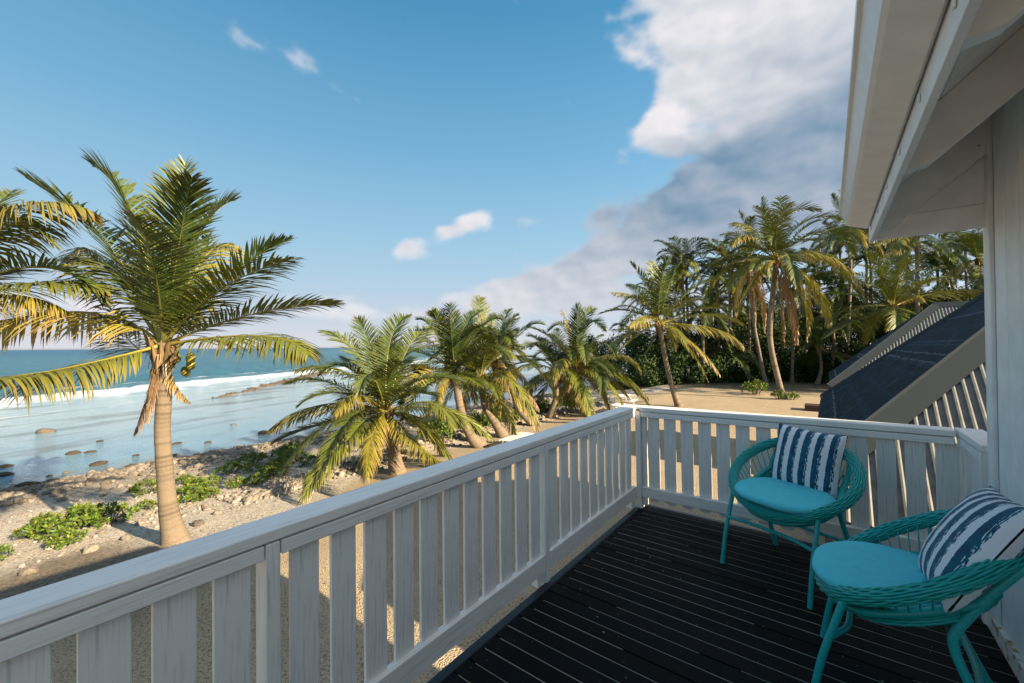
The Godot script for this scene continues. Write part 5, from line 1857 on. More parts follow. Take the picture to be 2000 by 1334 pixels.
	palm("coconut_palm", V(-8.16,-2.7,-29.57), [V(0,0,0), V(-0.35,1.3,0.29), V(-0.69,3.17,0.57), V(-0.89,4.65,0.75), V(-1.03,5.84,0.88)], [V(-1.48,7.88,1.25),V(-2.56,10.01,2.11),0.25, V(-0.57,7.98,2.11),V(0.37,9.77,3.32),0.25, V(-1.48,8.35,0.26),V(-1.98,10.4,-0.55),0.6, V(-1.89,7.42,1.56),V(-3.53,7.98,2.82),0.7, V(-2.36,7.68,-0.02),V(-4.12,8.99,-1.03),0.3, V(-2.71,6.69,2.17),V(-4.29,6.47,3.37),0.15, V(-1.05,6.24,2.95),V(-1.26,5.53,5.61),0.75, V(-2.92,5.56,-0.13),V(-5.39,5.57,-1.23),0.5, V(-2.14,5.2,1.71),V(-3.25,4.06,2.55),0.6, V(0.68,8.04,-0.4),V(2.23,8.77,-1.57),0.3, V(0.9,7.02,1.81),V(2.5,6.78,3.49),0.4, V(1.54,6.38,-1.08),V(3.41,5.72,-2.52),0.5, V(1.48,6.84,-1.02),V(2.72,6.46,-1.98),0.4, V(1.97,5.45,-1.43),V(3.39,4.24,-2.53),0.7, V(0.79,4.44,-0.53),V(2.19,2.36,-1.64),0.75, V(0.49,4.44,0.36),V(1.8,2.04,0.13),0.65, V(0.25,5.33,1.34),V(1.05,4.35,2.49),0.6, V(-0.49,8.24,0.5),V(0.12,9.89,0.06),0.35, V(-1.49,4.37,1.2),V(-1.86,3.73,1.48),0.5, V(-1.11,5.91,-1.49),V(-1.18,3.93,-3.26),0.5, V(-1.91,7.44,2.3),V(-2.57,7.05,3.36),0.35, V(-2.7,6.99,1.45),V(-3.95,6.84,1.88),0.46, V(-3.1,6.63,-0.26),V(-4.66,5.38,-1.1),0.45, V(-2.93,5.18,1.91),V(-4.35,3.38,2.68),0.64], 0.17, 1, 3, "coconut palm with a slim bare trunk standing alone on the open sand", "coconut palms along the beach")
	palm("coconut_palm", V(-2.8,-2.7,-38.2), [V(0,0,0), V(-0.35,1.94,0.3), V(-0.68,3.93,0.58), V(-0.75,5.63,0.66), V(-0.49,8.88,0.51), V(-0.28,10.98,0.38)], [V(-0.93,13.33,0.91),V(-1.16,15.69,1.12),0.35, V(-0.29,13.87,-0.19),V(0.05,16.14,-1.18),0.6, V(0.43,14.24,-0.12),V(2.46,14.61,-1.66),0.4, V(1.36,13.71,-0.83),V(3.75,13.95,-2.66),0.4, V(2.6,13.04,-1.79),V(4.5,11.2,-3.27),0.15, V(2.47,11.22,-1.72),V(4.93,8.26,-3.64),0.6, V(1.85,10.93,-1.06),V(4.11,9.97,-2.57),0.45, V(1.98,8.87,-1.38),V(2.77,5.85,-2.03),0.7, V(1.27,8.54,-0.22),V(1.51,4.8,0.3),0.75, V(0.52,9.72,0.32),V(1.12,7.72,0.53),0.85, V(-1.85,12.54,2.6),V(-2.65,11.68,4.42),0.75, V(-1.87,13.64,-0.3),V(-3.56,14.75,-1.35),0.7, V(-2.62,10.99,2.17),V(-4.34,10.29,3.47),0.1, V(-2.04,10.38,2.27),V(-3.08,8.26,3.73),0.6, V(-1.7,9.42,1.44),V(-2.77,6.68,2.22),0.7, V(-0.05,7.82,0.3),V(0.13,4.44,0.3),1, V(0.56,7.83,-0.31),V(0.84,4.5,-0.57),1, V(-0.51,8.89,0.53),V(-0.71,5.88,0.63),1, V(-0.8,10.49,1.42),V(-0.72,9.42,2.13),0.8, V(-0.02,12.92,2.58),V(0.93,13.85,4.76),0.5, V(-0.48,13.11,2.12),V(-1.16,14.11,4.56),0.45, V(1.16,11.72,2.1),V(2.71,10.81,4.32),0.3, V(2.36,10.93,0.36),V(4.34,9.31,0.35),0.73, V(1.31,12.96,-0.16),V(2.5,13.62,-0.56),0.25, V(-2.34,12.18,0.46),V(-3.88,11.19,0.52),0.19, V(-2.81,10.27,0.47),V(-4.7,7.29,0.53),0.47, V(-2.34,12.62,0.72),V(-3.87,12.68,0.98),0.36, V(0.57,10.76,3.06),V(1.2,8.11,5.07),0.34, V(-0.49,12.77,-1.54),V(-0.65,13.51,-2.98),0.17, V(-0.22,12.13,2.7),V(-0.18,11.26,4.44),0.35, V(-2.93,11.7,0.77),V(-4.9,11.05,1.07),0.64, V(-0.89,10.74,2.81),V(-1.35,9.55,4.62),0.44, V(0,12.31,-1.68),V(0.22,12.52,-3.22),0.36, V(0.05,11.58,-2.51),V(0.3,9.8,-4.67),0.37], 0.2, 1, 5, "tallest coconut palm, with dead brown fronds hanging below its crown", "coconut palms along the beach")
	palm("coconut_palm", V(-5.18,-2.57,-50.23), [V(0,0,0), V(-0.55,3.68,0.47), V(-0.86,5.97,0.75), V(-1.11,9.65,0.99), V(-1.26,13.16,1.16)], [V(-1.93,15.45,1.71),V(-3.6,15.64,2.99),0.55, V(-2.82,15.01,0.1),V(-5.05,15.95,-0.97),0.5, V(-0.2,15.8,-0.51),V(0.42,16.76,-2.07),0.5, V(-1.02,9.64,0.93),V(-0.85,6.48,0.75),1, V(-0.32,10.34,0.4),V(-0.09,5.77,0.16),1, V(-1.99,10.7,1.68),V(-2.45,7.37,1.98),0.95, V(-3.36,12.47,2.76),V(-4.76,12.48,3.83),0.4, V(-1.37,15.62,1.28),V(-2.04,18.08,1.83),0.4, V(-1.04,14.64,-0.82),V(-0.87,14.81,-2.3),0.15, V(-3.63,12.25,1.32),V(-5.4,9.51,1.44),0.63, V(0.24,12.41,2.93),V(1.36,9.35,4.26),0.56, V(-0.28,12.33,3.38),V(0.46,10.71,5.05),0.62, V(-1.48,14.7,2.95),V(-1.65,14.49,4.29),0.34, V(-2.76,14.76,2.02),V(-3.89,14.22,2.66),0.24, V(-2.41,11.82,-0.87),V(-3.27,8.73,-2.4),0.72, V(-0.9,15.51,2.72),V(-0.63,16.69,3.88),0.32], 0.17, 1, 0, "coconut palm with a thin pale trunk just left of the tallest palm", "coconut palms along the beach")
	palm("coconut_palm", V(-14.26,-2.65,-54.65), [V(0,0,0), V(-0.06,6.48,0.16), V(-0.26,15.09,0.45)], [V(-0.77,16.25,2.34),V(-1.17,16.48,4.45),0.4, V(-0.58,16.86,0.72),V(-0.3,17.79,0.52),0.3, V(0.36,16.86,0),V(0.98,17.78,-0.46),0.55, V(1.43,16.17,-0.82),V(2.65,16.84,-1.74),0.4, V(-0.8,14.68,2.86),V(-1.09,14.52,5.53),0.3, V(1.64,14.34,-1.19),V(3.23,15.55,-2.61),0.6, V(1.04,12.84,1.6),V(2.34,12,3.26),0.6, V(-0.38,13.09,2.16),V(-0.44,11.53,4.2),0.6, V(1.71,17.04,0.86),V(3.18,16.35,1.16),0.11, V(-1.39,16.37,-1.48),V(-2.24,15.12,-2.93),0.55, V(-1.37,15.63,2.3),V(-2.2,14.28,3.69),0.34, V(-1.91,17.03,1.34),V(-3.14,17.48,2.01),0.17, V(1.29,14.38,2.15),V(2.45,12.23,3.43),0.64, V(-0.56,17.14,2.11),V(-0.79,16.98,3.35),0.3, V(1.55,16.61,0.49),V(2.91,17.06,0.52),0.22, V(-1.16,14.5,-1.67),V(-1.84,11.66,-3.27),0.62, V(-1.01,14.05,-1.97),V(-1.57,12.01,-3.79),0.6, V(2.3,15.92,1.03),V(4.22,15.6,1.46),0.45, V(-0.06,16.03,-1.76),V(0.09,15.1,-3.41),0.49], 0.17, 1, 0, "distant coconut palm rising behind the crown of the slim sand palm", "coconut palms along the beach")
	palm("coconut_palm", V(-9.38,-2.65,-55.86), [V(0,0,0), V(-0,6.36,0.12), V(0.06,14.55,0.19)], [V(-0.88,16.19,0.94),V(-1.58,17,1.49),0.4, V(-0.36,16.67,0.55),V(-0.09,17.81,0.36),0.4, V(-0.56,15.47,1.91),V(-0.31,16.14,3.22),0.85, V(0.93,16.33,-0.44),V(1.71,17.14,-1.03),0.4, V(1.81,14.24,-1.85),V(3.11,11.86,-3.38),0.7, V(-1.53,16.05,1.72),V(-2.72,15.92,2.86),0.3, V(1.97,15.83,-0.26),V(3.4,15.17,-0.6),0.37, V(-1.61,16.38,0.52),V(-2.87,16.89,0.76),0.31, V(2.12,13.99,1.27),V(3.65,12.4,2.08),0.46, V(-2.48,13.9,0.75),V(-4.39,10.73,1.16),0.61, V(-1.91,15.08,-0.77),V(-3.39,14.6,-1.49),0.45, V(-1.6,16.05,0.46),V(-2.84,15.93,0.67),0.55, V(1.49,13.13,-1.38),V(2.55,10.47,-2.55),0.66, V(2.49,14.11,1.39),V(4.3,11.91,2.29),0.35, V(2.25,14.39,-0.25),V(3.89,12.88,-0.57),0.55, V(2.39,15.49,1.51),V(4.13,14.3,2.49),0.36, V(-1.07,15.46,2.47),V(-1.92,14.32,4.17),0.36, V(-2.3,13.85,-0.59),V(-4.08,11.5,-1.17),0.54], 0.17, 1, 0, "distant yellowish coconut palm top against the sky left of the tallest palm", "coconut palms along the beach")
	palm("coconut_palm", V(1.54,-2.65,-60.43), [V(0,0,0), V(0.58,11.97,-0.24), V(0.53,17.53,-0.12)], [V(-0.49,19.77,0.69),V(-0.99,21.34,1.1),0.3, V(0.49,20.43,-1.09),V(-0.09,22.55,-1.88),0.35, V(1.25,16.53,1.52),V(1.67,14.26,3.86),0.8, V(2.49,16.08,-1.64),V(3.61,14.37,-2.52),0.75, V(1.28,19.36,-0.66),V(3.06,20.13,-2.01),0.4, V(2.2,17.78,-1.39),V(4.26,16.46,-2.99),0.6, V(-0.75,19.16,-1.31),V(-1.71,19.14,-2.2),0.52, V(-1.54,17.14,1.32),V(-3.08,14.99,2.4),0.63, V(-1.89,16.36,-1.06),V(-3.7,12.66,-1.77),0.71, V(0.54,16.65,2.61),V(0.54,13.15,4.65),0.65, V(-0.71,16.81,2.06),V(-1.64,13.66,3.69),0.5, V(1.76,18.07,2.17),V(2.68,16.32,3.87),0.58, V(2.4,17.49,2.17),V(3.79,14.91,3.89),0.29, V(1.53,17.29,-2.74),V(2.29,16.08,-4.71),0.29, V(1.95,17.95,2.19),V(3.01,16.44,3.92),0.42, V(2.01,17.23,1.65),V(3.12,15.82,2.98),0.54], 0.18, 1, 0, "coconut palm whose top rises behind the end of the gutter", "coconut palms along the beach")
	palm("coconut_palm", V(3.96,-2.65,-43.39), [V(0,0,0), V(0.04,4.73,0.06), V(0.03,7.21,0.1)], [V(-0.83,9.54,0.79),V(-1.99,10.39,1.69),0.5, V(-0.47,9.62,0.52),V(-1.34,11.32,1.21),0.45, V(-0.09,9.72,-0.48),V(0.34,11.54,-1.65),0.4, V(0.41,9.71,-0.16),V(1.25,11.48,-0.77),0.4, V(0.5,9.65,1.46),V(1.08,10.4,3.09),0.5, V(1.93,8.98,-1.32),V(4.16,9.28,-3.03),0.4, V(1.79,9.34,-1.21),V(3.07,10.09,-2.18),0.45, V(3.33,8.3,-2.41),V(5.91,8.02,-4.39),0.6, V(0.93,7.9,1.08),V(1.44,7.21,2.7),0.85, V(-0.16,6.29,0.92),V(-0.52,5.26,2.04),0.9, V(-1.71,7.18,1.43),V(-3.14,6.26,2.5),0.55, V(-2.24,8.24,-0.38),V(-3.8,8.61,-1.91),0.3, V(-2.36,5.98,1.91),V(-4.22,4.71,3.31),0.25, V(0.82,6.77,0.75),V(1.03,6.42,2.14),0.6, V(0.94,9.26,-0.56),V(2.36,10.05,-1.64),0.3, V(-2.31,7.19,0.63),V(-4.05,5.88,1.02),0.42, V(-0.83,8.53,1.63),V(-1.47,8.5,2.77),0.32, V(-1.37,9.18,1.03),V(-2.42,9.78,1.73),0.51, V(-0.01,6.38,2.25),V(-0.05,3.95,3.85),0.48, V(1.21,8.48,1.65),V(2.1,8.69,2.81),0.51, V(-0.77,6.24,-2.15),V(-1.37,4.33,-3.84),0.38, V(-0.56,8.89,1.15),V(-1,8.82,1.93),0.38, V(2.02,7.98,0.99),V(3.51,7.04,1.66),0.46], 0.18, 1, 0, "coconut palm spreading its fronds above the far roof", "coconut palms along the beach")
	palm("coconut_palm", V(11.07,-2.65,-56.38), [V(0,0,0), V(0.07,7.6,0.08), V(0.07,11.96,0.15)], [V(-0.59,13.23,0.67),V(-1.16,14.19,1.12),0.5, V(-0.61,12.93,2.27),V(-1.19,13.55,4.66),0.35, V(0.25,13.22,0.03),V(0.39,14.23,-0.06),0.6, V(0.02,12.14,2.17),V(-0.35,10.95,4.86),0.4, V(-0.69,11.64,0.72),V(-1.38,10.27,1.23),0.3, V(-0.24,10.16,1.94),V(-0.39,8.84,3.98),0.55, V(1.01,13.01,-0.55),V(1.85,13.53,-1.19),0.4, V(-0.41,13.88,-0.86),V(-0.78,14.12,-1.61),0.11, V(0.44,14.06,-1.58),V(0.71,14.77,-2.87),0.1, V(1.33,13.89,-0.33),V(2.28,13.81,-0.68),0.13, V(-1.29,13.42,1.51),V(-2.31,13.32,2.53),0.29, V(-1.77,11.17,0.97),V(-3.15,8.68,1.59),0.76, V(-0.73,13.46,-1.35),V(-1.33,13.81,-2.47),0.26, V(-0.55,13.39,1.91),V(-1.02,13.49,3.23),0.32, V(0.98,10.9,2.3),V(1.65,7.85,3.91),0.54], 0.18, 1, 0, "coconut palm showing in the gap beside the house wall under the eave", "coconut palms along the beach")
	palm("coconut_palm", V(7.1,-2.65,-57.13), [V(0,0,0), V(-0,7.9,0.15), V(0.05,15.34,0.22)], [V(1.95,15.1,-1.24),V(3.25,13.2,-2.26),0.4, V(1.21,13.77,1.49),V(1.98,11.49,3.54),0.5, V(-1.66,14.14,3.01),V(-0.85,13.13,4.2),0.7, V(-1.86,14.9,1.67),V(-3.32,14.11,2.78),0.7, V(-1.42,13.83,2.13),V(-2.77,12.71,4.13),0.75, V(0.53,17.16,-0.12),V(1.44,18.07,-0.8),0.4, V(-0.74,17.17,0.85),V(-1.27,18.32,1.28),0.4, V(-1.42,13.99,-1.47),V(-2.52,10.98,-2.73),0.66, V(-1.41,16.42,2.27),V(-2.5,16.22,3.81),0.28, V(1.22,17.43,0.86),V(2.1,18.32,1.35),0.1, V(2.78,14.99,0.07),V(4.82,11.88,-0.04),0.49, V(2.62,16.05,0.92),V(4.53,14.46,1.44),0.52, V(-0.87,14.02,1.95),V(-1.56,11.28,3.24),0.61], 0.18, 1, 0, "coconut palm whose fronds hang down just under the eave beam", "coconut palms along the beach")
	palm("coconut_palm", V(-0.97,-2.65,-54.71), [V(0,0,0), V(0.37,1.69,-0.25), V(0.22,3.87,-0.11)], [V(2.14,2.57,0.8),V(3.58,-0.07,1.48),0.43, V(-0.23,2.72,-1.8),V(-0.56,-0.25,-3.06),0.34, V(-1.04,2.95,-1.56),V(-1.99,1.38,-2.65),0.23, V(2.34,2.99,0.23),V(3.92,1.27,0.49),0.36, V(1.98,3.77,-1.34),V(3.3,2.82,-2.26),0.33, V(-0.76,4.56,-2.08),V(-1.5,4.25,-3.56),0.22, V(-0.96,5.87,-0.79),V(-1.84,6.2,-1.31),0.1, V(1.5,5.4,0.01),V(2.46,6.06,0.11),0.19, V(0.87,5.3,-1.68),V(1.35,5.67,-2.85),0.17, V(0.88,5.65,-1),V(1.38,5.76,-1.67),0.09, V(-0.49,4.33,1.66),V(-1.03,3.49,2.98),0.15, V(-0.33,4.43,-2.43),V(-0.75,2.62,-4.17),0.19, V(-0.02,5.7,1.18),V(-0.21,6.62,2.13),0.08, V(2.08,4.56,-0.22),V(3.47,3.85,-0.3),0.22, V(-1.07,5.93,0.45),V(-2.05,6.96,0.87),0.14, V(-1.16,5.49,0.8),V(-2.19,5.29,1.48),0.1, V(0.58,5.21,1.28),V(0.85,5.02,2.33),0.13, V(-0.96,5.79,0.11),V(-1.85,6.86,0.27),0.16, V(-0.76,2.85,-1.66),V(-1.49,1.24,-2.82),0.33, V(-1.3,4.36,1.29),V(-2.43,3.14,2.34),0.31, V(1.26,5.74,-0.79),V(2.03,6.27,-1.31),0.26, V(-0.17,5.28,1.43),V(-0.46,5,2.58),0.27], 0.16, 0, 0, "shaded grove palm right of the tallest palm's trunk", "shaded palms filling the grove")
	palm("coconut_palm", V(-8.89,-2.65,-53.7), [V(0,0,0), V(-0.27,1.23,0.23), V(-0.44,3.31,0.39)], [V(1.15,4.82,0.95),V(2.34,5,1.38),0.18, V(1.63,2.91,1.35),V(3.17,1.61,2.07),0.35, V(0.82,5.41,0.09),V(1.76,5.63,-0.14),0.13, V(1.89,2.66,-0.05),V(3.63,-0.19,-0.38),0.35, V(0.19,3.85,2.34),V(0.66,3.44,3.81),0.23, V(-0.05,4.93,-0.78),V(0.24,5.82,-1.65),0.11, V(1.02,2.66,2.03),V(2.11,0.65,3.26),0.35, V(0.07,4.32,2.18),V(0.46,4,3.52),0.33, V(1.48,2.85,-0.92),V(2.91,1.14,-1.91),0.28, V(-2.32,3.88,1.87),V(-3.73,2.44,2.97),0.12, V(0.22,5,1.15),V(0.71,5.72,1.72),0.06, V(1.52,2.63,0.58),V(2.98,1.2,0.72),0.26, V(-2.12,3.16,-0.71),V(-3.38,1.22,-1.54),0.33, V(-2.39,2.48,-0.41),V(-3.85,0.05,-1.01),0.37, V(1.03,3.41,-1.31),V(2.14,2.55,-2.57),0.31, V(-0.26,4.51,-1.33),V(-0.13,3.63,-2.61),0.06, V(-2.56,3.51,1.49),V(-4.15,2.59,2.32),0.24, V(-0.9,3.92,-1.94),V(-1.25,2.87,-3.69),0.16, V(-0.72,5,1.66),V(-0.93,5.13,2.61),0.08, V(0.59,4.93,-0.05),V(1.37,4.81,-0.39),0.06, V(1.29,3.74,1.26),V(2.59,2.72,1.9),0.27, V(-1.98,3.08,2.08),V(-3.14,0.81,3.34),0.37], 0.16, 0, 0, "shaded grove palm between the slim sand palm and the thin pale trunk", "shaded palms filling the grove")
	palm("coconut_palm", V(-2.79,-2.65,-60.88), [V(0,0,0), V(0.13,0.74,-0.08), V(-0.05,2.6,0.08)], [V(2.46,2.63,0.17),V(4.33,1.6,0.24),0.2, V(-1.42,2.32,-1.87),V(-2.44,0.78,-3.33),0.28, V(1.86,1.66,1.17),V(3.28,-0.67,1.99),0.35, V(-2.3,2.35,-0.11),V(-3.98,0.2,-0.25),0.32, V(2.14,3.53,0.93),V(3.77,2.76,1.56),0.23, V(1.2,4.3,0.96),V(2.14,4.03,1.61),0.12, V(1.36,1.45,-1.44),V(2.42,-0.64,-2.57),0.33, V(-1.02,3.45,2),V(-1.75,2.02,3.44),0.2, V(0.8,2.59,2.35),V(1.43,0.84,4.06),0.28, V(0.07,3.58,-1.8),V(0.16,3.66,-3.2),0.28, V(1.3,3.35,-1.18),V(2.3,2.79,-2.12),0.22, V(-2.07,3.5,-1.07),V(-3.59,2.92,-1.94),0.17, V(-1.21,4.39,-0.92),V(-2.08,4.71,-1.68),0.06, V(-1.2,4.37,0.19),V(-2.07,5.26,0.27),0.08, V(-0.52,4.25,1.62),V(-0.87,4.38,2.77),0.17, V(0.45,1.41,-2.08),V(0.83,-1.88,-3.69),0.29, V(0.96,4.29,1.13),V(1.72,5.03,1.91),0.06, V(0,2.77,2.4),V(0.03,0.67,4.13),0.33, V(1.12,3.01,1.94),V(1.99,1.13,3.34),0.28, V(-1.39,4.32,-0.01),V(-2.39,4.95,-0.08),0.16, V(-0.56,4.2,1.16),V(-0.94,4.88,1.98),0.23, V(-0.63,2.31,-2.31),V(-1.06,-0.3,-4.09),0.24], 0.16, 0, 0, "shaded grove palm directly behind the tallest palm's trunk", "shaded palms filling the grove")
	palm("coconut_palm", V(-13.3,-2.65,-52.84), [V(0,0,0), V(0.8,1.12,-0.59), V(0.63,3.29,-0.43)], [V(-0.28,5.12,0.35),V(-0.97,6.11,0.93),0.08, V(1.65,5.11,-1.01),V(2.41,5.19,-1.45),0.17, V(-0.6,2.37,1.1),V(-1.53,0.65,2.24),0.34, V(2.58,3.95,-0.48),V(4.04,2.55,-0.52),0.2, V(1.85,4.84,-0.43),V(2.77,5.34,-0.44),0.12, V(2.11,2.77,-1.3),V(3.22,0.64,-1.94),0.27, V(-0.07,4.33,-1.74),V(-0.59,4.59,-2.71),0.29, V(-1.11,4.52,-0.48),V(-2.41,4.15,-0.51),0.09, V(0.73,4.72,0.74),V(0.81,4.94,1.62),0.21, V(2.4,2.67,-1.14),V(3.72,0.71,-1.67),0.37, V(2.12,4.43,-1.04),V(3.23,4.74,-1.51),0.22, V(2.45,2.1,-0.75),V(3.81,0.1,-0.98),0.43, V(-1.46,4.22,-0.73),V(-3.02,3.26,-0.95),0.22, V(0.2,3.63,-2.36),V(-0.12,2.76,-3.8),0.2, V(0.28,2.92,1.36),V(0.01,1.4,2.7),0.28, V(1.35,4.7,-1.6),V(1.88,4.69,-2.48),0.16, V(-0.58,3.92,1.06),V(-1.49,2.93,2.17),0.16, V(1.38,5.08,0.46),V(1.95,5.23,1.13),0.11, V(2.11,3.16,-2),V(3.21,1.91,-3.17),0.28, V(-0.1,2.81,-2.02),V(-0.64,0.8,-3.21),0.28, V(-0.44,3.14,-2.26),V(-1.24,2.16,-3.64),0.31, V(-1,4.11,-1.28),V(-2.23,3.89,-1.92),0.13], 0.16, 0, 0, "shaded grove palm just right of the slim sand palm's trunk", "shaded palms filling the grove")
	palm("coconut_palm", V(-7.29,-2.65,-64.99), [V(0,0,0), V(-0.07,2.43,0.1), V(-0.24,6.59,0.29)], [V(-1.69,5.51,1.96),V(-2.78,2.74,3.2),0.42, V(1.5,5.33,-1.19),V(2.8,2.92,-2.3),0.32, V(-2,6.43,1.95),V(-3.32,4.57,3.2),0.23, V(-1.57,7.77,-1.28),V(-2.56,7.04,-2.45),0.08, V(-2.15,6.98,-1.24),V(-3.58,6.46,-2.38),0.08, V(0.17,6.67,2.42),V(0.47,5.03,4.01),0.29, V(-1.64,5.55,2.1),V(-2.68,3.59,3.45),0.33, V(1.51,6.59,1.98),V(2.82,5.55,3.25),0.36, V(-0.6,8.09,2.56),V(-0.88,7.95,4.25),0.17, V(1.19,7.43,2.02),V(2.25,6.93,3.32),0.17, V(-0.29,5.74,-1.85),V(-0.32,2.96,-3.46),0.25, V(-1.64,8.63,-0.89),V(-2.69,8.53,-1.78),0.15, V(0.21,6.62,2.76),V(0.55,4.19,4.61),0.33, V(-1.95,5.23,1.61),V(-3.23,2.47,2.6),0.29, V(-0.01,7.79,2.53),V(0.16,7.28,4.2),0.13, V(-1.73,7.91,1.33),V(-2.84,8.28,2.11),0.21, V(-0.05,8.33,2.26),V(0.1,7.62,3.73),0.06, V(-1.76,5.84,-1.73),V(-2.89,2.98,-3.24),0.5, V(-0.78,8.2,-1.28),V(-1.18,8.06,-2.46),0.16, V(-1.4,6.46,2.18),V(-2.27,4.83,3.59),0.47, V(-1.8,8.43,1.13),V(-2.96,8.35,1.75),0.25, V(0.19,7.11,2.37),V(0.5,6.26,3.92),0.09], 0.16, 0, 0, "shaded grove palm behind the thin pale trunk", "shaded palms filling the grove")
	palm("coconut_palm", V(-2.97,-2.65,-70.81), [V(0,0,0), V(-0.07,3.77,0.12), V(-0.23,9.52,0.33)], [V(1.53,10.16,-1.65),V(2.84,9.02,-3.14),0.32, V(-2.55,8.85,0.24),V(-4.28,6.95,0.18),0.38, V(-1.64,8.89,2.7),V(-2.68,7.12,4.47),0.42, V(1.11,10.64,-1.44),V(2.11,10.52,-2.76),0.12, V(1.73,9.46,1.83),V(3.21,6.99,2.95),0.33, V(1.1,10.23,2.08),V(2.1,10.04,3.39),0.26, V(-1.38,8.87,2.19),V(-2.23,6.53,3.58),0.23, V(1.75,10.82,0.47),V(3.23,10.08,0.58),0.09, V(-2.79,9.92,-0.25),V(-4.69,7.61,-0.69),0.31, V(1.86,10.02,1.3),V(3.43,9.52,2.02),0.2, V(-0.21,11.76,1.82),V(-0.2,11.85,2.94),0.12, V(-1.23,9.63,2.61),V(-1.98,8.38,4.32),0.3, V(0.05,8.42,-1.78),V(0.26,5.93,-3.35),0.31, V(-1.38,10.8,-1.17),V(-2.24,10.98,-2.29),0.11, V(-0.68,11.24,2.56),V(-1.02,10.71,4.23),0.13, V(-0.85,11.38,2.34),V(-1.32,11.22,3.84),0.1, V(-1.77,10.71,2.3),V(-2.92,10.27,3.78),0.26, V(2.34,8.51,0.37),V(4.26,5.55,0.41),0.44, V(2.24,9.53,1.48),V(4.09,7.37,2.34),0.32, V(-2.18,10.68,1.72),V(-3.63,10.08,2.75),0.23, V(2.35,9.97,-0.23),V(4.27,8.49,-0.65),0.29, V(-0.06,8.41,2.37),V(0.07,6.35,3.9),0.38], 0.16, 0, 0, "shaded grove palm behind the right side of the tallest palm", "shaded palms filling the grove")
	palm("coconut_palm", V(1.02,-2.65,-71.34), [V(0,0,0), V(0.47,5.14,-0.27), V(0.33,12.08,-0.07)], [V(1.12,10.86,-1.82),V(1.71,7.88,-3.14),0.33, V(-2.01,11.67,0.88),V(-3.77,10.05,1.59),0.43, V(1.33,11.92,-2.05),V(2.07,9.67,-3.53),0.32, V(-0.7,14.06,-1.62),V(-1.47,13.71,-2.79),0.06, V(1.62,12.46,-2.03),V(2.58,11.21,-3.5),0.17, V(0.51,13.68,-1.7),V(0.64,14.23,-2.93),0.16, V(-1.2,14.42,0.3),V(-2.35,14.33,0.56),0.06, V(-0.74,11.7,-2.24),V(-1.54,10.52,-3.87),0.23, V(-0.02,10.98,2.06),V(-0.28,8.71,3.65),0.45, V(3.06,11.46,0.03),V(5.09,8.36,0.11),0.31, V(-2.19,11.43,-1.04),V(-4.07,8.49,-1.78),0.31, V(1.6,11.48,1.96),V(2.54,9.57,3.47),0.24, V(-1.64,12.41,1.25),V(-3.12,11.27,2.24),0.21, V(-1.32,13.11,1.55),V(-2.56,12.89,2.76),0.17, V(-2.3,12.49,-0.28),V(-4.27,10.59,-0.45),0.39, V(1.21,13.37,-2.24),V(1.87,13.4,-3.87),0.13, V(0.27,11.68,2.19),V(0.22,9.93,3.87),0.28, V(-0.87,13.68,-1.89),V(-1.78,14.08,-3.25),0.18, V(1.39,10.87,-1.77),V(2.18,8.65,-3.04),0.45, V(1.43,12.77,1.99),V(2.25,11.51,3.53),0.21, V(-0.69,11.56,-2.48),V(-1.45,8.87,-4.28),0.24, V(1.68,14.19,0.55),V(2.68,15.03,1.01),0.06], 0.16, 0, 0, "shaded grove palm behind the right edge of the tallest palm's crown", "shaded palms filling the grove")
	palm("coconut_palm", V(3.71,-2.65,-60.81), [V(0,0,0), V(0.18,0.97,-0.12), V(0.02,2.68,0.03)], [V(0.04,2.35,2.08),V(0.06,0.24,3.6),0.26, V(1.92,2.97,0.5),V(3.34,2.54,0.86),0.31, V(-0.52,3.27,1.94),V(-0.92,3.03,3.37),0.24, V(1.87,2.08,-0.76),V(3.25,0.3,-1.35),0.3, V(-0.91,4.14,-1.47),V(-1.61,3.82,-2.59),0.17, V(0.3,3.24,2.2),V(0.51,2.39,3.82),0.27, V(0.94,1.61,-1.41),V(1.63,-0.37,-2.48),0.23, V(0.27,1.63,1.83),V(0.47,-0.85,3.18),0.35, V(1.18,2.07,-1.8),V(2.05,0.51,-3.18),0.33, V(0.59,4.01,1.86),V(1.03,4.11,3.23),0.25, V(-1.77,3.15,-1.04),V(-3.1,1.73,-1.84),0.29, V(-2.06,3.11,0.07),V(-3.61,2.2,0.1),0.22, V(-0.54,2.36,1.93),V(-0.95,0.31,3.35),0.21, V(0.56,3.22,1.92),V(0.97,2.7,3.34),0.16, V(-2.08,3.86,0.01),V(-3.64,2.84,-0.01),0.14, V(-1.88,2.85,0.63),V(-3.31,1.02,1.08),0.23, V(0.56,3.72,1.89),V(0.96,3.55,3.28),0.26, V(-1.48,3.4,0.99),V(-2.6,2.29,1.71),0.31, V(-1.21,4.49,0.99),V(-2.12,4.24,1.71),0.18, V(0.21,1.58,1.83),V(0.35,-0.17,3.18),0.22, V(1.99,2.56,0.13),V(3.47,1.75,0.21),0.13, V(1.28,4.42,0.69),V(2.23,4.9,1.18),0.17], 0.16, 0, 0, "shaded grove palm just left of the far roof's ridge", "shaded palms filling the grove")
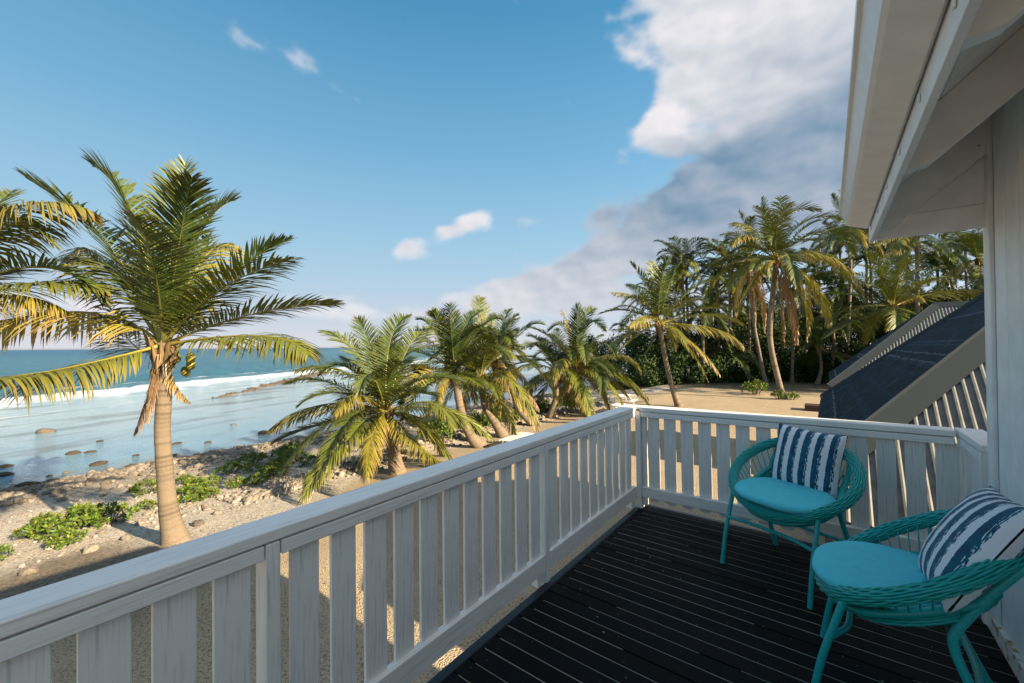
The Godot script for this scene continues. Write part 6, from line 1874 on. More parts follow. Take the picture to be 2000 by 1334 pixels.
	palm("coconut_palm", V(9.6,-2.65,-72.86), [V(0,0,0), V(0.47,3.72,-0.29), V(0.33,8.87,-0.11)], [V(1.22,10.97,-1.38),V(1.89,11.66,-2.33),0.07, V(2.45,8.81,-0.9),V(4.03,6.64,-1.5),0.23, V(0.58,9.67,2.15),V(0.78,8.11,3.85),0.3, V(1.02,7.65,1.87),V(1.54,4.23,3.36),0.43, V(-0.82,10.74,0.2),V(-1.68,11.5,0.43),0.16, V(1.68,11.08,0.82),V(2.69,12.11,1.52),0.21, V(-1.61,10.12,-0.81),V(-3.06,9.89,-1.34),0.11, V(-0.37,8.02,2.46),V(-0.89,4.66,4.39),0.4, V(-0.49,9.37,-2.3),V(-1.1,8.44,-3.94),0.27, V(-1.11,9.86,2.12),V(-2.19,9.24,3.78),0.15, V(2.02,10.44,1.36),V(3.28,9.57,2.47),0.08, V(0.02,10.9,-1.34),V(-0.21,11.46,-2.26),0.06, V(2.63,9.21,1.22),V(4.35,7.17,2.22),0.25, V(2.53,8.42,-0.94),V(4.18,5.84,-1.57),0.32, V(0.11,8.75,-2.61),V(-0.05,6.34,-4.48),0.36, V(0.99,10.48,-1.93),V(1.48,9.79,-3.29),0.17, V(0.33,9.94,-2.29),V(0.32,9.28,-3.91),0.15, V(-2.21,7.72,-0.71),V(-4.11,3.93,-1.15),0.31, V(2.4,9.5,-0.86),V(3.95,8.03,-1.43),0.27, V(-0.1,10.65,-1.91),V(-0.41,11.41,-3.25),0.17, V(-0.18,10.75,-1.5),V(-0.56,10.74,-2.54),0.06, V(-1.16,9.06,1.8),V(-2.27,8.39,3.23),0.33], 0.16, 0, 0, "shaded grove palm behind the palm above the far roof", "shaded palms filling the grove")
	palm("coconut_palm", V(11.43,-2.65,-71.74), [V(0,0,0), V(0.73,5.58,-0.47), V(0.62,12.39,-0.28)], [V(0.87,12.66,-2.83),V(1.06,11.52,-4.74),0.33, V(0.67,12.85,-2.84),V(0.71,11.63,-4.75),0.28, V(2.63,11.99,-1.79),V(4.13,9.57,-2.92),0.27, V(2.86,12.92,-0.82),V(4.54,11.37,-1.23),0.3, V(-0.33,14.19,-1.29),V(-1.04,14.52,-2.05),0.06, V(2.64,13.54,-1.44),V(4.15,13.08,-2.31),0.26, V(-1,14.53,-0.86),V(-2.22,14.58,-1.29),0.08, V(2.42,13.95,0.52),V(3.77,13.44,1.11),0.15, V(-0.97,13.93,0.05),V(-2.15,14.28,0.3),0.06, V(2.23,11.97,-2.46),V(3.44,10.2,-4.09),0.27, V(-1.71,13.68,-1.1),V(-3.45,12.35,-1.71),0.2, V(0.56,13.46,-2.5),V(0.51,12.37,-4.15),0.22, V(-0.77,14.21,-0.09),V(-1.82,15,0.04),0.12, V(-0.19,13.3,1.95),V(-0.8,13.03,3.61),0.21, V(0.5,11.55,-2.5),V(0.41,8.75,-4.16),0.35, V(2.25,12.95,-2.02),V(3.47,11.88,-3.32),0.28, V(-1.64,11.89,-0.22),V(-3.33,10.06,-0.18),0.37, V(-1.59,13.77,0.14),V(-3.24,12.54,0.45),0.19, V(-0.44,14.32,-1.46),V(-1.24,14.24,-2.35),0.08, V(-0.73,14.6,-0.51),V(-1.74,15.24,-0.68),0.08, V(0.01,13.94,1.19),V(-0.45,14.37,2.3),0.19, V(0.56,14.22,1),V(0.52,14.91,1.95),0.06], 0.16, 0, 0, "shaded grove palm at the right under the eave, deep in the grove", "shaded palms filling the grove")
	palm("coconut_palm", V(-20.12,-2.65,-53.93), [V(0,0,0), V(-0.11,2.22,0.12), V(-0.28,5.97,0.31)], [V(-2.01,5.41,1.87),V(-3.3,3.9,3.03),0.26, V(-0,6.49,2.68),V(0.2,4.92,4.45),0.2, V(-2.2,7.14,0.05),V(-3.64,6.99,-0.14),0.11, V(0.25,7.42,1.97),V(0.65,6.94,3.22),0.21, V(1.7,6.04,-1.11),V(3.17,4.29,-2.17),0.31, V(0.58,6.93,-1.59),V(1.23,6.81,-3),0.32, V(-1.38,5.06,1.69),V(-2.2,2.98,2.73),0.37, V(-0.11,5.22,-1.45),V(0.02,2.66,-2.77),0.3, V(-2.24,5.46,0.19),V(-3.71,3.77,0.1),0.34, V(1.42,7.71,0.73),V(2.69,7.75,1.05),0.11, V(-0.08,5.35,2.3),V(0.07,2.91,3.79),0.32, V(0.1,6.89,-1.34),V(0.38,7.02,-2.56),0.28, V(-1.39,5.77,-1.81),V(-2.22,4.43,-3.39),0.35, V(1.03,6.85,1.47),V(2.02,6.78,2.33),0.19, V(-2.33,7.07,0.31),V(-3.86,6.4,0.3),0.28, V(-0.88,5.15,-1.49),V(-1.33,3.13,-2.83),0.19, V(1.35,7.04,1.59),V(2.57,6.69,2.54),0.21, V(0.29,6.55,2.4),V(0.72,4.91,3.96),0.26, V(0.62,7.78,-0.28),V(1.3,8.09,-0.71),0.16, V(-1.59,5.69,-1.52),V(-2.56,3.32,-2.88),0.42, V(-2.28,4.7,0.56),V(-3.78,1.62,0.75),0.4, V(-0.32,6.99,-1.39),V(-0.36,6.62,-2.66),0.14], 0.16, 0, 0, "shaded grove palm at the left end of the dark grove", "shaded palms filling the grove")
	palm("coconut_palm", V(-13.02,-2.65,-63.13), [V(0,0,0), V(0.28,4.2,-0.14), V(0.12,10.31,0.07)], [V(2.38,11.41,-0.28),V(4.07,11.47,-0.53),0.13, V(1.44,11.92,-1.73),V(2.43,11.53,-3.08),0.21, V(-1.82,11.7,-0.31),V(-3.28,11.45,-0.6),0.11, V(-1.02,9.77,-1.77),V(-1.87,8.41,-3.14),0.28, V(1.53,11.79,-1.69),V(2.58,11.53,-3.01),0.32, V(-1.56,12.17,0.44),V(-2.82,12.2,0.72),0.27, V(1.47,11.37,1.92),V(2.48,10.93,3.31),0.2, V(-0.73,10.11,-2.36),V(-1.38,8.6,-4.18),0.29, V(-1.83,10.84,2.02),V(-3.29,8.99,3.48),0.15, V(-0.8,12.05,1.54),V(-1.49,11.48,2.64),0.13, V(-0.87,12.1,-1.48),V(-1.61,11.85,-2.63),0.11, V(1.71,9.8,2.04),V(2.89,7.12,3.52),0.28, V(2.89,10.22,-0.63),V(4.96,7.7,-1.16),0.18, V(-1.21,9.34,1.62),V(-2.21,6.8,2.79),0.33, V(2.48,10.31,-1.48),V(4.24,8.78,-2.64),0.38, V(2.4,9.37,-1.21),V(4.1,6.32,-2.16),0.27, V(1.43,11.02,-1.99),V(2.42,10.19,-3.52),0.14, V(2.21,9.42,-1.42),V(3.76,7.21,-2.54),0.43, V(0.86,11.12,2.19),V(1.4,10.67,3.79),0.09, V(-0.66,11.7,1.61),V(-1.25,11.63,2.77),0.06, V(2.77,9.99,0.92),V(4.75,6.85,1.56),0.39, V(1.08,11.84,1.8),V(1.79,12.2,3.09),0.09], 0.16, 0, 0, "shaded grove palm behind the slim sand palm's crown", "shaded palms filling the grove")
	palm("coconut_palm", V(4.91,-2.65,-73.06), [V(0,0,0), V(-0.18,7.14,0.25), V(-0.29,16,0.47)], [V(-2.2,14.67,2.02),V(-3.63,10.8,3.18),0.37, V(0.1,16.78,2.99),V(0.4,15.73,4.87),0.13, V(-0.26,15.75,2.7),V(-0.24,14.37,4.37),0.25, V(1.95,17.54,0.59),V(3.63,17.38,0.67),0.12, V(0.13,17.28,2.77),V(0.45,16.32,4.49),0.1, V(1.42,17.9,0.15),V(2.7,17.87,-0.09),0.15, V(2.05,17.25,-0.39),V(3.8,16.95,-1.04),0.33, V(1.44,16.62,1.82),V(2.74,16.12,2.83),0.24, V(1.84,16.07,1.41),V(3.44,13.98,2.12),0.14, V(-1.24,17.93,2.03),V(-1.94,17.82,3.2),0.06, V(2.05,17.28,0.82),V(3.8,16.28,1.08),0.15, V(1.89,14.79,1.54),V(3.52,11.75,2.33),0.34, V(1.89,16.63,0.6),V(3.51,15.29,0.69),0.15, V(0.52,14.91,-1.67),V(1.12,12.95,-3.27),0.37, V(-2.87,15.4,-0.55),V(-4.8,12.59,-1.31),0.41, V(1.44,16.07,-1.75),V(2.74,14.6,-3.42),0.37, V(1.52,17.38,1.22),V(2.88,17.24,1.78),0.18, V(1.83,15.48,1.1),V(3.42,13.1,1.57),0.41, V(-2.65,15.86,0.5),V(-4.41,13.42,0.51),0.28, V(-1.65,17.46,-1.41),V(-2.67,17.45,-2.82),0.16, V(-2.36,15.3,0.9),V(-3.9,12.57,1.23),0.33, V(-2.45,15.01,1.76),V(-4.07,12.27,2.73),0.31], 0.16, 0, 0, "shaded grove palm high behind the palm over the far roof", "shaded palms filling the grove")
	palm("coconut_palm", V(13.1,-2.65,-70.51), [V(0,0,0), V(-0.29,2.25,0.26), V(-0.44,5.52,0.43)], [V(1.15,7.22,-0.36),V(2.34,7.59,-0.94),0.16, V(0.71,6.4,2.04),V(1.57,6.46,3.24),0.13, V(-1.66,6.89,2.29),V(-2.58,5.9,3.68),0.14, V(0.93,6.79,-1.54),V(1.95,5.49,-3),0.14, V(-0.69,5.61,2.69),V(-0.88,4.64,4.39),0.06, V(-0.3,4.99,-1.79),V(-0.19,2.26,-3.46),0.33, V(-2.46,4.68,1.1),V(-3.98,1.68,1.61),0.3, V(1.36,6.79,1.27),V(2.71,6.11,1.91),0.17, V(0.89,4.28,1.85),V(1.89,1.18,2.91),0.38, V(-1.18,6.85,-1.23),V(-1.73,6.86,-2.46),0.15, V(2.14,5.86,0.2),V(4.07,3.62,0.04),0.41, V(-1.03,6.61,2.44),V(-1.48,6.12,3.95),0.11, V(-0.83,4.12,2.59),V(-1.12,0.89,4.2),0.27, V(0.96,5,2.43),V(2,2.11,3.93),0.5, V(0.33,6.53,2.83),V(0.91,4.99,4.64),0.19, V(-2.67,5.07,1.83),V(-4.33,2.34,2.88),0.34, V(-2.19,5.23,1.85),V(-3.5,2.84,2.92),0.27, V(-1.49,7.28,1.59),V(-2.28,7.6,2.46),0.19, V(-0.03,5.16,2.65),V(0.27,3.65,4.32),0.29, V(0.96,6.94,1.45),V(2,6.93,2.21),0.14, V(1.16,5.71,2.31),V(2.35,4.1,3.72),0.28, V(0.09,4.49,-1.95),V(0.49,1.73,-3.73),0.39], 0.16, 0, 0, "shaded grove palm close to the house wall, deep in the grove", "shaded palms filling the grove")
	palm("coconut_palm", V(-19.45,-2.65,-63.25), [V(0,0,0), V(0.35,5.39,-0.18), V(0.2,13.07,0.05)], [V(-0.41,14.8,-1.84),V(-0.87,15.22,-3.25),0.21, V(-1.91,14.35,-0.92),V(-3.5,13.96,-1.65),0.14, V(1.49,14.65,-1.14),V(2.46,14.63,-2.04),0.08, V(0.29,14.77,-1.39),V(0.35,14.75,-2.46),0.17, V(1.65,14.99,0.38),V(2.73,15.69,0.64),0.15, V(0.69,12.97,-2.35),V(1.05,11.71,-4.14),0.37, V(-1.31,14.77,1.19),V(-2.44,14.44,2.04),0.16, V(1.85,15.11,0.74),V(3.07,15.19,1.27),0.19, V(-0.39,14,-2.07),V(-0.84,13.49,-3.65),0.28, V(0.62,13.33,2.44),V(0.93,12.68,4.23),0.27, V(-0.31,14.21,2.37),V(-0.69,13.32,4.1),0.16, V(-1.55,12.66,-1.48),V(-2.86,10.13,-2.62),0.35, V(1.16,11.57,2.11),V(1.87,7.89,3.66),0.29, V(1.22,14.07,-2.23),V(1.99,13.65,-3.94),0.16, V(-0.99,12.45,-2.14),V(-1.88,10.57,-3.78),0.22, V(1.12,13.34,-2.53),V(1.8,11.47,-4.45),0.25, V(2.54,12.04,0.35),V(4.28,8.68,0.58),0.35, V(2.21,11.78,-1.18),V(3.71,8.25,-2.09),0.36, V(-1.54,14.29,0.87),V(-2.84,13.7,1.49),0.26, V(-1.83,12.71,-0.47),V(-3.34,11.38,-0.86),0.37, V(0.68,12.02,2.02),V(1.03,9.58,3.49),0.44, V(1.55,15.05,-1.27),V(2.56,14.65,-2.25),0.06], 0.16, 0, 0, "shaded grove palm left of the distant palm over the sand palm", "shaded palms filling the grove")
	palm("coconut_palm", V(-13.94,-2.65,-56.13), [V(0,0,0), V(-0.28,6.52,0.32), V(-0.39,14.4,0.52)], [V(-0.1,15.39,2.67),V(0.11,14.22,4.28),0.24, V(-2.76,13.75,1.81),V(-4.53,11.07,2.77),0.32, V(-1.43,13.56,2.95),V(-2.21,10.46,4.76),0.44, V(1.81,15.14,0.48),V(3.46,14.08,0.45),0.25, V(-2.93,14.81,0.32),V(-4.83,12.68,0.16),0.3, V(-2.14,16.29,1.55),V(-3.45,15.89,2.33),0.11, V(1.4,14.88,-0.79),V(2.75,14.12,-1.78),0.21, V(-2.18,14.64,2.22),V(-3.51,13.69,3.48),0.3, V(1.62,15.58,1.16),V(3.13,15.16,1.64),0.22, V(-1.79,16.22,-0.91),V(-2.84,15.52,-1.98),0.2, V(-1.46,16.47,1.47),V(-2.25,16.39,2.18),0.08, V(1.08,16.31,1.11),V(2.18,16.62,1.55),0.08, V(-0.14,16.47,1.84),V(0.05,17.37,2.82),0.21, V(-3.12,14.87,0.21),V(-5.16,14.26,-0.03),0.31, V(1.04,15.46,2.57),V(2.12,14.66,4.11),0.3, V(-1.64,13.13,-1.04),V(-2.57,9.74,-2.2),0.42, V(1.78,14.9,-0.23),V(3.41,14.54,-0.8),0.3, V(-1.47,14.71,2.76),V(-2.28,13.21,4.43),0.17, V(2.35,13.95,1.1),V(4.4,12.53,1.53),0.27, V(-2.42,15.7,0.83),V(-3.93,15.54,1.05),0.2, V(1.51,14.27,-0.69),V(2.94,13.32,-1.6),0.29, V(-1.32,13.38,2.72),V(-2.02,10.17,4.37),0.41], 0.16, 0, 0, "shaded grove palm high between the slim sand palm and the tallest palm", "shaded palms filling the grove")
	palm("coconut_palm", V(-10.85,-2.65,-54.71), [V(0,0,0), V(0.38,5.6,-0.2), V(0.26,12.26,-0.01)], [V(0.03,10.78,2.27),V(-0.15,7.8,3.98),0.38, V(1.29,14.51,-0.92),V(2.05,15.51,-1.59),0.08, V(-2.21,13.2,-0.4),V(-4.05,11.46,-0.7),0.23, V(-0.86,13.04,1.71),V(-1.7,12.27,3),0.24, V(1.89,11.36,1.36),V(3.12,9.32,2.39),0.28, V(2.32,11.23,1.05),V(3.86,8.36,1.85),0.38, V(-0.14,13.43,-2.15),V(-0.45,12.51,-3.75),0.1, V(0.7,13.57,1.76),V(1.02,13.31,3.08),0.18, V(-1.38,14.03,0.75),V(-2.61,14.23,1.31),0.17, V(0.98,13.37,-2.01),V(1.52,12.26,-3.5),0.23, V(2.61,13.53,-0.3),V(4.36,12.87,-0.51),0.26, V(1.46,11.2,-1.83),V(2.35,8.51,-3.2),0.29, V(0.82,13.74,-2.21),V(1.23,13.6,-3.85),0.14, V(2.51,12.46,-1.4),V(4.19,10.99,-2.44),0.19, V(-0.13,11.67,2.28),V(-0.43,10.07,3.99),0.25, V(2.19,11.34,-0.32),V(3.64,9.8,-0.56),0.42, V(2.06,13.41,0.89),V(3.4,13.42,1.56),0.34, V(-0.57,10.82,-2.1),V(-1.19,7.73,-3.65),0.25, V(0.84,13.42,2.15),V(1.27,13.14,3.76),0.26, V(-1.22,14.19,0.34),V(-2.33,14.1,0.6),0.16, V(-2.04,12.78,-0.96),V(-3.77,11.54,-1.67),0.17, V(1.37,12.07,2.41),V(2.19,10.28,4.23),0.33], 0.16, 0, 0, "shaded grove palm above the right fronds of the slim sand palm", "shaded palms filling the grove")
	palm("coconut_palm", V(-10.09,-2.65,-61.59), [V(0,0,0), V(0.2,6.74,-0.05), V(0.08,15.09,0.17)], [V(1.77,16.68,1.43),V(3.04,16.84,2.37),0.06, V(-1.88,13.99,0.38),V(-3.34,11.96,0.54),0.25, V(0.89,14.15,-1.68),V(1.49,11.67,-3.06),0.31, V(-1.83,17.01,0.9),V(-3.25,16.31,1.45),0.18, V(2.52,14.19,0.22),V(4.34,10.89,0.26),0.3, V(-2.38,15.22,-0.06),V(-4.22,14.04,-0.24),0.28, V(0.26,14.02,2.5),V(0.38,11.46,4.24),0.3, V(-0.79,17.1,-0.89),V(-1.44,17.12,-1.68),0.12, V(-0.9,16.73,-1.39),V(-1.63,16.81,-2.56),0.16, V(1.76,15.71,1.57),V(3.02,15.16,2.62),0.33, V(1.25,17.15,-0.04),V(2.13,18.23,-0.19),0.09, V(-2.44,15.16,1.14),V(-4.33,12.98,1.87),0.22, V(-1.71,16.02,-1.55),V(-3.05,14.35,-2.83),0.14, V(1.63,16.75,-0.03),V(2.78,17,-0.18),0.15, V(-0.48,15.96,2.16),V(-0.91,15.71,3.64),0.18, V(2.21,15.32,1.17),V(3.8,13.34,1.92),0.21, V(-1.33,16.79,1.48),V(-2.38,17.48,2.47),0.21, V(-1.67,14.45,-1.3),V(-2.98,12.09,-2.39),0.25, V(-0.21,15.92,2.64),V(-0.44,15.72,4.48),0.23, V(-0.44,16.77,1.55),V(-0.83,17.21,2.59),0.19, V(-0.48,16.6,-1.4),V(-0.9,16.14,-2.57),0.1, V(0.39,16.98,1.61),V(0.61,16.99,2.69),0.06], 0.16, 0, 0, "shaded grove palm high above the thin pale trunk, far back", "shaded palms filling the grove")
	palm("coconut_palm", V(-7.63,-2.65,-55.92), [V(0,0,0), V(0.25,5.09,-0.11), V(0.13,11.16,0.07)], [V(1.53,12.9,-0.99),V(2.57,13.66,-1.78),0.16, V(-0.78,13.37,0.98),V(-1.46,14.17,1.66),0.2, V(0.4,10.04,-2.3),V(0.59,7.01,-4.07),0.3, V(-0.41,11.29,-2.07),V(-0.82,10.01,-3.67),0.3, V(2.37,11.49,1.44),V(4.04,10.52,2.46),0.26, V(2.05,13.03,-0.18),V(3.49,12.84,-0.37),0.08, V(-1.81,12.09,-1.03),V(-3.26,11.55,-1.85),0.26, V(2.52,11.19,1.11),V(4.31,9.33,1.89),0.31, V(1.05,9.79,-2.07),V(1.73,6.57,-3.68),0.41, V(-1.18,12.63,0.88),V(-2.17,13.31,1.48),0.16, V(-0.58,11.32,2.42),V(-1.12,10.54,4.18),0.15, V(-0.9,10.07,-2.03),V(-1.67,7.34,-3.61),0.39, V(0.05,13.05,-1.05),V(-0.02,13.07,-1.88),0.21, V(0.85,11.2,2.31),V(1.38,8.99,3.99),0.3, V(1.99,12.5,0.9),V(3.39,11.69,1.52),0.25, V(1.04,12.8,-0.95),V(1.71,13.1,-1.72),0.21, V(-2.24,9.99,-0.37),V(-4.01,7.75,-0.7),0.31, V(-1.15,11,-1.78),V(-2.11,8.68,-3.17),0.35, V(0.07,11.01,2.56),V(0.02,9.4,4.42),0.21, V(-1.79,12.6,-0.84),V(-3.23,12.31,-1.52),0.19, V(2.55,11.86,0.23),V(4.35,10.89,0.35),0.29, V(0.69,12.9,1.88),V(1.11,12.33,3.24),0.14], 0.16, 0, 0, "shaded grove palm beside the thin pale trunk's crown", "shaded palms filling the grove")
	palm("coconut_palm", V(-0.43,-2.65,-67.71), [V(0,0,0), V(-0.25,6.13,0.29), V(-0.37,13.82,0.49)], [V(-2.38,15.23,1.9),V(-3.89,14.51,2.95),0.11, V(1.61,14.71,1.44),V(3.1,14.12,2.15),0.21, V(2.01,14.99,0.09),V(3.79,14.87,-0.21),0.22, V(1.5,12.71,-1.32),V(2.9,9.99,-2.67),0.35, V(-2.85,14.15,0.27),V(-4.71,12.86,0.09),0.32, V(-0.75,13.02,2.82),V(-1.04,11.33,4.57),0.25, V(-2.12,15.28,0.56),V(-3.43,15.35,0.6),0.14, V(-1.37,15.7,2.11),V(-2.12,16.55,3.32),0.14, V(-0.1,14.52,-2.04),V(0.09,12.5,-3.94),0.21, V(-2.03,15.6,-0),V(-3.28,16.46,-0.37),0.13, V(-1.59,15.96,-0.34),V(-2.51,16.8,-0.96),0.06, V(-2.39,13.25,1.97),V(-3.91,11.27,3.07),0.38, V(-0.93,15.28,-1.87),V(-1.35,15.45,-3.65),0.23, V(0.36,13.36,-1.88),V(0.9,11.02,-3.65),0.36, V(0.92,15.45,1.52),V(1.88,15.58,2.29),0.13, V(1.57,14.61,-0.85),V(3.01,12.87,-1.86),0.06, V(-0.75,13.24,-2.12),V(-1.05,10.44,-4.07),0.36, V(-2.9,13.21,0.74),V(-4.8,10.17,0.92),0.35, V(2.31,13,0.84),V(4.31,11.31,1.09),0.28, V(0.92,15.7,1.41),V(1.89,15.75,2.1),0.23, V(-2.25,15.25,1.32),V(-3.66,14.92,1.95),0.21, V(1.85,14.7,0.52),V(3.5,14.27,0.54),0.22], 0.16, 0, 0, "shaded grove palm right of the tallest palm, halfway up its crown", "shaded palms filling the grove")
	palm("coconut_palm", V(0.67,-2.65,-71.08), [V(0,0,0), V(0.85,8.09,-0.52), V(0.75,17.97,-0.29)], [V(-0.78,18.63,-1.93),V(-1.92,17.9,-3.15),0.37, V(0.48,20.4,1.15),V(0.27,21.11,2.22),0.14, V(3.52,17.31,0.32),V(5.59,14.73,0.78),0.32, V(-1.26,19.51,-1.24),V(-2.77,19.97,-1.95),0.2, V(-0.9,16.7,0.8),V(-2.13,13.86,1.61),0.4, V(2.2,19.88,0.57),V(3.28,19.59,1.21),0.35, V(-1.23,18.24,-2.18),V(-2.72,17.1,-3.59),0.25, V(2.49,17.3,-2.04),V(3.8,14.57,-3.34),0.23, V(-0.26,19.88,0.83),V(-1.01,20.6,1.68),0.14, V(0.29,17.81,2.56),V(-0.05,16.05,4.69),0.35, V(1.49,19.72,-1.84),V(2.04,20.28,-2.99),0.14, V(1.85,17.42,-2.39),V(2.67,15.7,-3.96),0.32, V(-1.58,18.59,0.96),V(-3.32,18.13,1.91),0.19, V(2.52,17.6,1.31),V(3.85,14.9,2.51),0.25, V(2.79,19.75,-0.64),V(4.32,19.92,-0.91),0.14, V(0.07,19.86,1.71),V(-0.44,19.89,3.2),0.1, V(-0.48,19.22,-2.04),V(-1.4,19.18,-3.34),0.12, V(2.61,19.88,-1.43),V(4,19.31,-2.29),0.22, V(-1,19.45,0.45),V(-2.3,19.09,1),0.2, V(2.3,19.78,-0.63),V(3.46,19.68,-0.89),0.06, V(3.1,18.82,0.34),V(4.86,17.66,0.82),0.22, V(0.31,17.31,-2.84),V(-0.02,14.8,-4.75),0.3], 0.16, 0, 0, "shaded grove palm high near the end of the gutter", "shaded palms filling the grove")
	palm("coconut_palm", V(3.84,-2.65,-74.75), [V(0,0,0), V(0.53,8.84,-0.26), V(0.43,19.61,-0.03)], [V(1.61,19.04,2.39),V(2.49,15.8,4.21),0.29, V(-0.89,21.28,-1.76),V(-1.88,20.84,-3.05),0.17, V(1.99,18.81,-1.69),V(3.16,16.48,-2.94),0.24, V(0.53,19.26,-2.94),V(0.61,16.7,-5.12),0.4, V(-1.59,18.54,0.27),V(-3.1,15.88,0.49),0.4, V(-1.81,19.46,0.85),V(-3.49,17.71,1.51),0.28, V(2.63,18.72,-1.78),V(4.27,15.24,-3.09),0.33, V(0.78,20.52,-2.45),V(1.04,19.08,-4.25),0.29, V(0.87,21.41,1.36),V(1.19,22.39,2.39),0.23, V(-0.39,19.86,2.44),V(-1.01,18.36,4.29),0.29, V(2.6,19.53,-1.25),V(4.22,17.51,-2.16),0.22, V(-1.12,20.87,1.1),V(-2.28,20.18,1.93),0.06, V(-1.55,19.1,1.67),V(-3.03,17.21,2.94),0.24, V(-1.95,19.34,-1.55),V(-3.73,16.95,-2.69),0.29, V(-1.01,21.66,0.07),V(-2.08,22.24,0.14),0.07, V(-1.09,21.24,0.74),V(-2.23,21.47,1.31),0.19, V(2.17,20.36,-1.58),V(3.46,20.06,-2.73),0.18, V(2.68,20.16,1.53),V(4.36,19.13,2.69),0.22, V(-1.32,18.69,2.05),V(-2.63,16.73,3.6),0.28, V(-0.73,21.2,1.98),V(-1.61,21.52,3.48),0.17, V(2.86,20.51,-0.89),V(4.68,19.82,-1.54),0.3, V(0.37,21.27,-1.8),V(0.32,21.89,-3.13),0.19], 0.16, 0, 0, "shaded grove palm under the end of the gutter, far back", "shaded palms filling the grove")
	palm("coconut_palm", V(7.34,-2.65,-78.69), [V(0,0,0), V(0.52,8.35,-0.26), V(0.42,18.77,-0.03)], [V(2.58,20.66,-0.53),V(4.19,20.43,-0.9),0.15, V(2.61,17.39,-0.72),V(4.25,14.97,-1.25),0.32, V(0.64,20.24,2.01),V(0.81,19.77,3.53),0.1, V(1.87,20.7,-0.97),V(2.96,20.68,-1.67),0.17, V(2.4,20.36,1.38),V(3.89,19.51,2.43),0.2, V(-1.1,20.3,-1.63),V(-2.23,20.22,-2.83),0.11, V(-0.8,20.98,1.28),V(-1.7,20.93,2.25),0.16, V(1.76,21.03,-0.14),V(2.77,21.89,-0.22),0.1, V(2.63,17.44,0.33),V(4.29,14.1,0.6),0.36, V(-1.39,19.43,1.78),V(-2.74,18.97,3.13),0.23, V(-2.35,19.43,-0.44),V(-4.42,18.71,-0.75),0.17, V(0.06,19.56,2.61),V(-0.2,19.08,4.57),0.26, V(1.61,20.71,-0.35),V(2.51,21.07,-0.6),0.18, V(2.09,18.14,-1.6),V(3.34,15.48,-2.77),0.31, V(2.67,17.59,0.96),V(4.35,14.68,1.71),0.5, V(1.27,17.13,-2.29),V(1.9,13.13,-3.99),0.29, V(0.71,18.85,-2.47),V(0.92,16.55,-4.3),0.3, V(-1.92,20.22,0.15),V(-3.68,19.44,0.28),0.11, V(-1.59,20.35,-0.14),V(-3.1,20.58,-0.22),0.11, V(1.56,20.1,-1.68),V(2.41,20.47,-2.92),0.16, V(2.94,18.36,-0.97),V(4.82,17.04,-1.68),0.31, V(-0.39,18.76,-2.75),V(-1,16,-4.79),0.28], 0.16, 0, 0, "shaded grove palm high behind the palm over the far roof's ridge", "shaded palms filling the grove")
	palm("coconut_palm", V(10.68,-2.65,-73.69), [V(0,0,0), V(0.45,6.77,-0.23), V(0.34,14.98,-0.03)], [V(1.45,14.93,2.13),V(2.28,12.56,3.74),0.29, V(2.74,13.65,0.05),V(4.53,10.59,0.11),0.26, V(-0.73,16.71,1.39),V(-1.52,16.68,2.45),0.26, V(0.86,14.07,2.24),V(1.25,11.05,3.94),0.31, V(-0.42,14.12,2.2),V(-0.98,11.23,3.86),0.33, V(-1.71,15.61,-0.49),V(-3.24,14.66,-0.83),0.24, V(0.69,16.85,1.05),V(0.96,17.58,1.85),0.06, V(-1.52,13.54,1.24),V(-2.9,11.01,2.18),0.39, V(1.56,17.25,-0.82),V(2.48,18.01,-1.41),0.22, V(1.86,14.24,-2.17),V(3,12.48,-3.77),0.3, V(0.49,14.45,2.11),V(0.6,11.82,3.71),0.31, V(2.22,14.24,-1.18),V(3.63,12.46,-2.04),0.19, V(1.65,16.68,0.84),V(2.64,16.27,1.49),0.14, V(0.15,15.52,2.13),V(0.01,14.63,3.74),0.21, V(-0.55,15.83,-1.96),V(-1.21,15.82,-3.41),0.3, V(1.85,14.86,1.48),V(2.98,13.45,2.61),0.32, V(-1.89,14.83,-0.5),V(-3.55,12.69,-0.86),0.32, V(-0.77,15.46,1.93),V(-1.6,13.99,3.39),0.21, V(-0.67,15.2,2.01),V(-1.43,13.3,3.54),0.14, V(-1.95,15.44,1.22),V(-3.66,14.56,2.15),0.31, V(2.43,14.63,-0.73),V(3.99,12.35,-1.25),0.26, V(0.66,13.85,2.19),V(0.89,10.49,3.84),0.36], 0.16, 0, 0, "shaded grove palm in the gap under the eave, lower down", "shaded palms filling the grove")
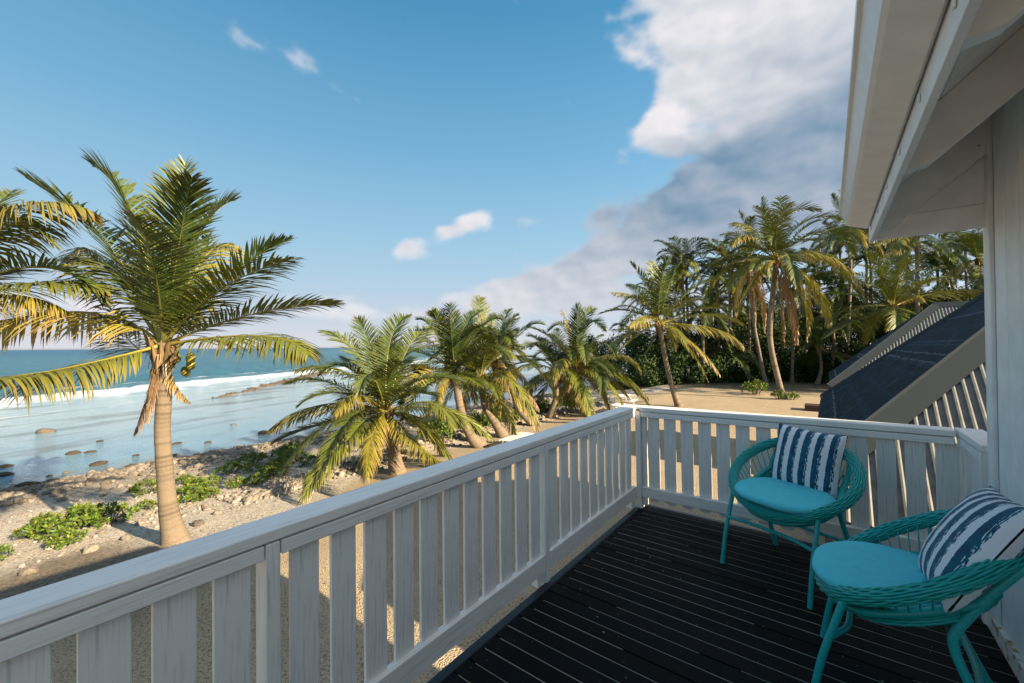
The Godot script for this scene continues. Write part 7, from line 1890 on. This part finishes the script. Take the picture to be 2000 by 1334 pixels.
	palm("coconut_palm", V(14.62,-2.65,-81.74), [V(0,0,0), V(0.4,7.81,-0.18), V(0.3,17.52,0.04)], [V(2.77,18.85,-0.33),V(4.62,17.88,-0.6),0.22, V(-0.36,16.61,-2.05),V(-0.86,14.91,-3.61),0.4, V(2.43,18.42,-0.03),V(4.02,18.28,-0.08),0.15, V(-1.39,16.9,1.43),V(-2.65,14.6,2.46),0.36, V(2.51,17.31,0.97),V(4.16,15.4,1.66),0.19, V(-1.11,19.34,0.93),V(-2.16,19.84,1.6),0.13, V(1.14,19.26,-1.24),V(1.77,19.91,-2.2),0.16, V(2.63,18.6,-0.44),V(4.38,18.15,-0.8),0.1, V(1.33,18.36,2.33),V(2.1,16.8,4.05),0.14, V(-1.83,17.09,1.88),V(-3.42,14.66,3.26),0.34, V(1.63,19.35,1.62),V(2.63,19.24,2.8),0.17, V(-0.43,19.72,-1.1),V(-0.98,19.98,-1.96),0.1, V(0.4,17.99,-2.23),V(0.47,16.53,-3.93),0.18, V(2.39,16.74,-0.45),V(3.95,14.32,-0.82),0.43, V(2.24,18.48,1.05),V(3.68,17,1.81),0.17, V(1.91,19.06,0.96),V(3.12,19.1,1.64),0.16, V(2,17.07,1.94),V(3.28,15.26,3.35),0.34, V(2,18.29,-1.17),V(3.27,16.82,-2.08),0.28, V(-1.13,18.21,2.12),V(-2.2,17.36,3.67),0.16, V(-1.35,17.89,-1.65),V(-2.59,16.74,-2.91),0.26, V(-0.31,18.49,2.31),V(-0.77,17.84,4.01),0.18, V(1.13,18.62,-1.96),V(1.75,17.36,-3.46),0.1], 0.16, 0, 0, "shaded grove palm in the gap under the eave, against the sky", "shaded palms filling the grove")
	palm("coconut_palm", V(-18.74,-2.65,-56.23), [V(0,0,0), V(0.38,4.59,-0.22), V(0.24,10.84,-0.01)], [V(-1.07,12.5,0.98),V(-2.04,11.99,1.72),0.14, V(1.98,11.39,1.54),V(3.28,10.94,2.71),0.2, V(2.22,10.43,-0.1),V(3.7,8.97,-0.17),0.2, V(-0.3,11.11,2.34),V(-0.7,9.67,4.11),0.2, V(1.95,9.65,1.38),V(3.22,7.22,2.42),0.28, V(-0.84,11.87,1.79),V(-1.64,11.89,3.13),0.12, V(-1.6,10.03,0.69),V(-2.97,8.33,1.22),0.37, V(-1.82,10.65,0.57),V(-3.36,9.04,1.01),0.32, V(1.3,12.74,0.27),V(2.1,12.87,0.49),0.11, V(2.34,9.79,0.78),V(3.91,7.37,1.37),0.44, V(-0.42,9.89,-1.84),V(-0.92,7.86,-3.21),0.49, V(0.29,9.73,-2.24),V(0.33,7.16,-3.91),0.26, V(-0.52,10.5,-2.23),V(-1.08,8.72,-3.89),0.19, V(1.12,10.2,2.18),V(1.78,7.85,3.82),0.36, V(0.44,12.45,-1.26),V(0.58,12.21,-2.2),0.11, V(-1.32,10.49,-1.37),V(-2.49,8.76,-2.39),0.35, V(-1.69,12.21,0.8),V(-3.14,12.38,1.4),0.06, V(-1.41,11,-1.37),V(-2.64,9.68,-2.38),0.32, V(1.42,12.82,-0.78),V(2.3,13.49,-1.35),0.12, V(-0.35,10.07,-2.32),V(-0.8,8.13,-4.05),0.27, V(-0.26,12.67,-1.38),V(-0.63,12.4,-2.41),0.17, V(2.38,10.21,0.5),V(3.98,8.23,0.88),0.42], 0.16, 0, 0, "shaded grove palm left behind the slim sand palm, low", "shaded palms filling the grove")
	palm("coconut_palm", V(-11.16,-2.65,-49.44), [V(0,0,0), V(0.14,3.65,-0.05), V(0.01,7.92,0.11)], [V(-1.36,9.23,1.08),V(-2.39,8.6,1.8),0.16, V(-1.97,7.9,0.18),V(-3.46,6.81,0.24),0.18, V(-1.29,7.28,1.67),V(-2.27,5.84,2.83),0.3, V(1.67,7.8,1.24),V(2.91,6.8,2.09),0.13, V(0.88,7.15,2.05),V(1.52,5.06,3.5),0.28, V(-1.94,8.39,0.49),V(-3.4,7.54,0.77),0.39, V(-0.78,9.31,1.33),V(-1.38,9.71,2.23),0.06, V(0.35,9.48,-1.37),V(0.6,9.8,-2.48),0.12, V(1.03,7.48,-1.83),V(1.79,5.25,-3.29),0.33, V(1.13,8.7,1.56),V(1.97,8.27,2.64),0.26, V(1.75,7.25,-0.3),V(3.06,5.33,-0.61),0.26, V(1.63,8.76,0.6),V(2.84,8.22,0.96),0.28, V(-1.19,7.91,-1.76),V(-2.09,6.75,-3.17),0.34, V(0.82,7.63,1.88),V(1.42,6.44,3.2),0.27, V(-1.42,9.4,0.71),V(-2.49,9.42,1.15),0.11, V(1.08,8.6,-1.29),V(1.88,8,-2.34),0.24, V(-1.5,6.9,-1.05),V(-2.63,5.07,-1.93),0.27, V(1.67,8.98,1.23),V(2.9,8.81,2.06),0.06, V(-0.94,7.58,1.85),V(-1.65,6.56,3.15),0.35, V(1.67,7.4,0.92),V(2.92,5.25,1.52),0.29, V(-2.11,8.74,0.55),V(-3.69,7.76,0.88),0.23, V(-0.89,8.53,2.27),V(-1.57,7.33,3.88),0.15], 0.16, 0, 0, "shaded grove palm below the right fronds of the slim sand palm", "shaded palms filling the grove")
	palm("coconut_palm", V(-0.18,-2.65,-56.57), [V(0,0,0), V(0.69,3.16,-0.48), V(0.56,6.92,-0.32)], [V(2.32,8.53,0.42),V(3.63,9.16,0.97),0.13, V(2.47,7.62,-0.2),V(3.89,6.82,-0.11),0.19, V(1.96,8.48,-0.18),V(3.01,8.62,-0.08),0.28, V(-0.52,7.05,1.31),V(-1.33,5.92,2.53),0.25, V(-0.71,6.22,1.27),V(-1.66,3.88,2.45),0.21, V(1.07,8.62,1.15),V(1.45,9.36,2.26),0.12, V(2.03,6.49,-1.63),V(3.13,4.53,-2.61),0.4, V(2.21,7.4,-1.59),V(3.44,6.65,-2.55),0.19, V(-0.2,8.56,-1.19),V(-0.77,9.07,-1.84),0.18, V(2.61,7.86,0.81),V(4.14,7.41,1.66),0.19, V(2.55,6.54,-1.75),V(4.04,4.09,-2.83),0.29, V(1.25,6.64,1.55),V(1.76,4.47,2.95),0.38, V(2.27,7.49,0.72),V(3.55,6.23,1.49),0.35, V(2.41,6.96,1.03),V(3.78,4.78,2.04),0.33, V(1.35,6.64,1.6),V(1.94,5.46,3.04),0.23, V(0.58,7.51,2.08),V(0.59,5.63,3.87),0.2, V(-1.05,7.92,-1.07),V(-2.26,7.47,-1.63),0.15, V(-1.03,6.76,1.5),V(-2.22,5.4,2.87),0.31, V(-1.57,6.78,-1.59),V(-3.17,5.24,-2.54),0.34, V(-0.26,7.4,-2.49),V(-0.87,6.79,-4.12),0.23, V(0.35,7.02,-2.76),V(0.19,5.88,-4.58),0.33, V(1.88,6.91,-1.85),V(2.87,5.91,-2.99),0.28], 0.16, 0, 0, "shaded grove palm low between the tallest palm and the far roof", "shaded palms filling the grove")
	palm("coconut_palm", V(-3.26,-2.65,-55.48), [V(0,0,0), V(0.18,4.87,-0.06), V(0.07,10.43,0.11)], [V(1.28,11.45,-1.94),V(2.18,9.86,-3.48),0.18, V(1.6,11.11,-1.39),V(2.74,10.78,-2.52),0.29, V(1.32,11.97,1.58),V(2.26,12.54,2.68),0.17, V(-1.74,10.71,-1.14),V(-3.09,9.51,-2.07),0.3, V(-2.06,10.82,-1.14),V(-3.66,9.38,-2.08),0.31, V(0.7,9.68,2.01),V(1.17,7.13,3.43),0.33, V(-0.02,11.3,2.38),V(-0.08,9.82,4.09),0.32, V(1.8,9.62,1.62),V(3.1,7.62,2.75),0.37, V(-0.89,10.25,-2.23),V(-1.62,9.19,-3.99),0.33, V(1.29,12.43,-0.69),V(2.2,12.25,-1.3),0.06, V(-0.64,10.77,2.42),V(-1.18,8.88,4.15),0.16, V(1.91,11.62,0.68),V(3.28,10.71,1.11),0.25, V(-0.54,9.58,2.18),V(-1,7.14,3.72),0.33, V(2.37,11.35,0.83),V(4.09,11.15,1.37),0.18, V(1.87,9.15,0.93),V(3.22,6.83,1.55),0.37, V(2.37,11.59,0.31),V(4.09,11.1,0.45),0.2, V(0.11,10.03,2.23),V(0.14,7.62,3.82),0.3, V(1.37,11.78,1.62),V(2.34,11.47,2.76),0.21, V(0.95,11.88,1.52),V(1.6,12.13,2.57),0.16, V(-0.31,12.27,1.32),V(-0.59,12.7,2.22),0.13, V(-1.61,11.78,0.1),V(-2.86,11.62,0.1),0.18, V(2.25,11.14,0.83),V(3.87,10.33,1.36),0.25], 0.16, 0, 0, "shaded grove palm close behind the tallest palm's hanging dead fronds", "shaded palms filling the grove")


func make_tree_trunk() -> ArrayMesh:
	var mb := MB.new()
	mb.tube(PackedVector3Array([V(0, -0.4, 0), V(0.05, 1, 0), V(0.0, 2.5, 0.1), V(-0.1, 5.0, 0)]), [0.35, 0.26, 0.2, 0.09], 10)
	for i in 6:
		var a := i * 1.1
		var h := V(cos(a), 0, sin(a))
		mb.tube(PackedVector3Array([V(0, 2.0 + 0.4 * i, 0.05), h * 0.9 + V(0, 3.0 + 0.4 * i, 0), h * 2.0 + V(0, 3.7 + 0.5 * i, 0)]), [0.12, 0.08, 0.03], 6)
	return mb.mesh()
